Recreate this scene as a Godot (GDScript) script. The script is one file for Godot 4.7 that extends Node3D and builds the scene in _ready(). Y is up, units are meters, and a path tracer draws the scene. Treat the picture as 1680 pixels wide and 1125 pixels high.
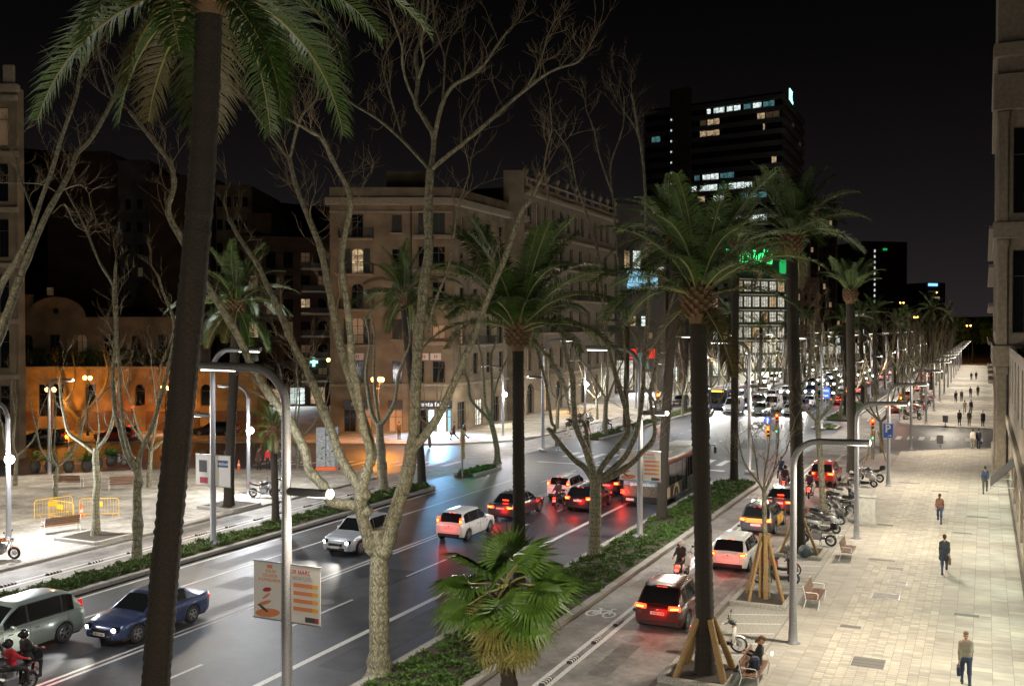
extends Node3D

var M := {}
var used := {}
var rng := RandomNumberGenerator.new()
const ORD := ["first", "second", "third", "fourth", "fifth", "sixth", "seventh", "eighth", "ninth", "tenth", "eleventh", "twelfth", "thirteenth", "fourteenth", "fifteenth", "sixteenth", "seventeenth", "eighteenth", "nineteenth", "twentieth"]

func nth(n: int) -> String:
	# ordinal words past twentieth
	if n < 20: return ORD[n]
	var t: int = (n + 1) / 10
	var u: int = (n + 1) % 10
	return ["", "", "twenty", "thirty", "forty", "fifty"][t] + "-" + ORD[u - 1] if u else ["", "", "twentieth", "thirtieth", "fortieth", "fiftieth"][t]

func _ready():
	rng.seed = 4711
	camera_and_air()
	make_materials()
	build_ground()
	build_buildings()
	build_lamps()
	build_trees()
	build_vehicles()
	build_bikes()
	build_furniture()
	build_people()

func camera_and_air():
	var cam := Camera3D.new()
	cam.name = "camera"
	cam.fov = 37.34
	cam.near = 0.1
	cam.far = 3000.0
	add_child(cam)
	cam.position = Vector3(0, 11.0, 0)
	cam.rotation = Vector3(-0.01532, 0.43621, 0)
	var we := WorldEnvironment.new()
	we.name = "environment"
	var e := Environment.new()
	e.background_mode = Environment.BG_SKY
	var sm := ProceduralSkyMaterial.new()
	sm.sky_top_color = Color(0.010, 0.009, 0.008)
	sm.sky_horizon_color = Color(0.165, 0.148, 0.155)
	sm.sky_curve = 0.07
	sm.ground_bottom_color = Color(0.02, 0.02, 0.02)
	sm.ground_horizon_color = Color(0.10, 0.09, 0.09)
	var sky := Sky.new()
	sky.sky_material = sm
	e.sky = sky
	e.background_energy_multiplier = 1.0
	e.tonemap_mode = Environment.TONE_MAPPER_LINEAR
	e.tonemap_exposure = 1.0
	e.sdfgi_enabled = true
	e.ssao_enabled = true
	e.ssil_enabled = true
	we.environment = e
	add_child(we)

# ---------------------------------------------------------------- helpers
func numbered(n: String) -> String:
	var k: int = used.get(n, 0)
	used[n] = k + 1
	return n if k == 0 else "%s_%03d" % [n, k]

func tag(o, label := "", category := "", group := "", kind := ""):
	if label: o.set_meta("label", label)
	if category: o.set_meta("category", category)
	if group: o.set_meta("group", group)
	if kind: o.set_meta("kind", kind)
	return o

func base(called: String, at := Vector3.ZERO, turn := 0.0, label := "", category := "", group := "") -> Node3D:
	var o := Node3D.new()
	o.name = numbered(called)
	add_child(o)
	o.position = at
	o.rotation.y = turn
	tag(o, label, category, group)
	return o

func S() -> SurfaceTool:
	var s := SurfaceTool.new()
	s.begin(Mesh.PRIMITIVE_TRIANGLES)
	s.set_smooth_group(-1)
	return s

func done(s: SurfaceTool, m: Material) -> ArrayMesh:
	s.generate_normals()
	s.set_material(m)
	return s.commit()

func part(s: SurfaceTool, called: String, m: Material, parent: Node) -> MeshInstance3D:
	return inst(done(s, m), called, parent)

func inst(mesh: Mesh, called: String, parent: Node, at := Transform3D.IDENTITY, m: Material = null) -> MeshInstance3D:
	var o := MeshInstance3D.new()
	o.mesh = mesh
	o.name = called
	o.transform = at
	if m: o.set_surface_override_material(0, m)
	parent.add_child(o, true)
	return o

func single(s: SurfaceTool, called: String, m: Material, label := "", category := "", group := "", kind := "") -> MeshInstance3D:
	var o := MeshInstance3D.new()
	o.mesh = done(s, m)
	o.name = numbered(called)
	add_child(o)
	tag(o, label, category, group, kind)
	return o

func tri(s: SurfaceTool, a: Vector3, b: Vector3, c: Vector3):
	s.add_vertex(a); s.add_vertex(c); s.add_vertex(b)

func quad(s: SurfaceTool, a: Vector3, b: Vector3, c: Vector3, d: Vector3):
	s.add_vertex(a); s.add_vertex(c); s.add_vertex(b)
	s.add_vertex(a); s.add_vertex(d); s.add_vertex(c)

func boxx(s: SurfaceTool, xf: Transform3D, h: Vector3, b := 0.0):
	# box of half size h, edges chamfered by b
	s.set_smooth_group(-1)
	if b <= 0.0:
		var v := []
		for i in 8:
			v.append(xf * Vector3(h.x if i & 1 else -h.x, h.y if i & 2 else -h.y, h.z if i & 4 else -h.z))
		for f in [[0, 2, 3, 1], [4, 5, 7, 6], [0, 1, 5, 4], [2, 6, 7, 3], [0, 4, 6, 2], [1, 3, 7, 5]]:
			quad(s, v[f[0]], v[f[1]], v[f[2]], v[f[3]])
		return
	var q := func(x, y, z, k):
		var p := Vector3(h.x - b, h.y - b, h.z - b)
		p[k] = h[k]
		return xf * Vector3(x * p.x, y * p.y, z * p.z)
	for k in 3:
		var a := (k + 1) % 3
		var c := (k + 2) % 3
		for sg in [-1, 1]:
			var pts := []
			for w in [[-1, -1], [1, -1], [1, 1], [-1, 1]]:
				var e := Vector3.ZERO
				e[k] = sg; e[a] = w[0]; e[c] = w[1]
				pts.append(q.call(e.x, e.y, e.z, k))
			if sg > 0: quad(s, pts[0], pts[1], pts[2], pts[3])
			else: quad(s, pts[3], pts[2], pts[1], pts[0])
		for s1 in [-1, 1]:
			for s2 in [-1, 1]:
				var e1 := Vector3.ZERO
				e1[a] = s1; e1[c] = s2
				e1[k] = -1
				var e2 := e1
				e2[k] = 1
				var p1 = q.call(e1.x, e1.y, e1.z, a)
				var p2 = q.call(e2.x, e2.y, e2.z, a)
				var p3 = q.call(e2.x, e2.y, e2.z, c)
				var p4 = q.call(e1.x, e1.y, e1.z, c)
				if s1 * s2 > 0: quad(s, p1, p4, p3, p2)
				else: quad(s, p1, p2, p3, p4)
	for x in [-1, 1]:
		for y in [-1, 1]:
			for z in [-1, 1]:
				if x * y * z > 0: tri(s, q.call(x, y, z, 0), q.call(x, y, z, 1), q.call(x, y, z, 2))
				else: tri(s, q.call(x, y, z, 0), q.call(x, y, z, 2), q.call(x, y, z, 1))

func bx(s: SurfaceTool, x0: float, x1: float, y0: float, y1: float, z0: float, z1: float, b := 0.0):
	boxx(s, Transform3D(Basis(), Vector3((x0 + x1) / 2, (y0 + y1) / 2, (z0 + z1) / 2)), Vector3(absf(x1 - x0) / 2, absf(y1 - y0) / 2, absf(z1 - z0) / 2), b)

func beam(s: SurfaceTool, a: Vector3, b: Vector3, w: float, h: float, bev := 0.0):
	# box bar from a to b
	var d := b - a
	var z := d.normalized()
	var up := Vector3.UP if absf(z.y) < 0.95 else Vector3.RIGHT
	var x := up.cross(z).normalized()
	boxx(s, Transform3D(Basis(x, z.cross(x), z), (a + b) / 2), Vector3(w / 2, h / 2, d.length() / 2), bev)

func tube(s: SurfaceTool, pts: Array, radii, n := 8, caps := true, squash := 1.0):
	# swept round tube; radii: one number or one per point
	s.set_smooth_group(0)
	var rings := []
	var last := Vector3.ZERO
	for i in pts.size():
		var p: Vector3 = pts[i]
		var t: Vector3 = (pts[mini(i + 1, pts.size() - 1)] - pts[maxi(i - 1, 0)]).normalized()
		var ref := last
		if ref == Vector3.ZERO:
			ref = Vector3.UP if absf(t.y) < 0.9 else Vector3.RIGHT
		var x := (ref - t * ref.dot(t)).normalized()
		last = x
		var y := t.cross(x)
		var r: float = radii if (radii is float or radii is int) else radii[i]
		var ring := []
		for k in n:
			var a := TAU * k / n
			ring.append(p + x * cos(a) * r * squash + y * sin(a) * r)
		rings.append(ring)
	for i in rings.size() - 1:
		for k in n:
			var k2 := (k + 1) % n
			quad(s, rings[i][k], rings[i][k2], rings[i + 1][k2], rings[i + 1][k])
	if caps:
		s.set_smooth_group(-1)
		for e in [0, rings.size() - 1]:
			for k in n - 2:
				if e == 0: tri(s, rings[e][0], rings[e][k + 2], rings[e][k + 1])
				else: tri(s, rings[e][0], rings[e][k + 1], rings[e][k + 2])

func lathe(s: SurfaceTool, xf: Transform3D, prof: Array, n := 16, smooth := true):
	# profile of Vector2(radius, height) round the local y axis
	s.set_smooth_group(0 if smooth else -1)
	for i in prof.size() - 1:
		for k in n:
			var a := TAU * k / n
			var b := TAU * (k + 1) / n
			var p: Vector2 = prof[i]
			var q: Vector2 = prof[i + 1]
			var v1 := xf * Vector3(p.x * cos(a), p.y, p.x * sin(a))
			var v2 := xf * Vector3(p.x * cos(b), p.y, p.x * sin(b))
			var v3 := xf * Vector3(q.x * cos(b), q.y, q.x * sin(b))
			var v4 := xf * Vector3(q.x * cos(a), q.y, q.x * sin(a))
			if q.x < 0.0005: tri(s, v1, v4, v2)
			elif p.x < 0.0005: tri(s, v1, v4, v3)
			else: quad(s, v1, v4, v3, v2)

func ball(s: SurfaceTool, c: Vector3, r: Vector3, n := 10):
	var prof := []
	for i in n / 2 + 1:
		var a := -PI / 2 + PI * i / (n / 2)
		prof.append(Vector2(maxf(cos(a), 0.0), sin(a)))
	lathe(s, Transform3D(Basis.from_scale(r), c), prof, n)

func prism(s: SurfaceTool, poly: PackedVector2Array, y0: float, y1: float, bottom := false):
	# polygon of (x, z), from y0 up to y1
	s.set_smooth_group(-1)
	var p := poly
	if Geometry2D.is_polygon_clockwise(p): p.reverse()
	var t := Geometry2D.triangulate_polygon(p)
	for i in range(0, t.size(), 3):
		var a := p[t[i]]; var b := p[t[i + 1]]; var c := p[t[i + 2]]
		if (b - a).cross(c - a) > 0:
			var w := b; b = c; c = w
		tri(s, Vector3(a.x, y1, a.y), Vector3(b.x, y1, b.y), Vector3(c.x, y1, c.y))
		if bottom: tri(s, Vector3(a.x, y0, a.y), Vector3(c.x, y0, c.y), Vector3(b.x, y0, b.y))
	if y1 - y0 > 0.0001:
		for i in p.size():
			var a := p[i]; var b := p[(i + 1) % p.size()]
			quad(s, Vector3(a.x, y0, a.y), Vector3(a.x, y1, a.y), Vector3(b.x, y1, b.y), Vector3(b.x, y0, b.y))

func slab_xy(s: SurfaceTool, xf: Transform3D, poly: PackedVector2Array, d: float):
	# outline in local x, y pushed out along local +z by d
	s.set_smooth_group(-1)
	var p := poly
	if Geometry2D.is_polygon_clockwise(p): p.reverse()
	var t := Geometry2D.triangulate_polygon(p)
	for i in range(0, t.size(), 3):
		var a := p[t[i]]; var b := p[t[i + 1]]; var c := p[t[i + 2]]
		if (b - a).cross(c - a) < 0:
			var w := b; b = c; c = w
		tri(s, xf * Vector3(a.x, a.y, d), xf * Vector3(b.x, b.y, d), xf * Vector3(c.x, c.y, d))
		tri(s, xf * Vector3(a.x, a.y, 0), xf * Vector3(c.x, c.y, 0), xf * Vector3(b.x, b.y, 0))
	for i in p.size():
		var a := p[i]; var b := p[(i + 1) % p.size()]
		quad(s, xf * Vector3(a.x, a.y, 0), xf * Vector3(b.x, b.y, 0), xf * Vector3(b.x, b.y, d), xf * Vector3(a.x, a.y, d))

func letters(words_: String, size: float, m: Material, parent: Node, at: Transform3D, called := "lettering", depth := 0.02, serif := false) -> MeshInstance3D:
	var tm := TextMesh.new()
	var f := SystemFont.new()
	f.font_names = PackedStringArray(["Droid Serif" if serif else "Droid Sans"])
	f.font_weight = 700
	tm.font = f
	tm.text = words_
	tm.font_size = 64
	tm.pixel_size = size / 48.0
	tm.depth = depth
	tm.material = m
	return inst(tm, called, parent, at)

func omni(parent: Node, at: Vector3, e: float, c: Color, size := 0.1, called := "lamp_light"):
	var l := OmniLight3D.new()
	l.name = called
	l.light_energy = e
	l.light_color = c
	l.light_size = size
	l.omni_range = 60.0
	l.omni_attenuation = 2.0
	l.shadow_enabled = true
	parent.add_child(l, true)
	l.position = at

func spot(parent: Node, at: Vector3, dir: Vector3, ang: float, e: float, c: Color, size := 0.1):
	var l := SpotLight3D.new()
	l.name = "lamp_light"
	l.light_energy = e
	l.light_color = c
	l.light_size = size
	l.spot_range = 60.0
	l.spot_attenuation = 2.0
	l.spot_angle = ang
	l.spot_angle_attenuation = 0.6
	l.shadow_enabled = true
	parent.add_child(l, true)
	var d := dir.normalized()
	var up := Vector3.UP if absf(d.y) < 0.95 else Vector3.RIGHT
	l.transform = Transform3D(Basis.looking_at(d, up), at)

# ---------------------------------------------------------------- materials
func noise_tex(sd: int, freq: float, lo: float, hi: float, oct := 4, kind := 0, gamma := 1.0, n := 256, tint := Color.WHITE, tint2 := Color.WHITE) -> ImageTexture:
	var f := FastNoiseLite.new()
	f.seed = sd
	f.frequency = freq
	f.fractal_octaves = oct
	f.noise_type = FastNoiseLite.TYPE_SIMPLEX_SMOOTH
	if kind == 1:
		f.noise_type = FastNoiseLite.TYPE_CELLULAR
		f.cellular_return_type = FastNoiseLite.RETURN_CELL_VALUE
		f.fractal_type = FastNoiseLite.FRACTAL_NONE
		f.domain_warp_enabled = true
		f.domain_warp_amplitude = 14.0
		f.domain_warp_frequency = 0.03
	var im := f.get_seamless_image(n, n)
	im.convert(Image.FORMAT_L8)
	var d := im.get_data()
	var out := PackedByteArray()
	out.resize(n * n * 3)
	var lut := []
	for i in 256:
		var t := pow(i / 255.0, gamma)
		var v := lerpf(lo, hi, t)
		var c := tint2.lerp(tint, t)
		lut.append([clampi(int(v * c.r * 255), 0, 255), clampi(int(v * c.g * 255), 0, 255), clampi(int(v * c.b * 255), 0, 255)])
	for i in n * n:
		var l: Array = lut[d[i]]
		out[i * 3] = l[0]; out[i * 3 + 1] = l[1]; out[i * 3 + 2] = l[2]
	return ImageTexture.create_from_image(Image.create_from_data(n, n, false, Image.FORMAT_RGB8, out))

var TX := {}
func worn_tex() -> ImageTexture:
	# worn paving: broad stains, lighter worn areas, fine stone grain and thin cracks
	var n := 768
	var layers := []
	for k in [[21, 0.006, 4], [22, 0.03, 4], [23, 0.4, 2], [24, 0.011, 3]]:
		var f := FastNoiseLite.new()
		f.seed = k[0]
		f.frequency = k[1]
		f.fractal_octaves = k[2]
		var im := f.get_seamless_image(n, n)
		im.convert(Image.FORMAT_L8)
		layers.append(im.get_data())
	var a: PackedByteArray = layers[0]
	var b: PackedByteArray = layers[1]
	var c: PackedByteArray = layers[2]
	var d: PackedByteArray = layers[3]
	var out := PackedByteArray()
	out.resize(n * n)
	for i in n * n:
		var v := 208.0 + (a[i] - 128) * 0.34 + (b[i] - 128) * 0.22 + (c[i] - 128) * 0.3
		if absi(d[i] - 128) < 2 and b[i] > 118: v *= 0.6
		out[i] = clampi(int(v), 0, 255)
	return ImageTexture.create_from_image(Image.create_from_data(n, n, false, Image.FORMAT_L8, out))

func mt(key: String, r: float, g: float, b: float, rough := 0.8, metal := 0.0, tex := "", uvs := 1.0, bump := "", bs := 1.0) -> StandardMaterial3D:
	var m := StandardMaterial3D.new()
	m.resource_name = key
	m.albedo_color = Color(r, g, b).linear_to_srgb()
	m.roughness = rough
	m.metallic = metal
	if tex:
		m.albedo_texture = TX[tex]
	if bump:
		m.heightmap_enabled = true
		m.heightmap_texture = TX[bump]
		m.heightmap_scale = bs
	if tex or bump:
		m.uv1_triplanar = true
		m.uv1_world_triplanar = true
		m.uv1_scale = Vector3(uvs, uvs, uvs)
	M[key] = m
	return m

func glow(key: String, r: float, g: float, b: float, e: float) -> StandardMaterial3D:
	var m := mt(key, r * 0.5, g * 0.5, b * 0.5, 0.4)
	m.emission_enabled = true
	m.emission = Color(r, g, b).linear_to_srgb()
	m.emission_energy_multiplier = e
	return m

func make_materials():
	TX["fine"] = noise_tex(1, 0.12, 0.62, 1.0, 5)
	TX["patch"] = noise_tex(2, 0.018, 0.66, 1.0, 6)
	TX["soft"] = noise_tex(3, 0.03, 0.82, 1.0, 5)
	TX["grain"] = noise_tex(4, 0.3, 0.3, 1.0, 3)
	TX["lump"] = noise_tex(5, 0.06, 0.0, 1.0, 5)
	TX["bark"] = noise_tex(6, 0.055, 0.5, 1.0, 3, 1, 1.0, 256, Color(1.0, 0.98, 0.90), Color(0.86, 0.87, 0.76))
	TX["asphalt"] = worn_tex()
	TX["streak"] = noise_tex(7, 0.05, 0.22, 1.0, 5)
	TX["stain"] = noise_tex(14, 0.014, 0.8, 1.0, 7, 0, 0.7)
	TX["room"] = noise_tex(12, 0.03, 0.25, 1.0, 3, 1)
	TX["chips"] = noise_tex(10, 0.09, 0.25, 1.0, 5, 0, 0.3)
	TX["wood"] = noise_tex(8, 0.05, 0.6, 1.0, 4)
	TX["leaf"] = noise_tex(9, 0.08, 0.6, 1.0, 4, 0, 1.0, 256, Color(1, 1, 0.8), Color(0.7, 0.9, 0.6))
	mt("asphalt", 0.046, 0.052, 0.062, 0.5, 0, "asphalt", 0.09, "grain", 0.35)
	mt("lane_asphalt", 0.235, 0.222, 0.205, 0.72, 0, "asphalt", 0.11, "grain", 0.3)
	mt("earth", 0.03, 0.028, 0.025, 0.95, 0, "patch", 0.05)
	mt("paint", 0.62, 0.62, 0.60, 0.6, 0, "chips", 0.55)
	mt("grout", 0.15, 0.14, 0.12, 0.9, 0, "patch", 0.3)
	mt("paver_a", 0.40, 0.373, 0.312, 0.75, 0, "stain", 0.16, "grain", 0.1)
	mt("paver_b", 0.345, 0.322, 0.275, 0.75, 0, "stain", 0.17, "grain", 0.1)
	mt("paver_c", 0.43, 0.398, 0.328, 0.72, 0, "stain", 0.15, "grain", 0.1)
	mt("slab_grey", 0.355, 0.335, 0.293, 0.78, 0, "stain", 0.14, "grain", 0.1)
	mt("plaza", 0.40, 0.378, 0.335, 0.8, 0, "asphalt", 0.1, "grain", 0.1)
	mt("kerb", 0.34, 0.325, 0.29, 0.8, 0, "fine", 0.8)
	mt("concrete", 0.40, 0.385, 0.345, 0.85, 0, "fine", 0.4, "lump", 0.2)
	mt("cover", 0.17, 0.165, 0.15, 0.6, 0.3, "fine", 1.2)
	mt("soil", 0.045, 0.032, 0.02, 0.95, 0, "fine", 1.0, "lump", 2.0)
	mt("rubber", 0.02, 0.02, 0.021, 0.7)
	mt("tyre", 0.018, 0.018, 0.019, 0.75)
	mt("black", 0.012, 0.012, 0.013, 0.45)
	mt("black_gloss", 0.01, 0.01, 0.011, 0.18)
	mt("chrome", 0.6, 0.6, 0.62, 0.2, 1.0)
	mt("alloy", 0.45, 0.45, 0.47, 0.32, 0.9)
	mt("pole", 0.30, 0.30, 0.31, 0.5, 0.45, "fine", 0.6)
	mt("pole_dark", 0.10, 0.10, 0.105, 0.5, 0.4)
	mt("steel", 0.30, 0.30, 0.31, 0.4, 0.8)
	mt("white_metal", 0.66, 0.66, 0.63, 0.4)
	mt("bench_wood", 0.20, 0.085, 0.038, 0.55, 0, "wood", 1.6)
	mt("stake", 0.36, 0.22, 0.085, 0.75, 0, "wood", 1.4)
	mt("glass_dark", 0.008, 0.009, 0.01, 0.06)
	mt("plane_bark", 0.27, 0.26, 0.215, 0.85, 0, "bark", 1.8, "lump", 1.2)
	M["plane_bark"].uv1_scale = Vector3(2.0, 1.1, 2.0)
	mt("twig", 0.16, 0.125, 0.075, 0.9)
	mt("palm_trunk", 0.072, 0.056, 0.038, 0.92, 0, "streak", 1.0, "streak", 4.0)
	M["palm_trunk"].uv1_scale = Vector3(0.8, 5.0, 0.8)
	mt("palm_husk", 0.20, 0.12, 0.06, 0.9, 0, "wood", 2.0)
	mt("frond_stalk", 0.20, 0.20, 0.07, 0.6)
	for k in [["frond", 0.095, 0.155, 0.042], ["frond_dry", 0.17, 0.11, 0.055], ["fan", 0.15, 0.24, 0.06], ["fan_dry", 0.30, 0.22, 0.10], ["hedge", 0.10, 0.17, 0.035], ["hedge_b", 0.12, 0.165, 0.04]]:
		var m := mt(k[0], k[1], k[2], k[3], 0.75 if k[0].begins_with("h") else 0.5, 0, "leaf", 0.6)
		m.backlight_enabled = true
		m.backlight = Color(0.25, 0.3, 0.1)
	glow("lamp_glow", 1.0, 0.93, 0.80, 9.0)
	glow("star_glow", 1.0, 0.95, 0.88, 40.0)
	glow("amber_glow", 1.0, 0.50, 0.10, 14.0)
	glow("tail_glow", 1.0, 0.035, 0.01, 8.0)
	glow("tail_core", 1.0, 0.30, 0.03, 12.0)
	glow("tail_dim", 0.9, 0.02, 0.01, 0.5)
	glow("head_glow", 1.0, 0.97, 0.93, 26.0)
	glow("signal_red", 1.0, 0.06, 0.01, 16.0)
	glow("signal_amber", 1.0, 0.36, 0.03, 10.0)
	glow("signal_green", 0.05, 0.9, 0.6, 3.0)
	glow("window_warm", 1.0, 0.72, 0.42, 0.8)
	glow("window_white", 0.85, 1.0, 0.95, 1.9)
	glow("window_dim", 1.0, 0.7, 0.42, 0.06)
	glow("window_blue", 0.35, 0.75, 1.0, 0.7)
	glow("window_cyan", 0.3, 0.8, 0.85, 0.35)
	glow("window_store", 1.0, 0.97, 0.85, 1.0)
	glow("shop_blue", 0.45, 0.75, 1.0, 9.0)
	glow("neon_green", 0.03, 1.0, 0.22, 4.5)
	glow("sign_cyan", 0.35, 1.0, 0.9, 2.5)
	glow("sign_blue", 0.2, 0.5, 1.0, 2.0)
	glow("display_amber", 1.0, 0.5, 0.05, 3.0)
	for k in ["window_warm", "window_white", "window_dim", "window_store", "window_cyan"]:
		M[k].emission_operator = BaseMaterial3D.EMISSION_OP_MULTIPLY
		M[k].emission_texture = TX["room"]
		M[k].uv1_triplanar = true
		M[k].uv1_world_triplanar = true
		M[k].uv1_scale = Vector3(0.35, 0.6, 0.35)

# ---------------------------------------------------------------- the setting
func struct_(s: SurfaceTool, called: String, m: Material) -> MeshInstance3D:
	return single(s, called, m, "", "", "", "structure")

func pv(a: Array) -> PackedVector2Array:
	var p := PackedVector2Array()
	for i in range(0, a.size(), 2): p.append(Vector2(a[i], a[i + 1]))
	return p

func kerb_run(parent: Node, pts: Array, w: float, y0: float, y1: float, near: int):
	# kerb stones about one metre long along a line of Vector2(x, z); w to the left of the way
	var s := S()
	var mesh_of := {}
	var count := 0
	var rest := 0
	for i in pts.size() - 1:
		var a: Vector2 = pts[i]
		var b: Vector2 = pts[i + 1]
		var d := b - a
		var n := maxi(1, int(round(d.length() / 1.0)))
		var st := d.length() / n
		var dir := d.normalized()
		var side := Vector2(dir.y, -dir.x)
		for k in n:
			var c := a + dir * (k + 0.5) * st + side * w * 0.5
			var xf := Transform3D(Basis(Vector3(dir.x, 0, dir.y), Vector3.UP, Vector3(dir.x, 0, dir.y).cross(Vector3.UP)), Vector3(c.x, (y0 + y1) / 2 + rng.randf_range(-0.002, 0.002), c.y))
			var vis := c.y < -18 and c.y > -75
			if vis and count < near:
				var key := "%.2f" % st
				if not mesh_of.has(key):
					var q := S()
					boxx(q, Transform3D.IDENTITY, Vector3(st / 2 - 0.006, (y1 - y0) / 2, w / 2), 0.018)
					mesh_of[key] = done(q, M["kerb"])
				inst(mesh_of[key], "kerb_stone", parent, xf)
				count += 1
			else:
				boxx(s, xf, Vector3(st / 2 - 0.006, (y1 - y0) / 2, w / 2))
				rest += 1
	if rest: tag(part(s, "kerb_stones", M["kerb"], parent), "", "", "", "stuff")

func strip(s: SurfaceTool, x0: float, x1: float, z0: float, z1: float, y: float):
	quad(s, Vector3(x0, y, z0), Vector3(x1, y, z0), Vector3(x1, y, z1), Vector3(x0, y, z1))

func dashes(s: SurfaceTool, x: float, w: float, z0: float, z1: float, on: float, off: float, y := 0.009):
	var z := z0
	while z > z1:
		strip(s, x - w / 2, x + w / 2, z, z - on, y)
		z -= on + off

func build_ground():
	var s := S()
	prism(s, pv([-900, -1500, 900, -1500, 900, 200, -900, 200]), -0.05, -0.05)
	struct_(s, "ground", M["earth"])
	s = S()
	prism(s, pv([-33.6, 30, -17.4, 30, -17.4, -600, -33.6, -600]), 0, 0)
	struct_(s, "main_road", M["asphalt"])
	s = S()
	prism(s, pv([-14.0, 30, -9.2, 30, -9.2, -600, -14.0, -600]), 0, 0)
	struct_(s, "service_lane", M["lane_asphalt"])
	s = S()
	prism(s, pv([-40.3, 30, -36.2, 30, -36.2, -600, -40.3, -600]), 0, 0)
	struct_(s, "side_lane", M["lane_asphalt"])
	s = S()
	prism(s, pv([-17.5, -70, -13.9, -70, -13.9, -130, -17.5, -130]), -0.004, -0.004)
	prism(s, pv([-36.3, -58, -33.5, -58, -33.5, -100, -36.3, -100]), -0.004, -0.004)
	prism(s, pv([-9.3, -85, 30, -90, 30, -135, -9.3, -130]), -0.004, -0.004)
	prism(s, pv([-40.2, -60, -40.2, -97, -140, -60, -140, -20, -95, -34, -62, -48]), -0.004, -0.004)
	struct_(s, "cross_street", M["asphalt"])
	# road paint
	s = S()
	strip(s, -20.32, -20.08, 20, -76, 0.006)
	dashes(s, -23.1, 0.13, 5, -70, 4.5, 4.2, 0.006)
	strip(s, -26.38, -26.24, 20, -68, 0.006)
	strip(s, -26.08, -25.94, 20, -68, 0.006)
	strip(s, -30.92, -30.78, 20, -66, 0.006)
	strip(s, -33.35, -33.2, 20, -62, 0.006)
	for x in [-20.2, -23.1, -26.2, -30.8]:
		strip(s, x - 0.08, x + 0.08, -118, -420, 0.006)
	dashes(s, -28.5, 0.12, -66, -120, 1.2, 1.6, 0.006)
	dashes(s, -23.1, 0.12, -80, -118, 1.0, 1.4, 0.006)
	for k in 12:                                                    # crossings
		strip(s, -32.6 + k * 1.2, -32.1 + k * 1.2, -80, -83.4, 0.006)
	for k in 13:
		strip(s, -39.2 - k * 1.15, -38.7 - k * 1.15, -70.5 + k * 0.5, -73.5 + k * 0.5, 0.006)
	strip(s, -33.2, -26.6, -76.0, -76.4, 0.006)
	strip(s, -25.8, -18, -77.0, -77.4, 0.006)
	struct_(s, "road_markings", M["paint"])
	s = S()
	strip(s, -12.55, -12.38, 20, -84, 0.006)
	strip(s, -12.17, -12.0, 20, -84, 0.006)
	strip(s, -12.55, -12.38, -126, -420, 0.006)
	strip(s, -12.17, -12.0, -126, -420, 0.006)
	strip(s, -11.9, -9.5, -84, -84.4, 0.006)
	dashes(s, -11.0, 0.3, -87, -91, 0.4, 0.4, 0.006)
	strip(s, -37.52, -37.4, 20, -62, 0.006)
	strip(s, -37.98, -37.86, 20, -62, 0.006)
	strip(s, -37.52, -37.4, -98, -420, 0.006)
	strip(s, -37.98, -37.86, -98, -420, 0.006)
	for k in 9:
		strip(s, -9.0 + k * 1.05, -8.5 + k * 1.05, -106.0 - k * 0.2, -109.2 - k * 0.2, 0.006)
	bike_mark(s, Vector3(-13.3, 0.006, -36.6), 0.62)
	bike_mark(s, Vector3(-13.3, 0.006, -66.0), 0.62)
	bike_mark(s, Vector3(-36.85, 0.006, -48.0), 0.45)
	struct_(s, "lane_markings", M["paint"])
	# repaired patches and covers in the carriageway
	s = S()
	for r in [[-24.6, -22.9, -33.0, -39.5], [-19.6, -18.2, -27.0, -36.0], [-29.6, -28.0, -33.5, -35.5], [-22.4, -20.9, -44.0, -46.5], [-32.4, -31.3, -36.0, -52.0], [-27.4, -26.6, -22.0, -40.0], [-23.8, -21.5, -68.0, -72.0], [-30.0, -27.0, -84.0, -88.0], [-21.0, -18.0, -92.0, -101.0]]:
		strip(s, r[0], r[1], r[2], r[3], 0.003)
	struct_(s, "road_patches", mt("patch_asphalt", 0.039, 0.043, 0.05, 0.62, 0, "asphalt", 0.2))
	s = S()
	for r in [[-11.4, -10.7, -30.0, -33.5], [-10.2, -9.5, -39.0, -52.0], [-13.6, -12.8, -41.0, -44.0], [-39.6, -38.6, -33.0, -47.0]]:
		strip(s, r[0], r[1], r[2], r[3], 0.003)
	struct_(s, "lane_patches", mt("patch_lane", 0.15, 0.142, 0.13, 0.8, 0, "asphalt", 0.23))
	var rc := [[-23.9, -33.5, "round cover in the road below the banners"], [-19.0, -41.0, "round cover in the bus lane near the fan palm"], [-27.9, -36.5, "round cover in front of the pale car"], [-22.0, -74.0, "round cover before the junction"], [-30.2, -47.0, "round cover in the oncoming lane"], [-11.2, -34.2, "round cover behind the dark off-roader"]]
	for r in rc:
		var mo := base("road_cover", Vector3(r[0], 0.002, r[1]), 0, r[2], "manhole cover", "round covers in the road")
		s = S()
		lathe(s, Transform3D.IDENTITY, [Vector2(0.40, 0.0), Vector2(0.40, 0.006), Vector2(0.34, 0.006)], 24, false)
		part(s, "ring", M["pole_dark"], mo)
		s = S()
		lathe(s, Transform3D.IDENTITY, [Vector2(0.335, 0.001), Vector2(0.33, 0.005), Vector2(0, 0.006)], 24, false)
		part(s, "lid", M["cover"], mo)
	promenade()
	# far block of the right pavement, the left plaza and the left pavement beyond the crossing
	s = S()
	prism(s, pv([-9.2, -127, -8.6, -123.5, -7.2, -122, 30, -117, 30, -600, -9.2, -600]), -0.03, 0.12)
	struct_(s, "pavement_beyond_crossing", M["plaza"])
	s = S()
	prism(s, pv([-40.3, 30, -40.3, -62.5, -41.5, -64.8, -44, -65.2, -56.3, -60.3, -65, -51.4, -95, -37, -140, -23, -140, 30]), -0.03, 0.12)
	var pl := struct_(s, "plaza_pavement", M["plaza"])
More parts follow.
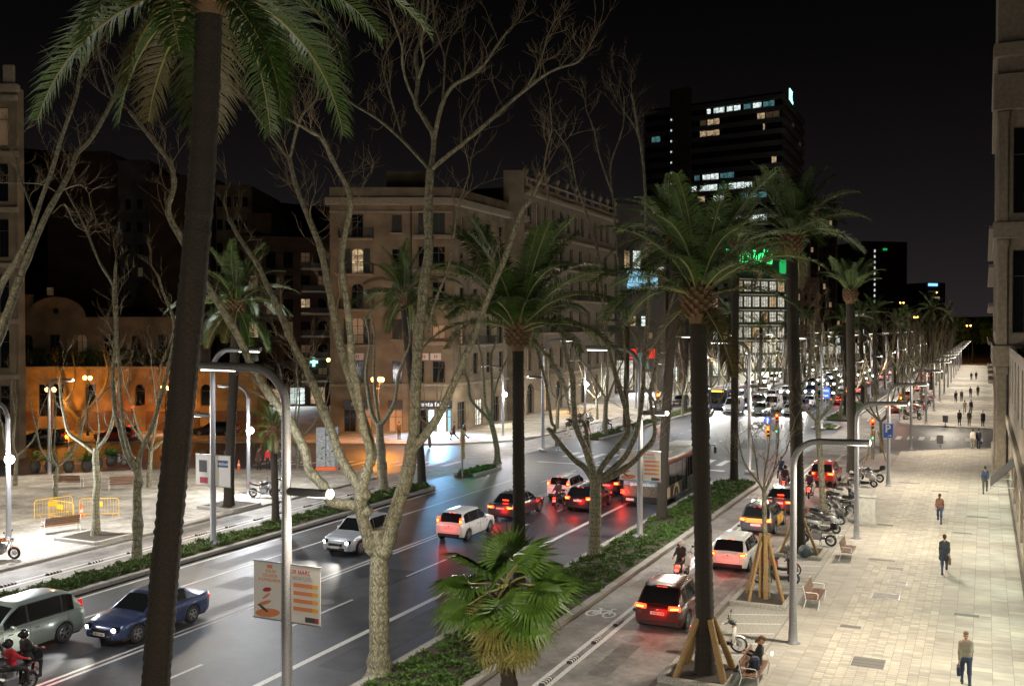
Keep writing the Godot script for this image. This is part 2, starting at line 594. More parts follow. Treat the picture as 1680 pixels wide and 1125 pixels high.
	kerb_run(pl, [Vector2(-40.3, -62.5), Vector2(-40.3, -20)], 0.3, 0.0, 0.127, 60)
	s = S()
	prism(s, pv([-40.3, -600, -40.3, -94, -41.6, -88, -46, -83, -64, -76.5, -100, -60, -140, -45, -140, -600]), -0.03, 0.12)
	struct_(s, "corner_pavement", M["plaza"])
	# joints cut across the plaza: long score lines are real grooves between bays of paving
	s = S()
	for k in 7: strip(s, -66 + k * 0.2, -41, -22 - k * 5.3, -22.05 - k * 5.3, 0.1235)
	for k in 4: strip(s, -44.5 - k * 5.0, -44.45 - k * 5.0, -20, -56 + k * 1.0, 0.1235)
	struct_(s, "plaza_joints", M["grout"])
	s = S()
	var k0 := 0
	for z in [-24.0, -26.2, -28.4, -30.6, -32.8, -35.0, -37.2]:
		quad(s, Vector3(-40.7, 0.126, z), Vector3(-40.7, 0.126, z - 0.12), Vector3(-43.2, 0.126, z - 1.3), Vector3(-43.2, 0.126, z - 1.18))
	strip(s, -40.75, -40.63, -20, -39, 0.126)
	for z in [-45.0, -47.0, -49.0, -51.0, -53.0, -55.0]:
		strip(s, -43.2, -40.7, z, z - 0.1, 0.126)
	strip(s, -40.75, -40.63, -43, -58, 0.126)
	struct_(s, "parking_markings", M["paint"])
	# planted medians: soil bed, kerb stones round it, low hedge on top
	median("median", -17.35, -14.0, 10.0, -72.5, true)
	median("median", -17.0, -14.3, -113.0, -118.0, false)
	median("median", -17.35, -14.0, -124.0, -430.0, false)
	median("median", -36.2, -33.75, 10.0, -61.0, true)
	median("median", -35.8, -33.9, -66.5, -71.5, false)
	median("median", -36.2, -33.75, -93.0, -430.0, false)
	# low dark hill behind the town
	s = S()
	for h in [[-420.0, -330.0, 300.0, 95.0], [-560.0, -700.0, 380.0, 120.0], [60.0, -1100.0, 420.0, 24.0], [-150.0, -1200.0, 300.0, 28.0]]:
		lathe(s, Transform3D(Basis(), Vector3(h[0], -1, h[1])), [Vector2(h[2], 0), Vector2(h[2] * 0.75, h[3] * 0.3), Vector2(h[2] * 0.5, h[3] * 0.62), Vector2(h[2] * 0.28, h[3] * 0.88), Vector2(0, h[3])], 28)
	struct_(s, "hills", M["earth"])

func bike_mark(s: SurfaceTool, c: Vector3, k: float):
	# painted bicycle, wheels across the lane, seen from behind
	var ring := func(o: Vector2, r: float):
		for i in 16:
			var a := TAU * i / 16
			var b := TAU * (i + 1) / 16
			var p := func(t, q): return c + Vector3((o.x + cos(t) * q) * k, 0, -(o.y + sin(t) * q) * k * 1.6)
			quad(s, p.call(a, r), p.call(b, r), p.call(b, r - 0.13), p.call(a, r - 0.13))
	ring.call(Vector2(-0.55, 0), 0.42)
	ring.call(Vector2(0.55, 0), 0.42)
	for l in [[-0.55, 0, -0.3, 0.55], [-0.3, 0.55, 0.38, 0.55], [0.55, 0, 0.3, 0.85], [0.3, 0.85, 0.55, 0.9], [-0.55, 0, 0.0, 0.0], [0, 0, -0.4, 0.72], [0, 0, 0.38, 0.55], [-0.55, 0.75, -0.28, 0.75]]:
		var a := Vector2(l[0], l[1])
		var b := Vector2(l[2], l[3])
		var n := (b - a).orthogonal().normalized() * 0.055
		var w := func(q: Vector2): return c + Vector3(q.x * k, 0, -q.y * k * 1.6)
		quad(s, w.call(a - n), w.call(b - n), w.call(b + n), w.call(a + n))

func promenade():
	var root := base("promenade_pavement")
	tag(root, "", "", "", "structure")
	var s := S()
	prism(s, pv([-9.2, 30, -9.2, -89.5, -8.9, -92, -7.6, -93.8, 1.0, -102.5, 30, -110, 30, 30]), -0.03, 0.108)
	part(s, "paving_bed", M["grout"], root)
	s = S()
	prism(s, pv([-9.0, 30, -6.62, 30, -6.62, -92, -7.6, -93.4, -8.7, -91.8, -9.0, -89]), 0.108, 0.12)
	part(s, "parking_bay", M["concrete"], root)
	kerb_run(root, [Vector2(-9.0, -90), Vector2(-9.0, -20)], 0.3, -0.02, 0.128, 75)
	# slabs: wide grey ones at the sides, small yellowish pavers down the middle
	var kinds := [[0.6, 0.4], [0.3, 0.2], [0.6, 0.4]]
	var mats := [["slab_grey", "slab_grey", "paver_b"], ["paver_a", "paver_b", "paver_c"], ["paver_b", "slab_grey", "paver_a"]]
	var xs := [[-6.6, -4.8], [-4.8, -1.5], [-1.5, 1.5]]
	var all := []
	for zn in 3:
		var w: float = kinds[zn][0]
		var l: float = kinds[zn][1]
		var cols := int(round((xs[zn][1] - xs[zn][0]) / w))
		for c in cols:
			var x: float = xs[zn][0] + (c + 0.5) * w
			var z := -28.0 - (l * 0.5 if c % 2 else 0.0)
			while z > -101.0:
				if z - l < -93.0 and -z > 93.8 + (x + 7.6) * 1.0: break
				var dd := -0.4226 * x - 0.9063 * z
				all.append([w * l / pow(dd, 3), x, z - l / 2, zn, rng.randi() % 3])
				z -= l
	var vis := []
	for a in all:
		var dd: float = -0.4226 * a[1] - 0.9063 * a[2]
		var u: float = 840 + 1665 * (0.9063 * a[1] - 0.4226 * a[2]) / dd
		a.append(0.0 if (dd < 31.6 or u > 1690) else a[0])
		vis.append(a)
	vis.sort_custom(func(p, q): return p[5] > q[5])
	var meshes := {}
	var rest := {}
	for i in vis.size():
		var a: Array = vis[i]
		var w: float = kinds[a[3]][0] / 2 - 0.005
		var l: float = kinds[a[3]][1] / 2 - 0.004
		var mk: String = mats[a[3]][a[4]]
		var xf := Transform3D(Basis(), Vector3(a[1], 0.114 + rng.randf_range(-0.0012, 0.0012), a[2]))
		if i < 300:
			var key := "%d%s" % [a[3], mk]
			if not meshes.has(key):
				var q := S()
				boxx(q, Transform3D.IDENTITY, Vector3(w, 0.007, l))
				meshes[key] = done(q, M[mk])
			inst(meshes[key], "slab", root, xf)
		else:
			if not rest.has(mk): rest[mk] = S()
			var r: SurfaceTool = rest[mk]
			var v := [xf * Vector3(-w, 0.007, -l), xf * Vector3(w, 0.007, -l), xf * Vector3(w, 0.007, l), xf * Vector3(-w, 0.007, l)]
			quad(r, v[3], v[2], v[1], v[0])
			for k in 4:
				var p: Vector3 = v[k]
				var q2: Vector3 = v[(k + 1) % 4]
				quad(r, p, q2, q2 - Vector3(0, 0.012, 0), p - Vector3(0, 0.012, 0))
	for mk in rest: tag(part(rest[mk], "slabs", M[mk], root), "", "", "", "stuff")
	# motorcycle bay lines
	s = S()
	for z in [-32.9, -34.2, -35.5, -36.8, -38.1, -42.6, -44.0, -45.4, -46.8, -51.6, -53.0, -54.4, -55.8, -57.2, -62.0, -63.4, -64.8, -66.2, -67.6]:
		quad(s, Vector3(-8.9, 0.1245, z), Vector3(-6.7, 0.1245, z - 0.9), Vector3(-6.7, 0.1245, z - 1.0), Vector3(-8.9, 0.1245, z - 0.1))
	struct_(s, "bay_markings", M["paint"])
	# manhole covers let into the paving
	var words := ["large cracked square", "small rectangular", "long narrow", "wide hinged square", "square grey", "narrow grey", "thin oblong", "short oblong", "flat grey", "long strip-like", "pale narrow", "dark oblong"]
	var pl := ["nearest the camera", "left of the large cracked one", "before the right-hand shop windows", "beyond the long narrow strip", "behind the wide hinged one", "between the two benches", "near the second bench", "past the grey cabinet", "by the far kerb", "below the parking sign", "in front of the awning", "beside the litter bin"]
	var cv := [[-3.35, -34.6, 1.05, 1.05], [-4.35, -38.5, 0.78, 0.4], [-0.55, -41.9, 0.95, 0.38], [-3.55, -43.5, 1.05, 0.98], [-3.3, -46.0, 0.8, 0.7], [-4.3, -50.2, 1.25, 0.3], [-3.6, -48.7, 0.75, 0.5], [-4.9, -59.2, 0.9, 0.5], [-1.0, -58.6, 1.0, 0.3], [-4.7, -76.0, 1.4, 0.35], [-0.3, -64.0, 1.2, 0.4], [-2.6, -73.0, 1.1, 0.4]]
	for i in cv.size():
		var c: Array = cv[i]
		var o := base("manhole_cover", Vector3(c[0], 0.121, c[1]), 0.0, "%s metal cover let into the pavement %s" % [words[i], pl[i]], "manhole cover", "covers in the promenade paving")
		s = S()
		bx(s, -c[2] / 2, c[2] / 2, -0.01, 0.006, -c[3] / 2, c[3] / 2)
		part(s, "frame", M["steel"], o)
		var nn := maxi(1, int(round(c[3] / 0.35)))
		for k in nn:
			var z0: float = -c[3] / 2 + 0.03 + k * (c[3] - 0.06) / nn
			s = S()
			bx(s, -c[2] / 2 + 0.03, c[2] / 2 - 0.03, 0.0, 0.011, z0 + 0.006, z0 + (c[3] - 0.06) / nn - 0.006, 0.003)
			part(s, "plate", M["cover"], o)

func median(called: String, x0: float, x1: float, z0: float, z1: float, full: bool):
	var root := base(called)
	tag(root, "", "", "", "structure")
	var s := S()
	var e := (x1 - x0) / 2
	prism(s, pv([x0 + 0.28, z0, x1 - 0.28, z0, x1 - 0.28, z1 + e, (x0 + x1) / 2, z1 + 0.35, x0 + 0.28, z1 + e]), 0.0, 0.16)
	part(s, "soil", M["soil"], root)
	kerb_run(root, [Vector2(x1 - 0.32, z1 + e), Vector2(x1 - 0.32, z0)], 0.32, 0.0, 0.18, 70 if full else 0)
	kerb_run(root, [Vector2(x0, z1 + e), Vector2(x0, z0)], 0.32, 0.0, 0.18, 70 if full else 0)
	var tip := [Vector2(x0, z1 + e)]
	for k in 6:
		var a := PI * (k + 1) / 6.0
		tip.append(Vector2((x0 + x1) / 2 - cos(a) * e, z1 + e - sin(a) * e))
	tip.reverse()
	kerb_run(root, tip, 0.3, 0.0, 0.18, 0)
	# hedge: leaf tufts nobody could count
	var far := -150.0
	var mm := MultiMesh.new()
	mm.transform_format = MultiMesh.TRANSFORM_3D
	var leaf := S()
	for i in 40:
		var a := rng.randf() * TAU
		var el := rng.randf_range(0.1, 1.2)
		var d := Vector3(cos(a) * cos(el), sin(el), sin(a) * cos(el))
		var c := d * rng.randf_range(0.05, 0.2)
		var sd := d.cross(Vector3(rng.randf() - 0.5, rng.randf() - 0.5, rng.randf() - 0.5)).normalized() * rng.randf_range(0.018, 0.034)
		var ln := d * rng.randf_range(0.045, 0.085)
		quad(leaf, c - ln * 0.5, c + sd, c + ln, c - sd)
	mm.mesh = done(leaf, M["hedge" if x0 > -20 else "hedge_b"])
	var spots := []
	var z := z0
	while z > maxf(z1 + 0.8, far):
		var dens := 36 if z > -75 else 12
		if z < -5:
			for k in dens:
				var x := rng.randf_range(x0 + 0.38, x1 - 0.38)
				var zz := z - rng.randf()
				if sin(x * 2.3 + zz * 0.9) * sin(zz * 0.37 + x) > 0.78: continue
				if z1 + e > zz and absf(x - (x0 + x1) / 2) > (zz - z1) * 0.8: continue
				spots.append(Vector3(x, 0.12 + 0.10 * absf(sin(x * 3.1 + zz * 1.7)), zz))
		z -= 1.0
	mm.instance_count = spots.size()
	for i in spots.size():
		var k := rng.randf_range(0.7, 1.5)
		mm.set_instance_transform(i, Transform3D(Basis(Vector3.UP, rng.randf() * TAU).scaled(Vector3(k, k * rng.randf_range(0.5, 0.9), k)), spots[i]))
	var mi := MultiMeshInstance3D.new()
	mi.multimesh = mm
	mi.name = "hedge"
	root.add_child(mi, true)
	tag(mi, "", "", "", "stuff")

# ---------------------------------------------------------------- buildings
func wall_frame(a: Vector3, b: Vector3) -> Transform3D:
	# local x from a to b, y up, z outwards (to the right of the way from a to b, seen from above)
	var x := (b - a).normalized()
	var n := x.cross(Vector3.UP)
	return Transform3D(Basis(x, Vector3.UP, n), a)

func ray_point(u: float, d: float) -> Vector3:
	# ground point d metres ahead of the balcony, off to the side by the bearing of column u
	var lat := (u - 840.0) / 1665.0 * d
	return Vector3(-0.42243 * d + 0.90640 * lat, 0, -0.90640 * d - 0.42243 * lat)

func facade(parent: Node, xf: Transform3D, w: float, h: float, ops: Array, m: Material, y0 := 0.0, deep := 0.28):
	# wall sheet with real openings; each opening [x0, y0, x1, y1, look, arched]
	var xs := [0.0, w]
	var ys := [y0, h]
	for o in ops:
		for v in [o[0], o[2]]:
			if not xs.has(v): xs.append(v)
		for v in [o[1], o[3]]:
			if not ys.has(v): ys.append(v)
	xs.sort(); ys.sort()
	var s := S()
	for i in xs.size() - 1:
		var run := -1.0
		for j in ys.size() - 1:
			var cx: float = (xs[i] + xs[i + 1]) / 2
			var cy: float = (ys[j] + ys[j + 1]) / 2
			var hole := false
			for o in ops:
				if cx > o[0] and cx < o[2] and cy > o[1] and cy < o[3]:
					hole = true
					break
			if hole:
				if run >= 0: quad(s, xf * Vector3(xs[i], run, 0), xf * Vector3(xs[i + 1], run, 0), xf * Vector3(xs[i + 1], ys[j], 0), xf * Vector3(xs[i], ys[j], 0))
				run = -1.0
			elif run < 0: run = ys[j]
		if run >= 0: quad(s, xf * Vector3(xs[i], run, 0), xf * Vector3(xs[i + 1], run, 0), xf * Vector3(xs[i + 1], h, 0), xf * Vector3(xs[i], h, 0))
	for o in ops:
		var c := [Vector2(o[0], o[1]), Vector2(o[2], o[1]), Vector2(o[2], o[3]), Vector2(o[0], o[3])]
		for k in 4:
			var p: Vector2 = c[k]
			var q: Vector2 = c[(k + 1) % 4]
			quad(s, xf * Vector3(p.x, p.y, 0), xf * Vector3(p.x, p.y, -deep), xf * Vector3(q.x, q.y, -deep), xf * Vector3(q.x, q.y, 0))
		if o.size() > 5 and o[5]:
			var r: float = (o[2] - o[0]) / 2
			var mx: float = (o[2] + o[0]) / 2
			for k in 10:
				var a := PI * k / 10
				var b := PI * (k + 1) / 10
				var p1 := Vector3(mx + cos(a) * r, o[3] - r + sin(a) * r, 0)
				var p2 := Vector3(mx + cos(b) * r, o[3] - r + sin(b) * r, 0)
				var t1 := Vector3(p1.x, o[3], 0)
				var t2 := Vector3(p2.x, o[3], 0)
				quad(s, xf * p2, xf * p1, xf * t1, xf * t2)
				var dz := Vector3(0, 0, -deep)
				quad(s, xf * p1, xf * p2, xf * (p2 + dz), xf * (p1 + dz))
	part(s, "wall", m, parent)
	for o in ops:
		window_(parent, xf, o[0], o[1], o[2], o[3], o[4], deep - 0.03)

func window_(parent: Node, xf: Transform3D, x0: float, y0: float, x1: float, y1: float, look: String, deep: float):
	var s := S()
	var z := -deep
	quad(s, xf * Vector3(x0, y0, z), xf * Vector3(x1, y0, z), xf * Vector3(x1, y1, z), xf * Vector3(x0, y1, z))
	var pm: Material = M["glass_dark"]
	if look.begins_with("window") or look.begins_with("shop"): pm = M[look]
	elif look == "shutter": pm = M["shutter"]
	var p := part(s, "window", pm, parent)
	if look == "bare" or x1 - x0 < 0.35: return
	s = S()
	var f := 0.07
	var loc := func(a, b, c, d): boxx(s, xf * Transform3D(Basis(), Vector3((a + c) / 2, (b + d) / 2, z + 0.035)), Vector3((c - a) / 2, (d - b) / 2, 0.03))
	loc.call(x0, y0, x0 + f, y1)
	loc.call(x1 - f, y0, x1, y1)
	loc.call(x0 + f, y0, x1 - f, y0 + f)
	loc.call(x0 + f, y1 - f, x1 - f, y1)
	var n := maxi(1, int(round((x1 - x0) / 0.75)))
	for k in n - 1:
		var x := lerpf(x0, x1, (k + 1.0) / n)
		loc.call(x - 0.03, y0 + f, x + 0.03, y1 - f)
	if y1 - y0 > 1.6 and look != "shutter":
		loc.call(x0 + f, lerpf(y0, y1, 0.68), x1 - f, lerpf(y0, y1, 0.68) + 0.05)
	part(s, "frame", M["frame"], p)

func ledge(parent: Node, xf: Transform3D, x0: float, x1: float, y: float, h: float, out: float, m: Material, called := "cornice"):
	var s := S()
	boxx(s, xf * Transform3D(Basis(), Vector3((x0 + x1) / 2, y + h / 2, out / 2 - 0.02)), Vector3((x1 - x0) / 2, h / 2, out / 2 + 0.02), minf(0.05, h * 0.2))
	part(s, called, m, parent)

func balcony(parent: Node, xf: Transform3D, x0: float, x1: float, y: float, out := 0.75, h := 1.0):
	var s := S()
	boxx(s, xf * Transform3D(Basis(), Vector3((x0 + x1) / 2, y - 0.1, out / 2)), Vector3((x1 - x0) / 2, 0.1, out / 2 - 0.004), 0.03)
	var b := part(s, "balcony", M["stone"], parent)
	s = S()
	var bar := func(p, q, t): beam(s, xf * p, xf * q, t, t)
	for p in [[Vector3(x0 + 0.05, y + h, out - 0.06), Vector3(x1 - 0.05, y + h, out - 0.06)], [Vector3(x0 + 0.05, y + 0.1, out - 0.06), Vector3(x1 - 0.05, y + 0.1, out - 0.06)]]:
		bar.call(p[0], p[1], 0.05)
	for x in [x0 + 0.05, x1 - 0.05]:
		bar.call(Vector3(x, y + h, 0.03), Vector3(x, y + h, out - 0.09), 0.05)
	var n := int((x1 - x0) / 0.14)
	for k in n + 1:
		var x := lerpf(x0 + 0.05, x1 - 0.05, float(k) / n)
		bar.call(Vector3(x, y + 0.002, out - 0.06), Vector3(x, y + h - 0.03, out - 0.06), 0.022)
	for k in 5:
		for x in [x0 + 0.05, x1 - 0.05]:
			bar.call(Vector3(x, y + 0.002, 0.06 + k * out * 0.17), Vector3(x, y + h - 0.03, 0.06 + k * out * 0.17), 0.022)
	part(s, "railing", M["iron"], b)

func shell(parent: Node, poly: PackedVector2Array, h: float, m: Material, called := "rear_walls", inset := 0.0):
	# closed mass standing just inside the facades, with its flat roof
	var p := poly
	if inset > 0:
		var r := Geometry2D.offset_polygon(poly, -inset)
		if r.size(): p = r[0]
	var s := S()
	prism(s, p, 0.0, h)
	part(s, called, m, parent)

func flat(v: Vector3) -> Vector2:
	return Vector2(v.x, v.z)

func build_buildings():
	mt("plaster", 0.29, 0.228, 0.150, 0.9, 0, "patch", 0.09, "lump", 0.4)
	mt("plaster_dark", 0.22, 0.16, 0.098, 0.9, 0, "patch", 0.1, "lump", 0.4)
	mt("stone", 0.31, 0.26, 0.19, 0.85, 0, "soft", 0.3)
	mt("stone_grey", 0.235, 0.20, 0.155, 0.85, 0, "soft", 0.25, "lump", 0.6)
	mt("party_wall", 0.10, 0.062, 0.045, 0.95, 0, "patch", 0.06, "lump", 0.6)
	mt("render_grey", 0.14, 0.13, 0.12, 0.9, 0, "patch", 0.07)
	mt("brick_dark", 0.11, 0.07, 0.05, 0.9, 0, "patch", 0.1)
	mt("ochre", 0.42, 0.29, 0.13, 0.9, 0, "patch", 0.12, "lump", 0.5)
	mt("plinth", 0.20, 0.13, 0.08, 0.9, 0, "patch", 0.2, "lump", 0.8)
	mt("shutter", 0.03, 0.035, 0.03, 0.7)
	mt("frame", 0.07, 0.06, 0.05, 0.6)
	mt("iron", 0.015, 0.015, 0.015, 0.6)
	mt("fascia", 0.015, 0.015, 0.017, 0.4)
	mt("tower_band", 0.10, 0.10, 0.105, 0.6, 0.2)
	mt("tower_glass", 0.006, 0.007, 0.009, 0.08)
	mt("tower_core", 0.075, 0.065, 0.05, 0.8, 0, "patch", 0.05)
	mt("red_board", 0.5, 0.03, 0.025, 0.5)
	mt("white_board", 0.6, 0.58, 0.55, 0.6)
	mt("green_wall", 0.02, 0.05, 0.03, 0.7)
	corner_building()
	arcade_building()
	left_row()
	office_tower()
	back_left()
	right_side()

func corner_building():
	var o := base("corner_building")
	tag(o, "beige five storey corner building with dark shop fascias and lit arched window", "building")
	var a := Vector3(-62.03, 0, -88.04)
	var b := Vector3(-50.43, 0, -93.44)
	var xf := wall_frame(a, b)
	var q := func(u, v): return Vector2((u - 541.0) / 15.71, 11.0 + (537.0 - v) / 15.71)
	var ops := []
	var op := func(u0, v0, u1, v1, look, arch := false):
		var p: Vector2 = q.call(u0, v1)
		var r: Vector2 = q.call(u1, v0)
		ops.append([p.x, p.y, r.x, r.y, look, arch])
	op.call(576, 351, 596, 391, "dark")
	op.call(576, 407, 596, 449, "window_warm", true)
	op.call(576, 465, 596, 507, "dark", true)
	op.call(576, 521, 596, 565, "window_dim", true)
	op.call(576, 592, 596, 628, "dark")
	op.call(642.6, 352, 659.4, 381, "shutter")
	op.call(642.6, 408, 659.4, 438, "dark")
	op.call(642.6, 465, 659.4, 495, "shutter")
	op.call(642.6, 523, 659.4, 556, "shutter")
	op.call(642.6, 592, 659.4, 630, "dark")
	for v in [[347, 383, "shutter"], [404, 438, "dark"], [462, 495, "dark"], [532, 556, "window_dim"], [592, 628, "dark"]]:
		op.call(686, v[0], 696, v[1], "shutter" if v[2] == "shutter" else "dark")
		op.call(709, v[0], 730, v[1], v[2])
	op.call(563, 672, 583, 711, "dark")
	op.call(586, 672, 609, 711, "window_dim")
	op.call(637, 672, 660, 711, "window_dim")
	op.call(683, 672, 699, 711, "dark")
	op.call(702, 672, 712, 711, "shop_blue")
	op.call(716, 672, 731, 711, "shop_blue")
	op.call(733, 672, 740, 711, "window_blue")
	facade(o, xf, 12.79, 24.4, ops, M["plaster"])
	ledge(o, xf, -0.4, 12.9, 23.75, 0.75, 0.75, M["stone"])
	ledge(o, xf, 0.0, 12.79, 24.5, 1.1, 0.25, M["plaster"], "parapet")
	ledge(o, xf, -0.05, 12.8, 22.95, 0.22, 0.16, M["stone"], "string_course")
	ledge(o, xf, -0.05, 12.8, 4.85, 0.3, 0.22, M["stone"], "string_course")
	for v in [391, 449, 507, 565]:
		var y: float = 11.0 + (537.0 - v) / 15.71
		balcony(o, xf, 1.0, 4.6, y)
	for v in [381, 438, 495, 556]:
		ledge(o, xf, 6.2, 7.8, 11.0 + (537.0 - v) / 15.71 - 0.16, 0.14, 0.18, M["stone"], "sill")
	for v in [384, 440, 497, 558]:
		ledge(o, xf, 8.7, 12.7, 11.0 + (537.0 - v) / 15.71 - 0.5, 0.42, 0.4, M["stone"], "bay_ledge")
	var sh := S()
	for x in [[1.45, 2.15], [3.55, 4.2]]:
		for v in [[408, 447], [523, 563]]:
			var p: Vector2 = q.call(541, v[1])
			var r: Vector2 = q.call(541, v[0])
			sh = S()
			boxx(sh, xf * Transform3D(Basis(), Vector3((x[0] + x[1]) / 2, (p.y + r.y) / 2, 0.03)), Vector3((x[1] - x[0]) / 2, (r.y - p.y) / 2, 0.025), 0.01)
			part(sh, "shutter", M["shutter"], o)
	sh = S()
	tube(sh, [xf * Vector3(8.5, 0.3, 0.12), xf * Vector3(8.5, 23.6, 0.12)], 0.07, 6)
	part(sh, "downpipe", M["iron"], o)
	for k in [[1.4, 4.35], [6.1, 7.6], [8.9, 12.8]]:
		sh = S()
		boxx(sh, xf * Transform3D(Basis(), Vector3((k[0] + k[1]) / 2, 2.97, 0.15)), Vector3((k[1] - k[0]) / 2, 0.42, 0.12), 0.02)
		var fa := part(sh, "shop_fascia", M["fascia"], o)
		if k[0] > 8: letters("renta fabric", 0.42, M["letter_white"] if M.has("letter_white") else glow("letter_white", 0.85, 0.95, 1.0, 0.6), fa, xf * Transform3D(Basis(), Vector3(10.9, 2.97, 0.28)))
		elif k[0] < 2: letters("fabric", 0.36, mt("letter_dull", 0.5, 0.48, 0.45, 0.6), fa, xf * Transform3D(Basis(), Vector3(2.9, 2.97, 0.28)))
	# agency boards above the first floor windows
	for k in [[9.3, 10.3], [10.5, 11.6], [2.2, 3.5]]:
		sh = S()
		boxx(sh, xf * Transform3D(Basis(), Vector3((k[0] + k[1]) / 2, 7.95, 0.05)), Vector3((k[1] - k[0]) / 2, 0.35, 0.04), 0.01)
		var bd := part(sh, "sign_board", M["white_board"], o)
		letters("H", 0.42, M["red_board"], bd, xf * Transform3D(Basis(), Vector3((k[0] + k[1]) / 2, 7.95, 0.1)))
	# boulevard side
	var c := Vector3(-50.9, 0, -112.8)
	var x2 := wall_frame(b, c)
	var w2 := (c - b).length()
	ops = []
	for f in 5:
		var y: float = [5.9, 9.2, 12.9, 16.6, 20.3][f]
		for k in 5:
			var x := 1.7 + k * (w2 - 2.6) / 5.0
			ops.append([x, y, x + 1.15, y + 2.35, "window_warm" if (f == 1 and k == 0) else ("window_dim" if (f * 3 + k) % 4 == 0 else "dark"), f % 2 == 1])
	for k in 4:
		var x := 1.2 + k * (w2 - 2.0) / 4.0
		ops.append([x, 0.2, x + 2.0, 3.1, ["dark", "window_store", "dark", "shop_blue"][k], false])
	facade(o, x2, w2, 24.4, ops, M["plaster"])
	ledge(o, x2, 0.05, w2, 23.75, 0.75, 0.7, M["stone"])
	ledge(o, x2, 0.0, w2, 24.5, 1.1, 0.25, M["plaster"], "parapet")
	ledge(o, x2, 0.0, w2, 4.85, 0.3, 0.2, M["stone"], "string_course")
	for f in 4: balcony(o, x2, 1.2, w2 * 0.55, [9.15, 12.85, 16.55, 20.25][f], 0.7, 0.95)
	var p4 := a + Vector3(-6, 0, -16)
	shell(o, PackedVector2Array([flat(a), flat(b), flat(c), flat(c + Vector3(-14, 0, 3)), flat(p4)]), 24.5, M["plaster_dark"], "roof_and_rear", 0.4)
	base_poly_box(o, Vector3(-59.87, 0, -95.66), Vector3(-55.85, 0, -97.54), 6.0, 24.4, 28.2, M["plaster"], "penthouse")
	# lights spilling from the lit shop and its window
	spot(o, xf * Vector3(11.2, 2.2, 0.5), xf.basis * Vector3(0.1, -0.35, 1), 70, 260, Color(0.55, 0.8, 1.0), 0.8)
	spot(o, x2 * Vector3(w2 - 3.2, 2.4, 0.5), x2.basis * Vector3(0, -0.4, 1), 70, 120, Color(0.65, 0.85, 1.0), 0.8)
	spot(o, x2 * Vector3(w2 * 0.42, 2.4, 0.5), x2.basis * Vector3(0, -0.4, 1), 70, 60, Color(1.0, 0.95, 0.8), 0.8)

func base_poly_box(parent: Node, a: Vector3, b: Vector3, deep: float, y0: float, y1: float, m: Material, called: String) -> MeshInstance3D:
	var back := (b - a).normalized().cross(Vector3.UP) * -deep
	var s := S()
	prism(s, PackedVector2Array([flat(a), flat(b), flat(b + back), flat(a + back)]), y0, y1)
	return part(s, called, m, parent)

func arcade_building():
	var o := base("arcade_building")
	tag(o, "tall stone building with arched attic windows and a row of roof urns", "building")
	var a := Vector3(-51.3, 0, -113.2)
	var c := Vector3(-52.6, 0, -151)
	var xf := wall_frame(a, c)
	var w := (c - a).length()
	var ops := []
	for f in 5:
		var y: float = [5.6, 10.4, 14.8, 18.9, 23.9][f]
		var n := 12 if f == 4 else 9
		for k in n:
			var x := 1.5 + k * (w - 3.0) / n
			ops.append([x, y, x + 1.3, y + (2.9 if f < 4 else 3.0), "window_dim" if (f * 5 + k) % 7 == 0 else "dark", f == 4 or f == 0])
	for k in 7:
		var x := 1.2 + k * (w - 2.0) / 7.0
		ops.append([x, 0.2, x + 2.6, 4.0, ["dark", "window_warm", "dark", "window_store", "dark", "window_dim", "window_store"][k], k % 2 == 0])
	facade(o, xf, w, 28.4, ops, M["stone_grey"], 0.0, 0.4)
	ledge(o, xf, 0, w, 27.4, 0.5, 0.6, M["stone"])
	ledge(o, xf, 0, w, 22.6, 0.4, 0.5, M["stone"])
	ledge(o, xf, 0, w, 4.6, 0.4, 0.35, M["stone"])
	for f in 3: balcony(o, xf, 2.0, w - 2.0, [10.35, 14.75, 18.85][f], 0.8, 1.0)
	ledge(o, xf, 0, w, 28.4, 0.25, 0.35, M["stone"], "balustrade_base")
	ledge(o, xf, 0, w, 29.3, 0.2, 0.35, M["stone"], "balustrade_rail")
	for k in 11:
		var x := 0.6 + k * (w - 1.2) / 10.0
		var s := S()
		boxx(s, xf * Transform3D(Basis(), Vector3(x, 28.98, 0.12)), Vector3(0.3, 0.31, 0.2))
		part(s, "pier", M["stone"], o)
		s = S()
		lathe(s, xf * Transform3D(Basis(), Vector3(x, 29.5, 0.12)), [Vector2(0.2, 0), Vector2(0.1, 0.2), Vector2(0.34, 0.6), Vector2(0.42, 0.95), Vector2(0.2, 1.1), Vector2(0.16, 1.3), Vector2(0, 1.6)], 10)
		part(s, "urn", M["stone"], o)
	base_poly_box(o, a + Vector3(-0.6, 0, -0.3), c + Vector3(-0.6, 0, 0.3), 15, 0, 28.3, M["plaster_dark"], "roof_and_rear")
	base_poly_box(o, Vector3(-51.18, 0, -107.44), Vector3(-48.97, 0, -108.47), 9, 0, 29.4, M["plaster"], "corner_turret")
	spot(o, xf * Vector3(8.2, 3.4, 0.6), xf.basis * Vector3(0, -0.6, 1), 65, 90, Color(1.0, 0.75, 0.45), 0.5)
	spot(o, xf * Vector3(19, 3.4, 0.6), xf.basis * Vector3(0, -0.6, 1), 65, 60, Color(1.0, 0.95, 0.85), 0.5)

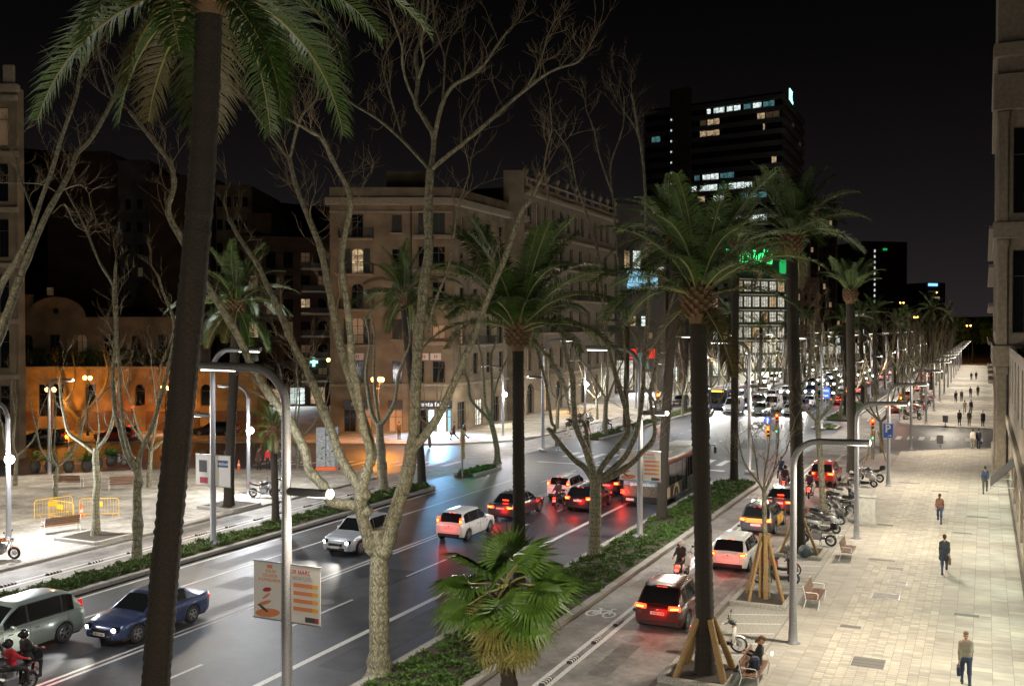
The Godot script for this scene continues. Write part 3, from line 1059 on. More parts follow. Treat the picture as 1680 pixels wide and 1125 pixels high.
func left_row():
	# dark house with the blue glazed gallery
	var o := base("gallery_building")
	tag(o, "dark building with blue lit glazed gallery and bright shop floors", "building")
	var a := Vector3(-55.42, 0, -159.52)
	var b := Vector3(-49.06, 0, -166.90)
	var xf := wall_frame(a, b)
	var w := (b - a).length()
	var q := func(u, v): return Vector2((u - 1010.0) * w / 82.0, 11.0 + (537.0 - v) / 9.8)
	var ops := []
	var op := func(u0, v0, u1, v1, look):
		var p: Vector2 = q.call(u0, v1)
		var r: Vector2 = q.call(u1, v0)
		ops.append([p.x, p.y, r.x, r.y, look, false])
	op.call(1024, 411, 1034, 440, "window_warm")
	op.call(1038, 411, 1052, 441, "window_white")
	op.call(1034, 518, 1044, 535, "window_warm")
	op.call(1052, 518, 1060, 535, "window_white")
	op.call(1058, 545, 1072, 556, "window_dim")
	op.call(1012, 590, 1040, 640, "window_store")
	op.call(1046, 578, 1066, 606, "window_cyan")
	op.call(1046, 610, 1070, 640, "window_store")
	facade(o, xf, w, 31.5, ops, M["render_grey"])
	for k in 8:                                                     # glazed gallery in front of the wall
		for r in 3:
			var p: Vector2 = q.call(1024 + k * 6.3, 475 - r * 10.4)
			var e: Vector2 = q.call(1024 + k * 6.3 + 5.8, 475 - r * 10.4 - 9.6)
			var s := S()
			boxx(s, xf * Transform3D(Basis(), Vector3((p.x + e.x) / 2, (p.y + e.y) / 2, 0.9)), Vector3((e.x - p.x) / 2, (e.y - p.y) / 2, 0.02))
			part(s, "gallery_window", M["window_blue"], o)
	ledge(o, xf, 1.2, 7.2, 16.9, 0.3, 1.0, M["iron"], "gallery_floor")
	ledge(o, xf, 1.2, 7.2, 20.55, 0.25, 1.0, M["iron"], "gallery_roof")
	base_poly_box(o, a + xf.basis.z * -0.45, b + xf.basis.z * -0.45, 24, 0, 31.4, M["render_grey"], "roof_and_rear")
	for k in [[1.5, 4.0], [5.2, 7.4]]:
		var s := S()
		boxx(s, xf * Transform3D(Basis(), Vector3((k[0] + k[1]) / 2, 6.6, 0.3)), Vector3((k[1] - k[0]) / 2, 0.8, 0.08), 0.02)
		part(s, "red_sign", glow("red_sign", 1.0, 0.05, 0.03, 0.8), o)
	spot(o, xf * Vector3(4, 3, 1), xf.basis * Vector3(0, -0.4, 1), 70, 260, Color(0.9, 0.95, 1.0), 0.8)
	# store with neon sign
	o = base("department_store")
	tag(o, "bright department store with green neon lettering above lit white floors", "building")
	a = Vector3(-55.04, 0, -245.76)
	b = Vector3(-44.58, 0, -257.25)
	xf = wall_frame(a, b)
	w = (b - a).length()
	ops = []
	for f in 6:
		var y := 1.0 + f * 3.75
		for k in 6:
			var x := 0.4 + k * (w - 0.6) / 6.0
			ops.append([x, y, x + (w - 0.6) / 6.0 - 0.35, y + (2.6 if f else 3.0), "window_store" if (f * 7 + k * 3) % 5 else "window_warm", false])
	facade(o, xf, w, 32.0, ops, M["green_wall"])
	for f in 6: ledge(o, xf, 0, w, 3.9 + f * 3.75, 0.3, 0.3, M["white_board"], "floor_band")
	letters("El Corte Inglés", 2.7, M["neon_green"], o, xf * Transform3D(Basis().scaled(Vector3(0.55, 1.25, 1)), Vector3(4.1, 28.2, 0.25)), "neon_sign", 0.1)
	var gs := S()
	boxx(gs, xf * Transform3D(Basis(), Vector3(w - 1.3, 26.0, 0.5)), Vector3(1.1, 1.7, 0.4), 0.05)
	part(gs, "green_sign", glow("green_sign", 0.03, 0.75, 0.2, 0.5), o)
	base_poly_box(o, a + xf.basis.z * -0.4, b + xf.basis.z * -0.4, 40, 0, 31.9, M["green_wall"], "roof_and_rear")
	spot(o, xf * Vector3(5, 10, 3), xf.basis * Vector3(0, -0.5, 1), 75, 900, Color(1.0, 1.0, 0.9), 1.5)
	# plain blocks stepping back along the left pavement
	var looks := ["dark brick block with one row of lit shops", "tall dark block behind the bare trees", "dark slab block with warm vertical edges", "low distant block with scattered lit windows", "far block near the end of the avenue"]
	var rows := [[1096, 1150, 196, 27.0, "brick_dark"], [1150, 1206, 222, 28.0, "render_grey"], [1328, 1372, 400, 62.0, "tower_core"], [1292, 1345, 300, 26.0, "brick_dark"], [1372, 1425, 420, 21.0, "render_grey"]]
	for i in rows.size():
		var r: Array = rows[i]
		o = base("apartment_block")
		tag(o, looks[i], "building", "blocks along the left side of the avenue")
		a = ray_point(r[0], r[2])
		b = ray_point(r[1], r[2] + 3.0)
		xf = wall_frame(a, b)
		w = (b - a).length()
		ops = []
		var nf := int((r[3] - 5.0) / 3.6)
		var nc := maxi(2, int(w / 2.6))
		for f in nf:
			for k in nc:
				var x := 0.6 + k * (w - 0.9) / nc
				var lit := (f * 31 + k * 17 + i * 7) % 9
				ops.append([x, 4.6 + f * 3.6, x + 1.2, 6.6 + f * 3.6, "window_warm" if lit == 0 else ("window_white" if lit == 1 and i != 2 else "bare"), false])
		for k in nc:
			var x := 0.5 + k * (w - 0.8) / nc
			ops.append([x, 0.3, x + 1.8, 3.4, "window_store" if (k + i) % 2 else "window_white", false])
		facade(o, xf, w, r[3], ops, M[r[4]])
		if i == 2:
			for x in [0.15, w - 0.15, w * 0.3]:
				gs = S()
				boxx(gs, xf * Transform3D(Basis(), Vector3(x, 38, 0.2)), Vector3(0.3, 23.5, 0.2))
				part(gs, "edge_pier", M["plaster"], o)
		base_poly_box(o, a + xf.basis.z * -0.4, b + xf.basis.z * -0.4, 30, 0, r[3] - 0.1, M[r[4]], "roof_and_rear")
	# two far buildings over the end of the avenue
	o = base("far_block")
	tag(o, "distant brown block with a column of white stair lights", "building")
	a = Vector3(-51.68, 0, -494.45); b = Vector3(-33.16, 0, -509.70)
	xf = wall_frame(a, b); w = (b - a).length()
	facade(o, xf, w, 51.0, [], M["party_wall"])
	for k in 11:
		gs = S()
		boxx(gs, xf * Transform3D(Basis(), Vector3(6.7, 46.5 - k * 2.6, 0.1)), Vector3(0.35, 0.6, 0.1))
		part(gs, "stair_window", M["window_white"], o)
		ledge(o, xf, 9, w - 2.5, 45.0 - k * 3.2, 0.9, 0.5, M["brick_dark"], "balcony_band")
	gs = S()
	boxx(gs, xf * Transform3D(Basis(), Vector3(11.8, 47.3, 0.6)), Vector3(1.1, 0.45, 0.1))
	part(gs, "green_sign", M["green_sign"], o)
	base_poly_box(o, a + xf.basis.z * -0.3, b + xf.basis.z * -0.3, 20, 0, 50.8, M["party_wall"], "roof_and_rear")
	o = base("far_block")
	tag(o, "small far building with a blue rooftop sign over dark palms", "building")
	a = Vector3(-36.96, 0, -755.07); b = Vector3(-24.97, 0, -767.27)
	xf = wall_frame(a, b); w = (b - a).length()
	facade(o, xf, w, 42.0, [[2.5, 35.0, 12.0, 36.6, "window_dim", false], [6.0, 31.0, 12.5, 32.4, "window_warm", false]], M["render_grey"])
	gs = S()
	boxx(gs, xf * Transform3D(Basis(), Vector3(6, 40.5, 0.3)), Vector3(4.0, 0.9, 0.2))
	part(gs, "rooftop_sign", M["sign_blue"], o)
	base_poly_box(o, a + xf.basis.z * -0.3, b + xf.basis.z * -0.3, 20, 0, 41.8, M["render_grey"], "roof_and_rear")

func office_tower():
	var o := base("office_tower")
	tag(o, "tall dark office tower with horizontal bands and scattered lit floors", "building")
	var l := Vector3(-99.02, 0, -313.52)
	var c := Vector3(-54.54, 0, -305.56)
	var r := Vector3(-55.52, 0, -349.24)
	var top := 80.5
	var s := S()
	prism(s, PackedVector2Array([flat(l), flat(c), flat(r), flat(r + (l - c))]), 0, top)
	part(s, "glass_body", M["tower_glass"], o)
	var f1 := wall_frame(l, c)
	var f2 := wall_frame(c, r)
	var w1 := (c - l).length()
	var w2 := (r - c).length()
	for k in 22:
		var y := top - 1.4 - k * 3.35
		s = S()
		boxx(s, f1 * Transform3D(Basis(), Vector3(w1 / 2, y, 0.35)), Vector3(w1 / 2 + 0.3, 0.7, 0.36))
		boxx(s, f2 * Transform3D(Basis(), Vector3(w2 / 2, y, 0.35)), Vector3(w2 / 2 + 0.3, 0.7, 0.36))
		part(s, "floor_band", M["tower_band"], o)
	s = S()
	boxx(s, f1 * Transform3D(Basis(), Vector3(w1 * 0.285, top / 2 + 2.5, 0.8)), Vector3(w1 * 0.075, top / 2 + 2.5, 0.8))
	part(s, "stair_core", M["tower_core"], o)
	for k in 12:
		s = S()
		boxx(s, f1 * Transform3D(Basis(), Vector3(w1 * 0.222, top - 4.5 - k * 3.35, 1.7)), Vector3(0.22, 0.28, 0.1))
		part(s, "stair_light", M["window_white"], o)
	# lit offices: floor counted from the roof, from-to along the front in shares of its width
	for e in [[0, 0.47, 0.50, "window_white"], [0, 0.52, 0.60, "window_white"], [0, 0.615, 0.66, "window_white"], [0, 0.665, 0.715, "window_white"], [0, 0.80, 0.86, "window_white"], [0, 0.735, 0.79, "window_cyan"], [0, 0.87, 0.95, "window_cyan"],
		[1, 0.42, 0.47, "window_dim"], [1, 0.475, 0.565, "window_warm"], [1, 0.83, 0.885, "window_warm"], [1, 0.89, 0.985, "window_dim"], [2, 0.42, 0.565, "window_warm"], [2, 0.87, 0.885, "window_warm"], [5, 0.93, 0.965, "window_warm"],
		[6, 0.38, 0.42, "window_cyan"], [6, 0.44, 0.56, "window_white"], [6, 0.57, 0.67, "window_cyan"], [7, 0.36, 0.40, "window_white"], [7, 0.42, 0.55, "window_white"], [7, 0.56, 0.62, "window_cyan"], [7, 0.63, 0.80, "window_white"], [8, 0.40, 0.46, "window_warm"], [8, 0.52, 0.60, "window_white"], [8, 0.72, 0.9, "window_cyan"], [9, 0.4, 0.5, "window_dim"], [2, 0.05, 0.12, "window_cyan"], [10, 0.5, 0.9, "window_white"]]:
		var n := maxi(1, int(round((e[2] - e[1]) * w1 / 2.4)))
		for k in n:
			var x0: float = w1 * lerpf(e[1], e[2], float(k) / n) + 0.1
			var x1: float = w1 * lerpf(e[1], e[2], (k + 1.0) / n) - 0.1
			s = S()
			boxx(s, f1 * Transform3D(Basis(), Vector3((x0 + x1) / 2, top - 3.08 - e[0] * 3.35, 0.06)), Vector3((x1 - x0) / 2, 0.85 + 0.1 * ((k * 7 + e[0]) % 3) - 0.12, 0.05))
			part(s, "office_window", M[e[3]], o)
	for e in [[1, 0.5], [2, 0.85]]:
		s = S()
		boxx(s, f2 * Transform3D(Basis(), Vector3(w2 * e[1], top - 3.08 - e[0] * 3.35, 0.06)), Vector3(1.8, 0.85, 0.05))
		part(s, "office_window", M["window_dim"], o)
	letters("PX,", 3.6, M["sign_cyan"], o, f2 * Transform3D(Basis(), Vector3(w2 * 0.34, top + 1.6, 0.4)), "roof_sign", 0.3)

func back_left():
	var o: Node3D
	var s := S()
	# party walls and flats behind the plaza
	var spec := [[78, 181, 150, 37.0, "party_wall", 0, "blank dark brown party wall of the block behind the domed villa"], [179, 246, 153, 36.2, "render_grey", 3, "grey rear of flats with one cyan lit window"], [243, 345, 147, 33.0, "party_wall", 0, "reddish blank side wall behind the tall palm trunk"], [348, 413, 150, 32.0, "plaster_dark", 4, "brown flats with small dark windows behind the dark palm"]]
	for i in spec.size():
		var r: Array = spec[i]
		o = base("apartment_block")
		tag(o, r[6], "building", "dark blocks behind the plaza")
		var a := ray_point(r[0], r[2])
		var b := ray_point(r[1], r[2])
		var xf := wall_frame(a, b)
		var w := (b - a).length()
		var ops := []
		if r[5]:
			for f in 8:
				for k in r[5]:
					var x: float = 0.7 + k * (w - 0.9) / r[5]
					ops.append([x, 5.0 + f * 3.4, x + 0.85, 6.5 + f * 3.4, "window_cyan" if (i == 1 and f == 6 and k == 0) else ("window_dim" if (i == 1 and f == 4 and k == 2) else "bare"), false])
		facade(o, xf, w, r[3], ops, M[r[4]])
		ledge(o, xf, 0, w, r[3] - 0.6, 0.5, 0.4, M[r[4]], "coping")
		base_poly_box(o, a + xf.basis.z * -0.4, b + xf.basis.z * -0.4, 18, 0, r[3] - 0.1, M[r[4]], "roof_and_rear")
	# stepped flats with balconies
	o = base("terraced_flats")
	tag(o, "dark stepped block of flats with pale balcony fronts left of the corner building", "building")
	var a := Vector3(-91.35, 0, -109.68)
	var b := Vector3(-82.79, 0, -118.08)
	var xf := wall_frame(a, b)
	var w := (b - a).length()
	var ops := []
	for f in 6:
		for k in 5:
			var x := 0.6 + k * 2.35
			ops.append([x, 3.2 + f * 3.2, x + 1.3, 5.4 + f * 3.2, "window_warm" if (f == 3 and k == 3) or (f == 2 and k == 0) else ("window_dim" if (f + k) % 4 == 0 else "bare"), false])
	for k in 4: ops.append([0.5 + k * 2.8, 0.3, 2.6 + k * 2.8, 2.7, ["window_store", "window_warm", "window_white", "window_warm"][k], false])
	facade(o, xf, w, 23.5, ops, M["brick_dark"])
	s = S()
	for r in [[-0.55, 0.55, -0.18, 0.18], [-0.18, 0.18, 0.18, 0.62], [-0.18, 0.18, -0.62, -0.18]]:
		boxx(s, xf * Transform3D(Basis(), Vector3(9.3 + (r[0] + r[1]) / 2, 6.2 + (r[2] + r[3]) / 2, 0.5)), Vector3((r[1] - r[0]) / 2, (r[3] - r[2]) / 2, 0.08))
	part(s, "pharmacy_sign", M["sign_cyan"], o)
	spot(o, xf * Vector3(6, 2.6, 0.6), xf.basis * Vector3(0, -0.5, 1), 70, 70, Color(0.95, 0.97, 1.0), 0.6)
	for f in 6:
		ledge(o, xf, 1.6, 5.0, 2.6 + f * 3.2, 0.35, 1.3, M["render_grey"], "balcony_slab")
		ledge(o, xf, 7.6, 11.6, 3.4 + f * 3.1, 0.3, 1.5, M["white_board"], "balcony_slab")
		ledge(o, xf, 7.65, 11.55, 3.75 + f * 3.1, 0.7, 1.42, M["render_grey"], "balcony_front")
	base_poly_box(o, a + xf.basis.z * -0.4, b + xf.basis.z * -0.4, 14, 0, 23.4, M["brick_dark"], "roof_and_rear")
	base_poly_box(o, Vector3(-93.61, 0, -113.04), Vector3(-90.52, 0, -114.48), 10, 23.3, 27.0, M["brick_dark"], "roof_storey")
	# corniced house at the left edge
	o = base("corniced_house")
	tag(o, "beige house with stacked cornices and tall windows at the left edge", "building")
	a = Vector3(-80.30, 0, -55.25); b = Vector3(-72.75, 0, -58.77)
	xf = wall_frame(a, b); w = (b - a).length()
	ops = []
	for f in 6:
		for k in 3:
			var x := w - 1.45 - k * 2.6
			ops.append([x, 3.0 + f * 4.6, x + 0.9, 6.2 + f * 4.6, "window_dim" if f == 5 and k == 0 else "dark", false])
	facade(o, xf, w, 31.0, ops, M["plaster"])
	for f in 6: ledge(o, xf, 0, w + 0.35, 6.7 + f * 4.6, 0.45, 0.4, M["stone"])
	ledge(o, xf, 0, w + 0.5, 30.4, 0.6, 0.6, M["stone"])
	for k in 4: ledge(o, xf, w - 0.8 - k * 2.0, w - k * 2.0 + 0.1, 31.0, 1.6, 0.3, M["stone"], "merlon")
	base_poly_box(o, a + xf.basis.z * -0.4, b + xf.basis.z * -0.4, 1.2, 0, 30.9, M["plaster"], "roof_and_rear")
	# villa with round gable and its ochre street wall
	o = base("gabled_villa")
	tag(o, "low villa with a round plaster gable behind the street wall", "building")
	a = Vector3(-100.91, 0, -80.95); b = Vector3(-83.10, 0, -89.25)
	xf = wall_frame(a, b); w = (b - a).length()
	ops = []
	for k in 6: ops.append([1.2 + k * 3.1, 7.3, 2.4 + k * 3.1, 10.2, "dark" if k != 2 else "window_dim", k % 2 == 0])
	facade(o, xf, w, 12.2, ops, M["plaster"])
	s = S()
	var arc := PackedVector2Array()
	for k in 17:
		var t := PI * k / 16
		arc.append(Vector2(5.1 + cos(t) * 3.3, 12.2 + sin(t) * 2.3))
	slab_xy(s, xf * Transform3D(Basis(), Vector3(0, 0, -0.3)), arc, 0.35)
	var gab := part(s, "round_gable", M["plaster"], o)
	s = S()
	lathe(s, xf * Transform3D(Basis(Vector3.RIGHT, PI / 2), Vector3(5.1, 12.9, 0.06)), [Vector2(0, 0.02), Vector2(0.33, 0.02), Vector2(0.33, 0)], 14, false)
	part(s, "oculus", M["glass_dark"], gab)
	s = S()
	boxx(s, xf * Transform3D(Basis(), Vector3(1.3, 13.2, -0.8)), Vector3(0.65, 1.6, 0.6), 0.03)
	part(s, "chimney", M["plaster"], o)
	s = S()
	boxx(s, xf * Transform3D(Basis(), Vector3(3.3, 15.2, -2.5)), Vector3(0.28, 0.45, 0.28), 0.03)
	part(s, "roof_lantern", M["window_dim"], o)
	base_poly_box(o, a + xf.basis.z * -0.45, b + xf.basis.z * -0.45, 10, 0, 12.1, M["plaster_dark"], "roof_and_rear")
	o = base("street_wall")
	tag(o, "ochre street wall with dark plinth lit amber behind the plaza", "wall")
	a = Vector3(-92.96, 0, -74.72); b = Vector3(-69.66, 0, -85.58)
	xf = wall_frame(a, b); w = (b - a).length()
	ops = []
	for k in [2.6, 4.2, 7.6, 12.8, 16.2, 19.8]: ops.append([k, 1.6 if k < 5 else 2.7, k + 1.1, 5.0, "dark" if k != 4.2 else "bare", k > 12])
	facade(o, xf, w, 6.9, ops, M["ochre"])
	for k in [[0.0, 2.6], [5.4, 12.7], [14.0, 16.1], [17.4, 19.7], [21.0, 25.7]]: ledge(o, xf, k[0], k[1], 0, 2.2, 0.1, M["plinth"], "plinth")
	ledge(o, xf, 0, w, 6.6, 0.3, 0.25, M["stone"], "coping")
	base_poly_box(o, a + xf.basis.z * -0.4, b + xf.basis.z * -0.4, 4, 0, 6.8, M["ochre"], "rear_mass")

func right_side():
	# projecting stone building beyond the shops, its end towards us
	mt("stone_dark", 0.25, 0.215, 0.165, 0.85, 0, "soft", 0.3, "lump", 0.6)
	var o := base("pilaster_building")
	tag(o, "stone building with giant pilasters and moulded cornices at the right edge", "building")
	var a := Vector3(0.75, 0, -81.5)
	var b := Vector3(9.0, 0, -81.5)
	var xf := wall_frame(a, b)
	var ops := [[1.05, 1.5, 2.9, 7.4, "dark", false], [1.05, 10.6, 3.4, 16.6, "dark", false], [1.05, 19.2, 3.4, 25.4, "dark", false], [4.2, 10.6, 6.6, 16.6, "dark", false], [4.2, 19.2, 6.6, 25.4, "dark", false]]
	facade(o, xf, 8.25, 42.0, ops, M["stone_dark"])
	var yl := [[0.0, 0.7, 0.3], [8.2, 1.5, 0.45], [17.4, 1.2, 0.4], [26.6, 2.6, 0.5], [30.4, 1.0, 0.6]]
	for y in yl:
		ledge(o, xf, -0.25, 8.25, y[0], y[1], y[2], M["stone_dark"])
	for y in [[0.7, 7.5], [9.7, 7.7], [18.6, 8.0]]:
		ledge(o, xf, 0.05, 0.75, y[0], y[1], 0.2, M["stone_dark"], "pilaster")
		ledge(o, xf, -0.02, 0.85, y[0] + y[1] - 0.6, 0.55, 0.26, M["stone_dark"], "capital")
	ops = []
	for f in 3:
		for k in 4: ops.append([1.6 + k * 4.6, [1.2, 10.6, 19.2][f], 4.2 + k * 4.6, [7.2, 16.6, 25.4][f], "dark", false])
	facade(o, Transform3D(Basis(Vector3(0, 0, 1), Vector3.UP, Vector3(-1, 0, 0)), Vector3(0.75, 0, -101.5)), 20.0, 42.0, ops, M["stone_dark"])
	var sx := Transform3D(Basis(Vector3(0, 0, 1), Vector3.UP, Vector3(-1, 0, 0)), Vector3(0.75, 0, -101.5))
	for y in yl: ledge(o, sx, 0, 19.9, y[0], y[1], y[2] * 0.5, M["stone_dark"])
	base_poly_box(o, Vector3(1.2, 0, -82), Vector3(8.8, 0, -82), 19, 0, 41.8, M["stone_dark"], "rear_mass")
	var s := S()
	boxx(s, xf * Transform3D(Basis(), Vector3(1.95, 6.3, 0.05)), Vector3(0.6, 0.7, 0.03))
	part(s, "blue_screen", M["sign_blue"], o)
	# shops along the near right side, just out of the frame but for their fronts
	o = base("shop_row")
	tag(o, "pale facade with lit shop windows and folding awning along the right pavement", "building")
	sx = Transform3D(Basis(Vector3(0, 0, 1), Vector3.UP, Vector3(-1, 0, 0)), Vector3(1.62, 0, -80.8))
	ops = []
	for k in 9:
		ops.append([2.2 + k * 6.0, 0.6, 6.2 + k * 6.0, 3.6, "window_store", false])
		for f in 4: ops.append([3.0 + k * 6.0, 6.2 + f * 4.2, 4.5 + k * 6.0, 9.0 + f * 4.2, "dark", false])
	facade(o, sx, 62.0, 9.6, ops.filter(func(e): return e[3] < 9.5), M["stone_dark"])
	ledge(o, sx, 0, 62, 4.3, 0.5, 0.25, M["stone_dark"])
	base_poly_box(o, Vector3(2.1, 0, -80.8), Vector3(9, 0, -80.8), -61.5, 0, 9.5, M["stone_dark"], "rear_mass")
	s = S()
	for k in 2:
		var z0 := 17.2 + k * 0.0
		if k == 0:
			quad(s, sx * Vector3(17, 3.7, 0.05), sx * Vector3(20.6, 3.7, 0.05), sx * Vector3(20.6, 2.5, 1.25), sx * Vector3(17, 2.5, 1.25))
			quad(s, sx * Vector3(17, 2.5, 1.25), sx * Vector3(20.6, 2.5, 1.25), sx * Vector3(20.6, 2.2, 1.27), sx * Vector3(17, 2.2, 1.27))
			quad(s, sx * Vector3(17, 3.66, 0.05), sx * Vector3(17, 2.46, 1.25), sx * Vector3(20.6, 2.46, 1.25), sx * Vector3(20.6, 3.66, 0.05))
	part(s, "awning", mt("awning", 0.045, 0.05, 0.04, 0.8), o)
	for x in [17.1, 20.5]:
		s = S()
		tube(s, [sx * Vector3(x, 2.4, 0.05), sx * Vector3(x, 2.48, 1.2)], 0.025, 6)
		part(s, "awning_arm", M["steel"], o)
	for k in 9:
		var al := AreaLight3D.new()
		al.name = "window_light"
		al.light_color = Color(0.93, 1.0, 0.93)
		al.light_energy = 12.0
		al.area_size = Vector2(3.4, 2.4)
		al.shadow_enabled = true
		o.add_child(al, true)
		al.transform = Transform3D(Basis.looking_at(Vector3(-1, -0.25, 0), Vector3.UP), sx * Vector3(4.2 + k * 6.0, 2.2, 0.1))
	# dark house beyond the crossing on the right
	o = base("dark_house")
	tag(o, "dark house with bracketed balconies beyond the crossing at right", "building")
	sx = Transform3D(Basis(Vector3(0, 0, 1), Vector3.UP, Vector3(-1, 0, 0)), Vector3(1.3, 0, -190))
	ops = []
	for k in 10:
		for f in 6: ops.append([2.0 + k * 6.0, 1.0 + f * 4.4, 4.0 + k * 6.0, 4.0 + f * 4.4, "dark" if (k * f + k) % 7 else "window_dim", false])
	facade(o, sx, 62, 27.0, ops, M["stone_dark"])
	for f in 5: ledge(o, sx, 0, 62, 4.6 + f * 4.4, 0.4, 0.9, M["stone_dark"], "balcony_slab")
	base_poly_box(o, Vector3(1.8, 0, -128.2), Vector3(10, 0, -128.2), 61, 0, 26.9, M["stone_dark"], "rear_mass")

# ---------------------------------------------------------------- street lamps
const WARM := Color(1.0, 0.94, 0.85)
const WHITE := Color(0.97, 0.98, 1.0)

func elbow(side: float, r: float, top: float, reach: float) -> Array:
	var pts := [Vector3(0, top - r, 0)]
	for k in 7:
		var a := PI / 2 * (k + 1) / 7.0
		pts.append(Vector3(side * r * (1 - cos(a)), top - r + sin(a) * r, 0))
	pts.append(Vector3(side * reach, top + 0.03, 0))
	return pts

func pavement_lamp(at: Vector3, side: float, energy: float, star: float, label: String, group: String, star_dir := Vector3(1, -0.12, 0.5)):
	var o := base("street_lamp", at, 0, label, "street lamp", group)
	var s := S()
	lathe(s, Transform3D.IDENTITY, [Vector2(0.26, 0), Vector2(0.26, 0.03), Vector2(0.16, 0.06), Vector2(0.15, 0.4), Vector2(0.135, 0.45), Vector2(0.12, 3.0), Vector2(0.105, 6.25)], 14)
	part(s, "pole", M["pole"], o)
	s = S()
	tube(s, elbow(side, 0.85, 7.0, 2.5), 0.105, 12, true)
	var arm := part(s, "arm", M["pole"], o)
	s = S()
	bx(s, side * 1.2, side * 2.4, 6.921, 6.94, -0.045, 0.045, 0.008)
	part(s, "lamp_lens", M["lamp_glow"], arm)
	spot(o, Vector3(side * 1.9, 6.82, 0), Vector3(side * 0.06, -1, 0), 82, energy, WARM, 0.2)
	s = S()
	ball(s, Vector3(side * 2.505, 7.03, 0), Vector3(0.02, 0.05, 0.05), 10)
	part(s, "end_lens", M["lamp_glow"], arm)
	omni(o, Vector3(side * 2.75, 7.0, 0), energy * (0.9 if at.z > -20.0 else (0.10 if at.z > -80.0 else 0.05)), WARM, 0.2)
	if star > 0.0:
		s = S()
		boxx(s, Transform3D(Basis(), Vector3(0, 4.2, 0)), Vector3(0.09, 0.13, 0.16), 0.02)
		part(s, "floodlight_housing", M["pole_dark"], o)
		var d := star_dir.normalized()
		s = S()
		ball(s, Vector3(0, 4.2, 0) + d * 0.3, Vector3(0.24, 0.24, 0.24), 14)
		part(s, "floodlight_bulb", M["star_glow"], o)
		omni(o, Vector3(0, 4.2, 0) + d * 0.3, star, WHITE, 0.2)
	return o

func road_lamp(at: Vector3, energy: float, label: String, banners: int, flip := 1.0):
	var o := base("road_lamp", at, 0, label, "street lamp", "tall lamps on the planted medians")
	var s := S()
	lathe(s, Transform3D.IDENTITY, [Vector2(0.42, 0.1), Vector2(0.42, 0.26), Vector2(0.36, 0.3), Vector2(0.15, 0.32), Vector2(0.145, 3.0), Vector2(0.12, 8.8)], 16)
	part(s, "pole", M["pole"], o)
	s = S()
	tube(s, elbow(-flip, 1.1, 9.9, 3.0), 0.12, 12, true)
	var arm := part(s, "arm", M["pole"], o)
	s = S()
	bx(s, -flip * 1.7, -flip * 2.9, 9.79, 9.825, -0.06, 0.06, 0.008)
	part(s, "lamp_lens", M["lamp_glow"], arm)
	s = S()
	tube(s, [Vector3(flip * 0.1, 6.6, 0), Vector3(flip * 0.3, 6.6, 0), Vector3(flip * 1.35, 6.62, 0)], 0.115, 12, true)
	arm = part(s, "arm", M["pole_dark"], o)
	s = S()
	lathe(s, Transform3D(Basis(Vector3.BACK, -flip * PI / 2), Vector3(flip * 1.35, 6.62, 0)), [Vector2(0.118, 0), Vector2(0.118, 0.1), Vector2(0.07, 0.13)], 12)
	part(s, "end_cap", M["white_metal"], arm)
	s = S()
	ball(s, Vector3(flip * 1.48, 6.62, 0), Vector3(0.03, 0.065, 0.065), 10)
	part(s, "end_lens", M["lamp_glow"], arm)
	s = S()
	bx(s, flip * 0.7, flip * 1.3, 6.502, 6.53, -0.05, 0.05, 0.006)
	part(s, "lamp_lens", M["lamp_glow"], arm)
	spot(o, Vector3(-flip * 2.3, 9.7, 0), Vector3(-flip * 0.2, -1, 0), 80, energy, WHITE, 0.25)
	spot(o, Vector3(flip * 1.0, 6.42, 0), Vector3(flip * 0.2, -1, 0), 80, energy * 0.6, WARM, 0.2)
	omni(o, Vector3(flip * 1.75, 6.6, 0), energy * (2.6 if at.z > -21.0 else (0.5 if at.z > -80.0 else 0.15)), WARM, 0.2)
	if banners: banner_pair(o, banners)
	return o

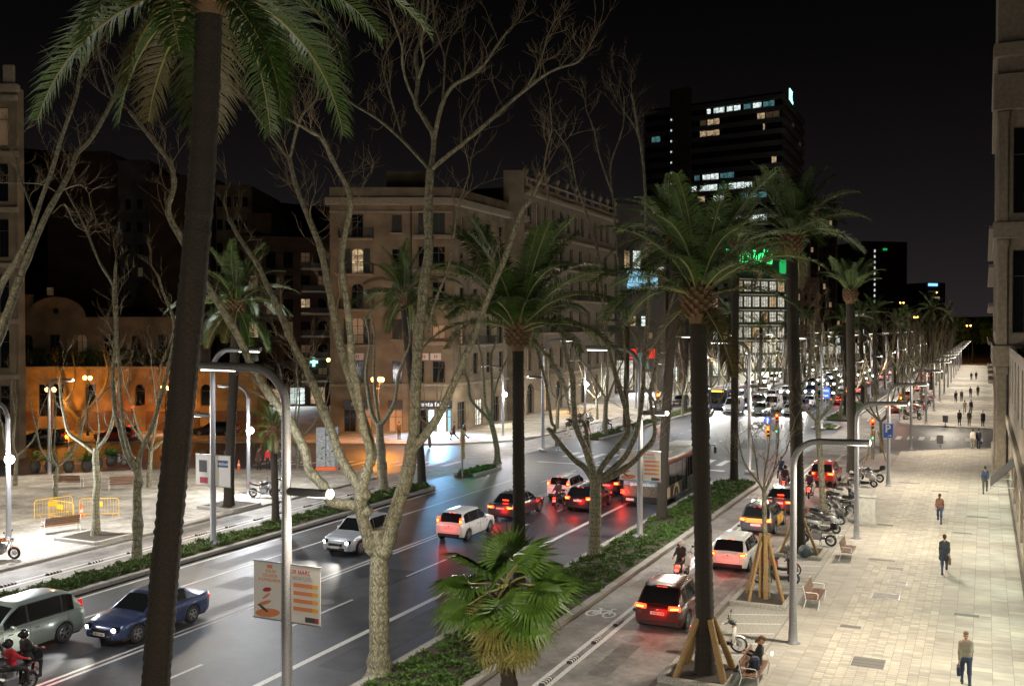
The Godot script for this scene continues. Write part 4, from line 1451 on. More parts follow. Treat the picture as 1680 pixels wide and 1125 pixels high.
func banner_pair(o: Node3D, kind: int):
	# two printed banners clamped to the pole; they face back down the avenue
	if not M.has("banner"):
		mt("banner", 0.66, 0.65, 0.63, 0.7)
		mt("print_orange", 0.62, 0.22, 0.10, 0.7)
		mt("print_yellow", 0.72, 0.38, 0.05, 0.7)
		mt("print_red", 0.40, 0.03, 0.05, 0.7)
		mt("print_dark", 0.06, 0.055, 0.06, 0.7)
		mt("print_blue", 0.03, 0.06, 0.20, 0.7)
	for sd in [-1, 1]:
		var x0: float = 0.16 * sd
		var x1: float = 1.1 * sd
		var s := S()
		bx(s, x0, x1, 3.1, 4.62, -0.012, 0.012)
		var b := part(s, "banner", M["banner"], o)
		s = S()
		tube(s, [Vector3(0.1 * sd, 4.64, 0), Vector3(1.14 * sd, 4.64, 0)], 0.02, 6)
		tube(s, [Vector3(0.1 * sd, 3.08, 0), Vector3(1.14 * sd, 3.08, 0)], 0.02, 6)
		part(s, "bracket", M["steel"], b)
		var cx := (x0 + x1) / 2
		if sd > 0 and kind == 1:
			for k in 4:
				s = S()
				bx(s, cx - 0.40, cx + 0.22, 4.05 - k * 0.21, 4.16 - k * 0.21, 0.012, 0.0155)
				part(s, "printed_bar", M["print_orange"], b)
				s = S()
				bx(s, cx + 0.22, cx + 0.40, 4.05 - k * 0.21, 4.16 - k * 0.21, 0.012, 0.0155)
				part(s, "printed_bar", M["print_yellow"], b)
			letters("29 MARÇ", 0.11, M["print_red"], b, Transform3D(Basis(), Vector3(cx - 0.15, 4.46, 0.016)), "lettering", 0.003)
			letters("MONTJUÏC", 0.10, M["letter_grey"] if M.has("letter_grey") else mt("letter_grey", 0.3, 0.3, 0.3), b, Transform3D(Basis(), Vector3(cx - 0.1, 4.29, 0.016)), "lettering", 0.003)
			s = S()
			bx(s, cx - 0.02, cx + 0.42, 3.14, 3.28, 0.012, 0.0165, 0.002)
			part(s, "printed_badge", M["print_dark"], b)
			s = S()
			bx(s, cx + 0.30, cx + 0.41, 3.15, 3.27, 0.017, 0.019)
			part(s, "printed_badge", M["print_red"], b)
		elif kind == 1:
			s = S()
			bx(s, cx - 0.02, cx + 0.16, 4.47, 4.56, 0.012, 0.0155)
			part(s, "printed_badge", M["print_orange"], b)
			for k in 3: letters(["VOLTA", "CICLISTA", "A CATALUNYA"][k], 0.085, M["print_orange"], b, Transform3D(Basis(), Vector3(cx + 0.1 - 0.02 * k, 4.39 - 0.12 * k, 0.014)), "lettering", 0.003)
			for e in [[-0.02, 3.88, 0.15, 0.06, 0.2, "print_red"], [-0.05, 3.7, 0.16, 0.03, 0.6, "print_orange"], [-0.12, 3.5, 0.26, 0.05, 0.35, "print_orange"], [0.0, 3.25, 0.42, 0.12, 0.12, "print_orange"], [-0.15, 3.36, 0.2, 0.04, -0.5, "print_dark"]]:
				s = S()
				lathe(s, Transform3D(Basis(Vector3.BACK, e[4]) * Basis(Vector3.RIGHT, PI / 2) * Basis.from_scale(Vector3(e[2], 1, e[3])), Vector3(cx + e[0], e[1], 0.0135 + 0.0008 * absf(e[4]))), [Vector2(0, 0.002), Vector2(1, 0.002), Vector2(1, 0)], 12, false)
				part(s, "printed_figure", M[e[5]], b)
		elif sd < 0:
			s = S()
			bx(s, cx - 0.25, cx + 0.25, 3.75, 4.35, 0.012, 0.0155)
			part(s, "printed_photo", M["print_dark"], b)
			s = S()
			bx(s, cx - 0.2, cx + 0.3, 3.2, 3.5, 0.012, 0.0155)
			part(s, "printed_photo", M["print_red"], b)
		else:
			s = S()
			bx(s, cx - 0.32, cx + 0.34, 4.05, 4.4, 0.012, 0.0155)
			var pb := part(s, "printed_badge", M["print_blue"], b)
			letters("Festival", 0.14, M["banner"], pb, Transform3D(Basis(), Vector3(cx, 4.22, 0.018)), "lettering", 0.002)

func build_lamps():
	var e := 108.0
	var er := 60.0
	pavement_lamp(Vector3(-5.93, 0.12, -9.0), 1.0, e, 0.0, "curved-arm lamp of the right pavement standing below the balcony", "curved-arm lamps along the right pavement")
	road_lamp(Vector3(-16.2, 0, 2.5), er * 0.5, "tall median lamp standing level with the balcony", 0)
	road_lamp(Vector3(-34.9, 0, -19.5), er * 0.6, "tall left median lamp standing level with the balcony", 0, -1.0)
	for i in 16:                                                    # right-hand row
		var z: float = [-16.6, -35.67, -54.8, -73.9, -97.1, -123.4, -142.5, -161.5, -180.5, -199.5, -218.5, -237.5, -256.5, -275.5, -294.5, -313.5][i]
		if i == 4 or i == 0: continue
		pavement_lamp(Vector3(-5.93, 0.12, z), 1.0, e * (1.0 if i < 9 else 1.4), 0.0, "grey curved-arm lamp on the right pavement, %s of its row from the camera" % ORD[i], "curved-arm lamps along the right pavement")
	pavement_lamp(Vector3(-5.9, 0.12, -97.0), 1.0, e, 0.0, "grey curved-arm lamp standing at the kerb just before the cross street", "curved-arm lamps along the right pavement")
	var lz := [[-45.2, -36.0], [-43.6, -52.7], [-43.75, -91.7], [-42.7, -112.0], [-42.6, -131.0], [-42.6, -150.0], [-42.6, -170.0], [-42.6, -190.0], [-42.6, -212.0], [-42.6, -235.0]]
	for i in lz.size():
		pavement_lamp(Vector3(lz[i][0], 0.12, lz[i][1]), -1.0, e * 0.8, [95.0, 85.0, 50.0, 50.0][i] if i < 4 else 0.0, "%s curved-arm lamp along the left pavement, counted from the plaza's left edge%s" % [ORD[i], ", with bright floodlight" if i < 4 else ""], "curved-arm lamps along the left pavement")
	pavement_lamp(Vector3(-62.9, 0.12, -53.6), 1.0, e * 0.5, 0.0, "slim lamp post beside the pot plants at the plaza edge", "curved-arm lamps along the left pavement")
	pavement_lamp(Vector3(-60.5, 0.12, -42.5), -1.0, e * 0.8, 0.0, "lamp post at the back of the plaza behind the tree with the bench", "curved-arm lamps along the left pavement")
	road_lamp(Vector3(-17.0, 0, -22.1), er, "near tall grey lamp with the race banners and two arms", 1)
	road_lamp(Vector3(-16.1, 0, -50.2), er * 1.3, "tall lamp with striped banner behind the candelabra plane tree", 1)
	road_lamp(Vector3(-34.9, 0, -39.5), er, "tall lamp with photo banner on the left median", 2, -1.0)
	road_lamp(Vector3(-35.3, 0, -82.2), er, "tall lamp at the tip of the left median by the crossing", 0, -1.0)
	road_lamp(Vector3(-15.9, 0, -76.2), er * 1.6, "tall lamp at the tip of the right median before the junction", 0)
	for i in 8:
		var z := -112.0 - i * 26.0
		road_lamp(Vector3(-15.7, 0, z), er * 2.0, "%s tall lamp on the right median beyond the crossing" % ORD[i], 0)
		road_lamp(Vector3(-35.0, 0, z - 8), er * 2.0, "%s tall lamp on the left median beyond the crossing" % ORD[i], 0, -1.0)
	# amber lanterns of the side street
	if true:
		var spots := [[Vector3(-81.85, 0, -74.39), 5.9, 2], [Vector3(-51.51, 0, -80.81), 6.1, 3], [Vector3(-69.25, 0, -97.91), 7.2, 1], [Vector3(-86.79, 0, -74.29), 4.6, 3], [Vector3(-76.20, 0, -79.23), 4.8, 2], [Vector3(-24.43, 0, -352.70), 19.0, 2], [Vector3(-18.45, 0, -322.38), 14.0, 3], [Vector3(-9.81, 0, -370.54), 12.0, 1], [Vector3(-4.24, 0, -329.01), 11.5, 2], [Vector3(-16.34, 0, -411.63), 24.0, 1]]
		var lab := ["amber twin lantern before the ochre street wall", "amber triple lantern in front of the corner building shops", "small amber lantern between the flats and the corner building", "amber triple lantern above the far plaza planters", "amber lantern beside the leaning plane branches", "far high amber lantern over the middle of the avenue", "far amber cluster left of the distant palms", "far single amber lantern near the right pavement end", "far amber pair at the right end of the avenue", "highest small amber lantern at the avenue end"]
		for i in spots.size():
			var p: Vector3 = spots[i][0]
			var o := base("street_lantern", p, 0, lab[i], "street lamp", "amber lanterns of the side street")
			var s := S()
			var h: float = spots[i][1]
			lathe(s, Transform3D.IDENTITY, [Vector2(0.16, 0), Vector2(0.12, 0.5), Vector2(0.06, 0.7), Vector2(0.05, h - 0.9)], 10)
			part(s, "pole", M["iron"], o)
			for k in spots[i][2]:
				var a: float = TAU * k / maxi(2, spots[i][2]) + 0.4
				var d := Vector3(cos(a), 0, sin(a) * 0.6) * (0.55 if spots[i][2] > 1 else 0.02)
				s = S()
				tube(s, [Vector3(0, h - 0.95, 0), Vector3(d.x * 0.6, h - 0.7, d.z * 0.6), Vector3(d.x, h - 0.22, d.z)], 0.03, 6)
				part(s, "bracket", M["iron"], o)
				s = S()
				lathe(s, Transform3D(Basis(), Vector3(d.x, h - 0.2, d.z)), [Vector2(0.06, 0), Vector2(0.17, 0.08), Vector2(0.2, 0.32), Vector2(0.08, 0.42), Vector2(0, 0.45)], 10)
				part(s, "lantern_glass", M["amber_glow"], o)
				if k == 0:
					omni(o, Vector3(d.x, h + 0.03, d.z), (9.0 if i == 1 else 5.0) * spots[i][2], Color(1.0, 0.62, 0.22), 0.15)
					spot(o, Vector3(d.x, h + 0.03, d.z), Vector3(0, -1, 0), 82, (60.0 if i == 1 else 8.0) * spots[i][2], Color(1.0, 0.62, 0.22), 0.15)

# limbs of the traced trees: thick and thin end in cm, then x, y, z in cm from the foot
var LIMBS := {
	"big": [-17.17, -26.96, [[34, 27, 0, -25, 0, 0, 23, 0, 0, 119, 0, 0, 234, 0, 1, 349, 0, -1, 417, 0, -6, 468, 3], [26, 20, 11, 397, -5, 23, 465, -29, 32, 524, -51, 55, 629, -80, 59, 715, -100], [19, 13, 59, 715, -100, 61, 782, -116, 58, 908, -130, 58, 1055, -145, 60, 1140, -162, 64, 1263, -179, 70, 1363, -196, 60, 1463, -207, 60, 1615, -222], [10, 5, 60, 1615, -222, 59, 1724, -249, 19, 1795, -259, -21, 1851, -267, -27, 1939, -293, -47, 2032, -311, -44, 2101, -340, -47, 2272, -366], [5, 3, -27, 1939, -293, -2, 1969, -275, 17, 1987, -255, 23, 2040, -228, 52, 2112, -213, 73, 2193, -193], [5, 3, -25, 1861, -266, -31, 1914, -224, -25, 1966, -188, -9, 2016, -157, -12, 2078, -117, -18, 2160, -75], [8, 3, 59, 1720, -249, 97, 1823, -231, 145, 1881, -217, 211, 1906, -211, 270, 1937, -202, 311, 1972, -185, 366, 2024, -174], [4, 2, 101, 1843, -232, 89, 1982, -270, 56, 2053, -297, 22, 2115, -323, -4, 2220, -354], [3, 1.5, 89, 1982, -270, 82, 2078, -327, 93, 2136, -393], [8, 3, 58, 1621, -221, -5, 1674, -250, -87, 1745, -270, -181, 1817, -284, -306, 1892, -284, -405, 1962, -297], [4, 2, -78, 1738, -274, -111, 1822, -289, -154, 1933, -300, -184, 2023, -316, -164, 2098, -356], [8, 2.5, 68, 1625, -226, 119, 1657, -223, 176, 1692, -222, 255, 1750, -232, 345, 1823, -247, 399, 1856, -245, 461, 1894, -247, 517, 1911, -246, 569, 1919, -244, 602, 1941, -232], [3, 1.5, 394, 1852, -243, 434, 1900, -229, 466, 1946, -212, 491, 1994, -191], [3, 1.2, 176, 1692, -222, 152, 1776, -272, 145, 1858, -329], [15, 5, 59, 709, -100, 95, 742, -97, 134, 786, -95, 174, 842, -93, 218, 929, -93, 252, 996, -89, 289, 1066, -86, 328, 1160, -84, 362, 1233, -80, 403, 1315, -79, 452, 1442, -81, 488, 1482, -78, 522, 1541, -73], [5, 2, 83, 1055, -157, 94, 1173, -186, 125, 1293, -225, 127, 1375, -250, 140, 1517, -281, 158, 1611, -313], [22, 18, -17, 407, 8, -28, 471, 31, -33, 537, 52, -23, 584, 65, 0, 656, 73], [16, 7, 0, 656, 73, 11, 701, 56, -3, 756, 52, -30, 831, 53, -57, 902, 54, -79, 971, 54, -109, 1056, 56, -130, 1151, 55, -153, 1238, 55, -176, 1339, 54, -208, 1417, 58, -240, 1489, 62, -267, 1548, 63, -291, 1633, 63], [5, 3, -291, 1633, 63, -336, 1685, 60, -389, 1742, 60, -430, 1786, 55, -494, 1869, 61, -572, 1940, 73], [3, 2, -494, 1869, 61, -522, 1954, 49, -560, 2080, 42, -567, 2167, 21], [5, 2.5, -291, 1633, 63, -262, 1716, 69, -230, 1770, 75, -184, 1808, 74, -164, 1842, 85, -157, 1890, 101, -134, 1913, 111], [3, 1.5, -260, 1739, 69, -291, 1820, 46, -338, 1899, 32, -354, 1967, 3, -377, 2055, -23], [13, 4, 6, 665, 70, 16, 722, 74, 0, 797, 89, -13, 919, 103, -22, 989, 115, -21, 1063, 123, -25, 1159, 133, -34, 1259, 145, -31, 1323, 152, -12, 1419, 151, 1, 1463, 153, -3, 1517, 163, -28, 1573, 183, -44, 1617, 198, -60, 1661, 214, -80, 1672, 232, -108, 1693, 253, -164, 1726, 287, -212, 1756, 317], [17, 6, -13, 584, 61, -53, 632, 61, -96, 686, 63, -132, 770, 61, -167, 836, 60, -208, 927, 61, -235, 968, 55, -289, 1061, 62, -343, 1182, 69, -375, 1227, 66, -421, 1311, 69, -485, 1397, 80, -521, 1456, 79], [18, 6, -19, 532, 45, -56, 552, 74, -84, 558, 98, -103, 571, 119, -114, 616, 135, -146, 664, 162, -148, 715, 174, -167, 778, 195, -188, 828, 216, -212, 875, 239, -258, 958, 271, -297, 1067, 301, -330, 1145, 328, -367, 1221, 357, -429, 1360, 397, -457, 1439, 422, -433, 1509, 422, -433, 1573, 434, -454, 1616, 455, -525, 1724, 500]]],
	"candelabra": [-16.71, -45.08, [[30, 27, 0, -20, 0, 0, 52, 0, 2, 139, -1, 5, 255, -2, 5, 370, -2, 5, 405, -2], [17, 10, 0, 370, 0, -48, 434, -2, -108, 475, 2, -183, 559, 12, -218, 595, 4, -242, 611, -9], [10, 5, -210, 581, 1, -206, 620, -15, -227, 643, -19, -248, 775, -23, -277, 899, -23, -317, 1032, -18, -347, 1151, -19, -341, 1270, -35], [17, 9, 0, 394, 0, -9, 444, 18, -31, 532, 41, -60, 620, 69, -69, 701, 86, -70, 858, 100, -91, 964, 123, -107, 1077, 144, -120, 1232, 164, -141, 1400, 187], [12, 8, -4, 444, 15, -33, 526, -12, -56, 610, -41, -85, 650, -68], [16, 6, 13, 385, -6, 27, 435, -25, 57, 483, -51, 106, 554, -86, 134, 611, -111, 117, 707, -115, 82, 823, -111, 44, 960, -105, 21, 1062, -107, 4, 1209, -111, -13, 1356, -115, -36, 1504, -117, -88, 1667, -105], [14, 5, 26, 385, -12, 73, 424, -24, 136, 488, -43, 173, 561, -50, 199, 634, -52, 222, 820, -53, 230, 963, -46, 240, 1049, -41, 255, 1261, -38, 247, 1543, -24, 239, 1824, -10, 216, 2013, 10, 193, 2170, 31], [14, 4.5, 26, 370, -12, 109, 416, -33, 179, 470, -48, 223, 521, -51, 261, 557, -51, 284, 610, -44, 281, 682, -25, 273, 791, -4, 298, 909, 3, 332, 1036, 4, 357, 1147, 10, 399, 1286, 8], [6, 3, 134, 626, -111, 107, 1033, -117, 86, 1208, -125, 72, 1378, -137, 53, 1561, -146, 34, 1748, -155, 20, 1889, -167, 68, 2069, -208, 68, 2221, -226], [5, 2, 34, 1748, -155, -27, 1920, -151, -62, 2057, -159, -105, 2165, -164], [5, 2, 224, 1962, 7, 188, 2039, -13, 131, 2116, -23], [5, 2, -141, 1400, 187, -157, 1538, 223, -134, 1674, 242, -141, 1836, 274, -101, 1982, 285, -96, 2072, 312], [4, 2, -88, 1667, -105, -112, 1793, -45, -123, 1931, 9, -166, 2024, 77]]],
	"edge": [-35.58, -25.96, [[34, 26, 0, -12, 0, 5, 163, -3, 13, 350, -6, 23, 490, -11], [20, 15, 23, 490, -11, 38, 673, -42, 66, 905, -79, 108, 1081, -123, 158, 1294, -171], [13, 6, 158, 1294, -171, 193, 1413, -199, 234, 1540, -230, 268, 1624, -259, 303, 1714, -287, 316, 1783, -305, 362, 1849, -339, 431, 2002, -383, 493, 2161, -424, 535, 2284, -456, 576, 2425, -487], [5, 2, 431, 2002, -383, 411, 2099, -356, 403, 2202, -334, 442, 2256, -334, 480, 2346, -333], [17, 10, 18, 490, -9, 70, 770, -13, 134, 1047, -24, 213, 1253, -41, 281, 1343, -53, 348, 1455, -65], [9, 4, 348, 1455, -65, 393, 1577, -74, 440, 1688, -84, 480, 1798, -90, 540, 1951, -106, 560, 2026, -103, 609, 2134, -114, 651, 2267, -121, 668, 2325, -117], [6, 3, 195, 1528, -212, 142, 1597, -228, 75, 1710, -237, 17, 1849, -251], [3, 1.2, 268, 1624, -259, 184, 1663, -260, 87, 1675, -255, -33, 1680, -239], [3, 1.2, 255, 1545, -240, 269, 1585, -287, 267, 1524, -326, 252, 1503, -360], [3, 1.2, 279, 1636, -264, 389, 1650, -254, 464, 1608, -229]]],
	"fork": [-35.61, -35.17, [[24, 19, 0, -17, 0, 0, 74, 0, 4, 187, -2, 2, 329, -1, 7, 400, -3, 0, 476, 0], [13, 7, -5, 442, 3, -51, 511, 10, -85, 609, 12, -120, 736, 14, -137, 892, 8, -130, 1034, -9, -147, 1229, -15, -150, 1407, -27], [7, 2.5, -150, 1206, -14, -174, 1301, -30, -251, 1409, -23, -310, 1521, -23, -375, 1631, -22, -457, 1760, -12, -501, 1843, -20], [9, 5, -13, 493, 6, -17, 523, 24, -28, 615, 45, -29, 756, 62, -24, 897, 76, -20, 1036, 90, -10, 1202, 102], [13, 5, 7, 448, -3, 27, 523, 1, 62, 586, -2, 110, 700, -11, 163, 877, -22, 205, 1036, -28, 215, 1119, -19, 211, 1169, -4, 188, 1257, 20, 175, 1339, 40], [3, 1.2, 212, 1092, -18, 141, 1007, -58, 59, 920, -92]]],
	"young": [-41.79, -38.41, [[20, 16, 0, -16, 0, 6, 79, -3, 4, 206, -2, 13, 301, -6, 5, 412, -2, 8, 475, -4], [11, 6, 3, 453, -1, -69, 498, 13, -149, 550, 30, -183, 628, 27, -214, 723, 22, -234, 834, 12], [10, 6, 11, 466, -5, 78, 541, -12, 124, 637, -9, 144, 717, 6, 173, 827, 16], [6, 3, 11, 475, -5, -3, 567, -35, -34, 643, -57]]],
	"mid": [-35.71, -73.81, [[26, 20, 4, -20, -2, -4, 124, 2, -27, 247, 12, -49, 346, 23], [14, 6, -45, 336, 21, -137, 433, 45, -213, 516, 60, -234, 639, 51, -283, 787, 54, -327, 986, 55], [13, 5, -45, 346, 21, -77, 471, 55, -78, 585, 75, -83, 806, 97, -111, 988, 129, -142, 1183, 163], [13, 5, -40, 356, 19, -43, 591, 2, -59, 863, -9, -30, 986, -40, -11, 1234, -68], [9, 4, -28, 495, 32, 13, 644, 38, 54, 743, 43, 112, 866, 40, 174, 1037, 35]]],
	"amber": [-84.66, -75.85, [[42, 34, 0, -13, 0, 0, 76, 0, 7, 170, -3], [24, 8, -5, 138, 2, -118, 250, 25, -197, 355, 31, -253, 511, 27, -309, 700, 23], [24, 8, 18, 138, -8, 110, 254, -27, 214, 381, -51, 288, 482, -62, 340, 645, -62, 325, 833, -30], [12, 5, 202, 362, -46, 253, 453, -110, 299, 514, -172, 357, 626, -239], [12, 5, -186, 323, 26, -135, 447, -38, -140, 636, -76, -192, 826, -92]]],
	"staked": [-7.81, -40.79, [[11, 9, 0, -12, 0, 0, 73, 0, -3, 195, 1, -8, 317, 4, -10, 426, 5, -10, 462, 5], [6, 2, -10, 443, 5, -31, 477, -4, -75, 531, -2, -103, 587, -7, -118, 662, -18], [6, 2, -8, 450, 4, 29, 534, 11, 46, 618, 27, 54, 712, 48], [5, 1.5, -10, 462, 5, -9, 533, -12, 1, 617, -33, 2, 725, -50], [4, 1.2, -34, 479, -3, -52, 578, -31, -77, 685, -55], [3, 1, 20, 519, 15, 78, 615, 24, 105, 702, 48]]],
	"lit": [-8.40, -60.89, [[19, 15, 0, -14, 0, -7, 135, 3, -17, 312, 8, -28, 453, 13, -38, 574, 18], [10, 5, -41, 560, 19, -118, 647, 35, -134, 727, 23, -92, 822, -15, -76, 964, -42, -89, 1125, -56], [8, 5, -34, 567, 16, -38, 712, 18, -48, 842, 23, -59, 977, 27, -53, 1142, 25], [10, 6, -31, 560, 15, 25, 632, 5, 65, 714, 2, 76, 792, 13, 36, 880, 48, 19, 985, 72, 2, 1124, 96]]],
	"dark": [-35.68, -56.68, [[30, 25, 0, -12, 0, -7, 128, 3, -21, 289, 10, -28, 469, 13], [17, 5, -28, 449, 13, -84, 527, 15, -117, 646, 6, -144, 806, -6, -133, 1007, -35, -175, 1169, -40], [15, 5, -25, 461, 11, 32, 522, 5, 86, 631, 1, 110, 771, 9, 155, 891, 8, 201, 1009, 8, 196, 1167, 30], [12, 4, -28, 469, 13, -65, 647, 6, -84, 847, -9, -92, 1048, -30, -126, 1209, -38]]],
	"back": [-34.89, -97.10, [[26, 22, 0, -19, 0, 5, 155, -3, 11, 340, -5, 22, 402, -10], [13, 5, 11, 371, -5, -75, 525, 11, -168, 678, 30, -288, 833, 61, -353, 1019, 67], [13, 5, 28, 371, -13, 99, 558, -14, 164, 713, -12, 240, 867, -15], [10, 4, 16, 402, -8, 25, 617, -36, -16, 833, -41, -63, 1050, -43]]],
}

# ---------------------------------------------------------------- trees
func limb(s: SurfaceTool, pts: Array, r0: float, r1: float, n: int):
	# smooth the line, then sweep it
	var c := []
	var rr := []
	var m := pts.size()
	for i in m - 1:
		var p0: Vector3 = pts[maxi(i - 1, 0)]
		var p1: Vector3 = pts[i]
		var p2: Vector3 = pts[i + 1]
		var p3: Vector3 = pts[mini(i + 2, m - 1)]
		for k in 3:
			var t := k / 3.0
			c.append(p1.cubic_interpolate(p2, p0, p3, t))
			rr.append(lerpf(r0, r1, (i + t) / (m - 1.0)) * (1.0 + rng.randf_range(-0.07, 0.07) + (0.22 if rng.randf() < 0.1 else 0.0)))
	c.append(pts[m - 1])
	rr.append(r1)
	tube(s, c, rr, n, true)
	return c

func twigs(s: SurfaceTool, from: Vector3, dir: Vector3, length: float, r: float, depth: int):
	var p := from
	var d := dir.normalized()
	var pts := [p]
	for k in 3:
		d = (d + Vector3(rng.randf_range(-0.45, 0.45), rng.randf_range(-0.2, 0.42), rng.randf_range(-0.45, 0.45))).normalized()
		p += d * length / 3.0
		pts.append(p)
		if depth > 0 and k < 3:
			for j in 2:
				if rng.randf() < 0.8:
					var sd := (d + Vector3(rng.randf_range(-1, 1), rng.randf_range(-0.4, 0.9), rng.randf_range(-1, 1))).normalized()
					twigs(s, p, sd, length * rng.randf_range(0.4, 0.65), r * 0.6, depth - 1)
	tube(s, pts, [r, r * 0.8, r * 0.6, r * 0.35], 3, false)

func traced_tree(key: String, label: String, bark: String, tw := 1.0, twig_depth := 2):
	var t: Array = LIMBS[key]
	var o := base("plane_tree", Vector3(t[0], 0, t[1]), 0, label, "tree", "bare plane trees")
	var tr := S()
	var cr := S()
	var first := true
	for b in t[2]:
		var pts := []
		for i in range(2, b.size(), 3): pts.append(Vector3(b[i], b[i + 1], b[i + 2]) / 100.0)
		var c: Array = limb(tr, pts, b[0] / 100.0, b[1] / 100.0, 12 if b[0] > 12 else 7)
		if first:
			var f := PI
			lathe(tr, Transform3D(Basis(), Vector3(0, -0.05, 0)), [Vector2(b[0] / 100.0 * 1.75, 0), Vector2(b[0] / 100.0 * 1.3, 0.16), Vector2(b[0] / 100.0 * 1.05, 0.45), Vector2(b[0] / 100.0 * 0.9, 0.8)], 14)
		if not first and b[0] > 6: ball(tr, pts[0], Vector3(1.25, 1.15, 1.25) * b[0] / 100.0, 10)
		first = false
		if b[1] < 10.0:
			var n := c.size()
			for i in range(n / 3, n):
				if rng.randf() < 0.75 * tw:
					var q: Vector3 = c[i]
					if q.y < 5.0: continue
					var along: Vector3 = (c[mini(i + 1, n - 1)] - c[maxi(i - 1, 0)]).normalized()
					var d := (along * 0.6 + Vector3(rng.randf_range(-1, 1), rng.randf_range(-0.2, 1), rng.randf_range(-1, 1))).normalized()
					twigs(cr, q, d, rng.randf_range(0.5, 1.5), 0.013, twig_depth - (1 if rng.randf() < 0.5 else 0))
			twigs(cr, c[n - 1], (c[n - 1] - c[n - 2]).normalized(), 1.5, 0.016, twig_depth)
	part(tr, "trunk", M[bark], o)
	part(cr, "crown", M["twig"], o)

func bare_tree_mesh(h: float, sd: int) -> Array:
	rng.seed = sd
	var tr := S()
	var cr := S()
	var hh := h * rng.randf_range(0.22, 0.32)
	var lean := Vector3(rng.randf_range(-0.3, 0.3), 0, rng.randf_range(-0.3, 0.3))
	limb(tr, [Vector3(0, -0.05, 0), Vector3(0, hh * 0.5, 0) + lean * 0.4, Vector3(0, hh, 0) + lean], 0.2, 0.15, 9)
	var n := 4 + rng.randi() % 3
	for k in n:
		var a := TAU * k / n + rng.randf() * 0.7
		var out := Vector3(cos(a), 0, sin(a))
		var p := Vector3(0, hh, 0) + lean
		var pts := [p - Vector3(0, 0.1, 0)]
		var d := out * 0.9 + Vector3(0, 0.7, 0)
		for i in 6:
			p += d.normalized() * h * rng.randf_range(0.085, 0.125)
			d = d * 0.6 + Vector3(rng.randf_range(-0.3, 0.3), 0.75, rng.randf_range(-0.3, 0.3)) + out * 0.12
			pts.append(p)
		var c: Array = limb(tr, pts, 0.10, 0.025, 6)
		for i in range(5, c.size(), 2):
			var dd := (out + Vector3(rng.randf_range(-1, 1), rng.randf_range(0, 1), rng.randf_range(-1, 1))).normalized()
			twigs(cr, c[i], dd, rng.randf_range(0.7, 1.7), 0.014, 1)
		twigs(cr, c[c.size() - 1], Vector3(0, 1, 0) + out * 0.3, 1.8, 0.018, 2)
	return [done(tr, M["plane_bark"]), done(cr, M["twig"])]

func frond_mesh(length: float, e0: float, e1: float, sd: int, m: Material, leaf := 0.6, dense := 74) -> Array:
	# feather leaf: arching stalk and two ranks of narrow leaflets
	rng.seed = sd
	var pts := []
	var p := Vector3.ZERO
	var n := 14
	var sway := rng.randf_range(-0.25, 0.25)
	for i in n + 1:
		pts.append(p)
		var t := float(i) / n
		var e := lerpf(e0, e1, pow(t, 1.25))
		p += Vector3(cos(e), sin(e), sway * t * cos(e)).normalized() * length / n
	var st := S()
	var rr := []
	for i in n + 1: rr.append(lerpf(0.032, 0.006, float(i) / n))
	tube(st, pts, rr, 5, false)
	var s := S()
	for i in dense:
		var t := 0.13 + 0.87 * (i + rng.randf() * 0.5) / dense
		var f := minf(t * n, n - 0.001)
		var a: Vector3 = pts[int(f)]
		var b: Vector3 = pts[int(f) + 1]
		var c := a.lerp(b, f - int(f))
		var tg := (b - a).normalized()
		var sdv := tg.cross(Vector3.UP).normalized()
		if tg.cross(Vector3.UP).length() < 0.05: sdv = Vector3(0, 0, 1)
		var up := sdv.cross(tg)
		var l := leaf * (0.35 + 0.75 * sin(PI * clampf(pow(t, 0.75), 0, 1))) * rng.randf_range(0.85, 1.12)
		for k in [-1, 1]:
			var d: Vector3 = (sdv * k * 0.8 + tg * rng.randf_range(0.45, 0.75) + up * rng.randf_range(0.1, 0.4)).normalized()
			var w := tg * 0.02
			var mid := c + d * l * 0.55
			var tip := c + d * l + Vector3(0, -0.16 * l - rng.randf() * 0.08, 0)
			quad(s, c - w * 0.6, mid - w, mid + w, c + w * 0.6)
			tri(s, mid - w, tip, mid + w)
	return [done(s, m), done(st, M["frond_stalk"])]

var FR := {}
func frond_set(key: String, m: Material):
	var a := []
	for k in [[80, 35], [62, -10], [42, -38], [20, -58], [-8, -75], [-40, -84]]:
		a.append(frond_mesh(3.4 if k[0] > -20 else 2.6, deg_to_rad(k[0]), deg_to_rad(k[1]), 90 + k[0], m))
	FR[key] = a

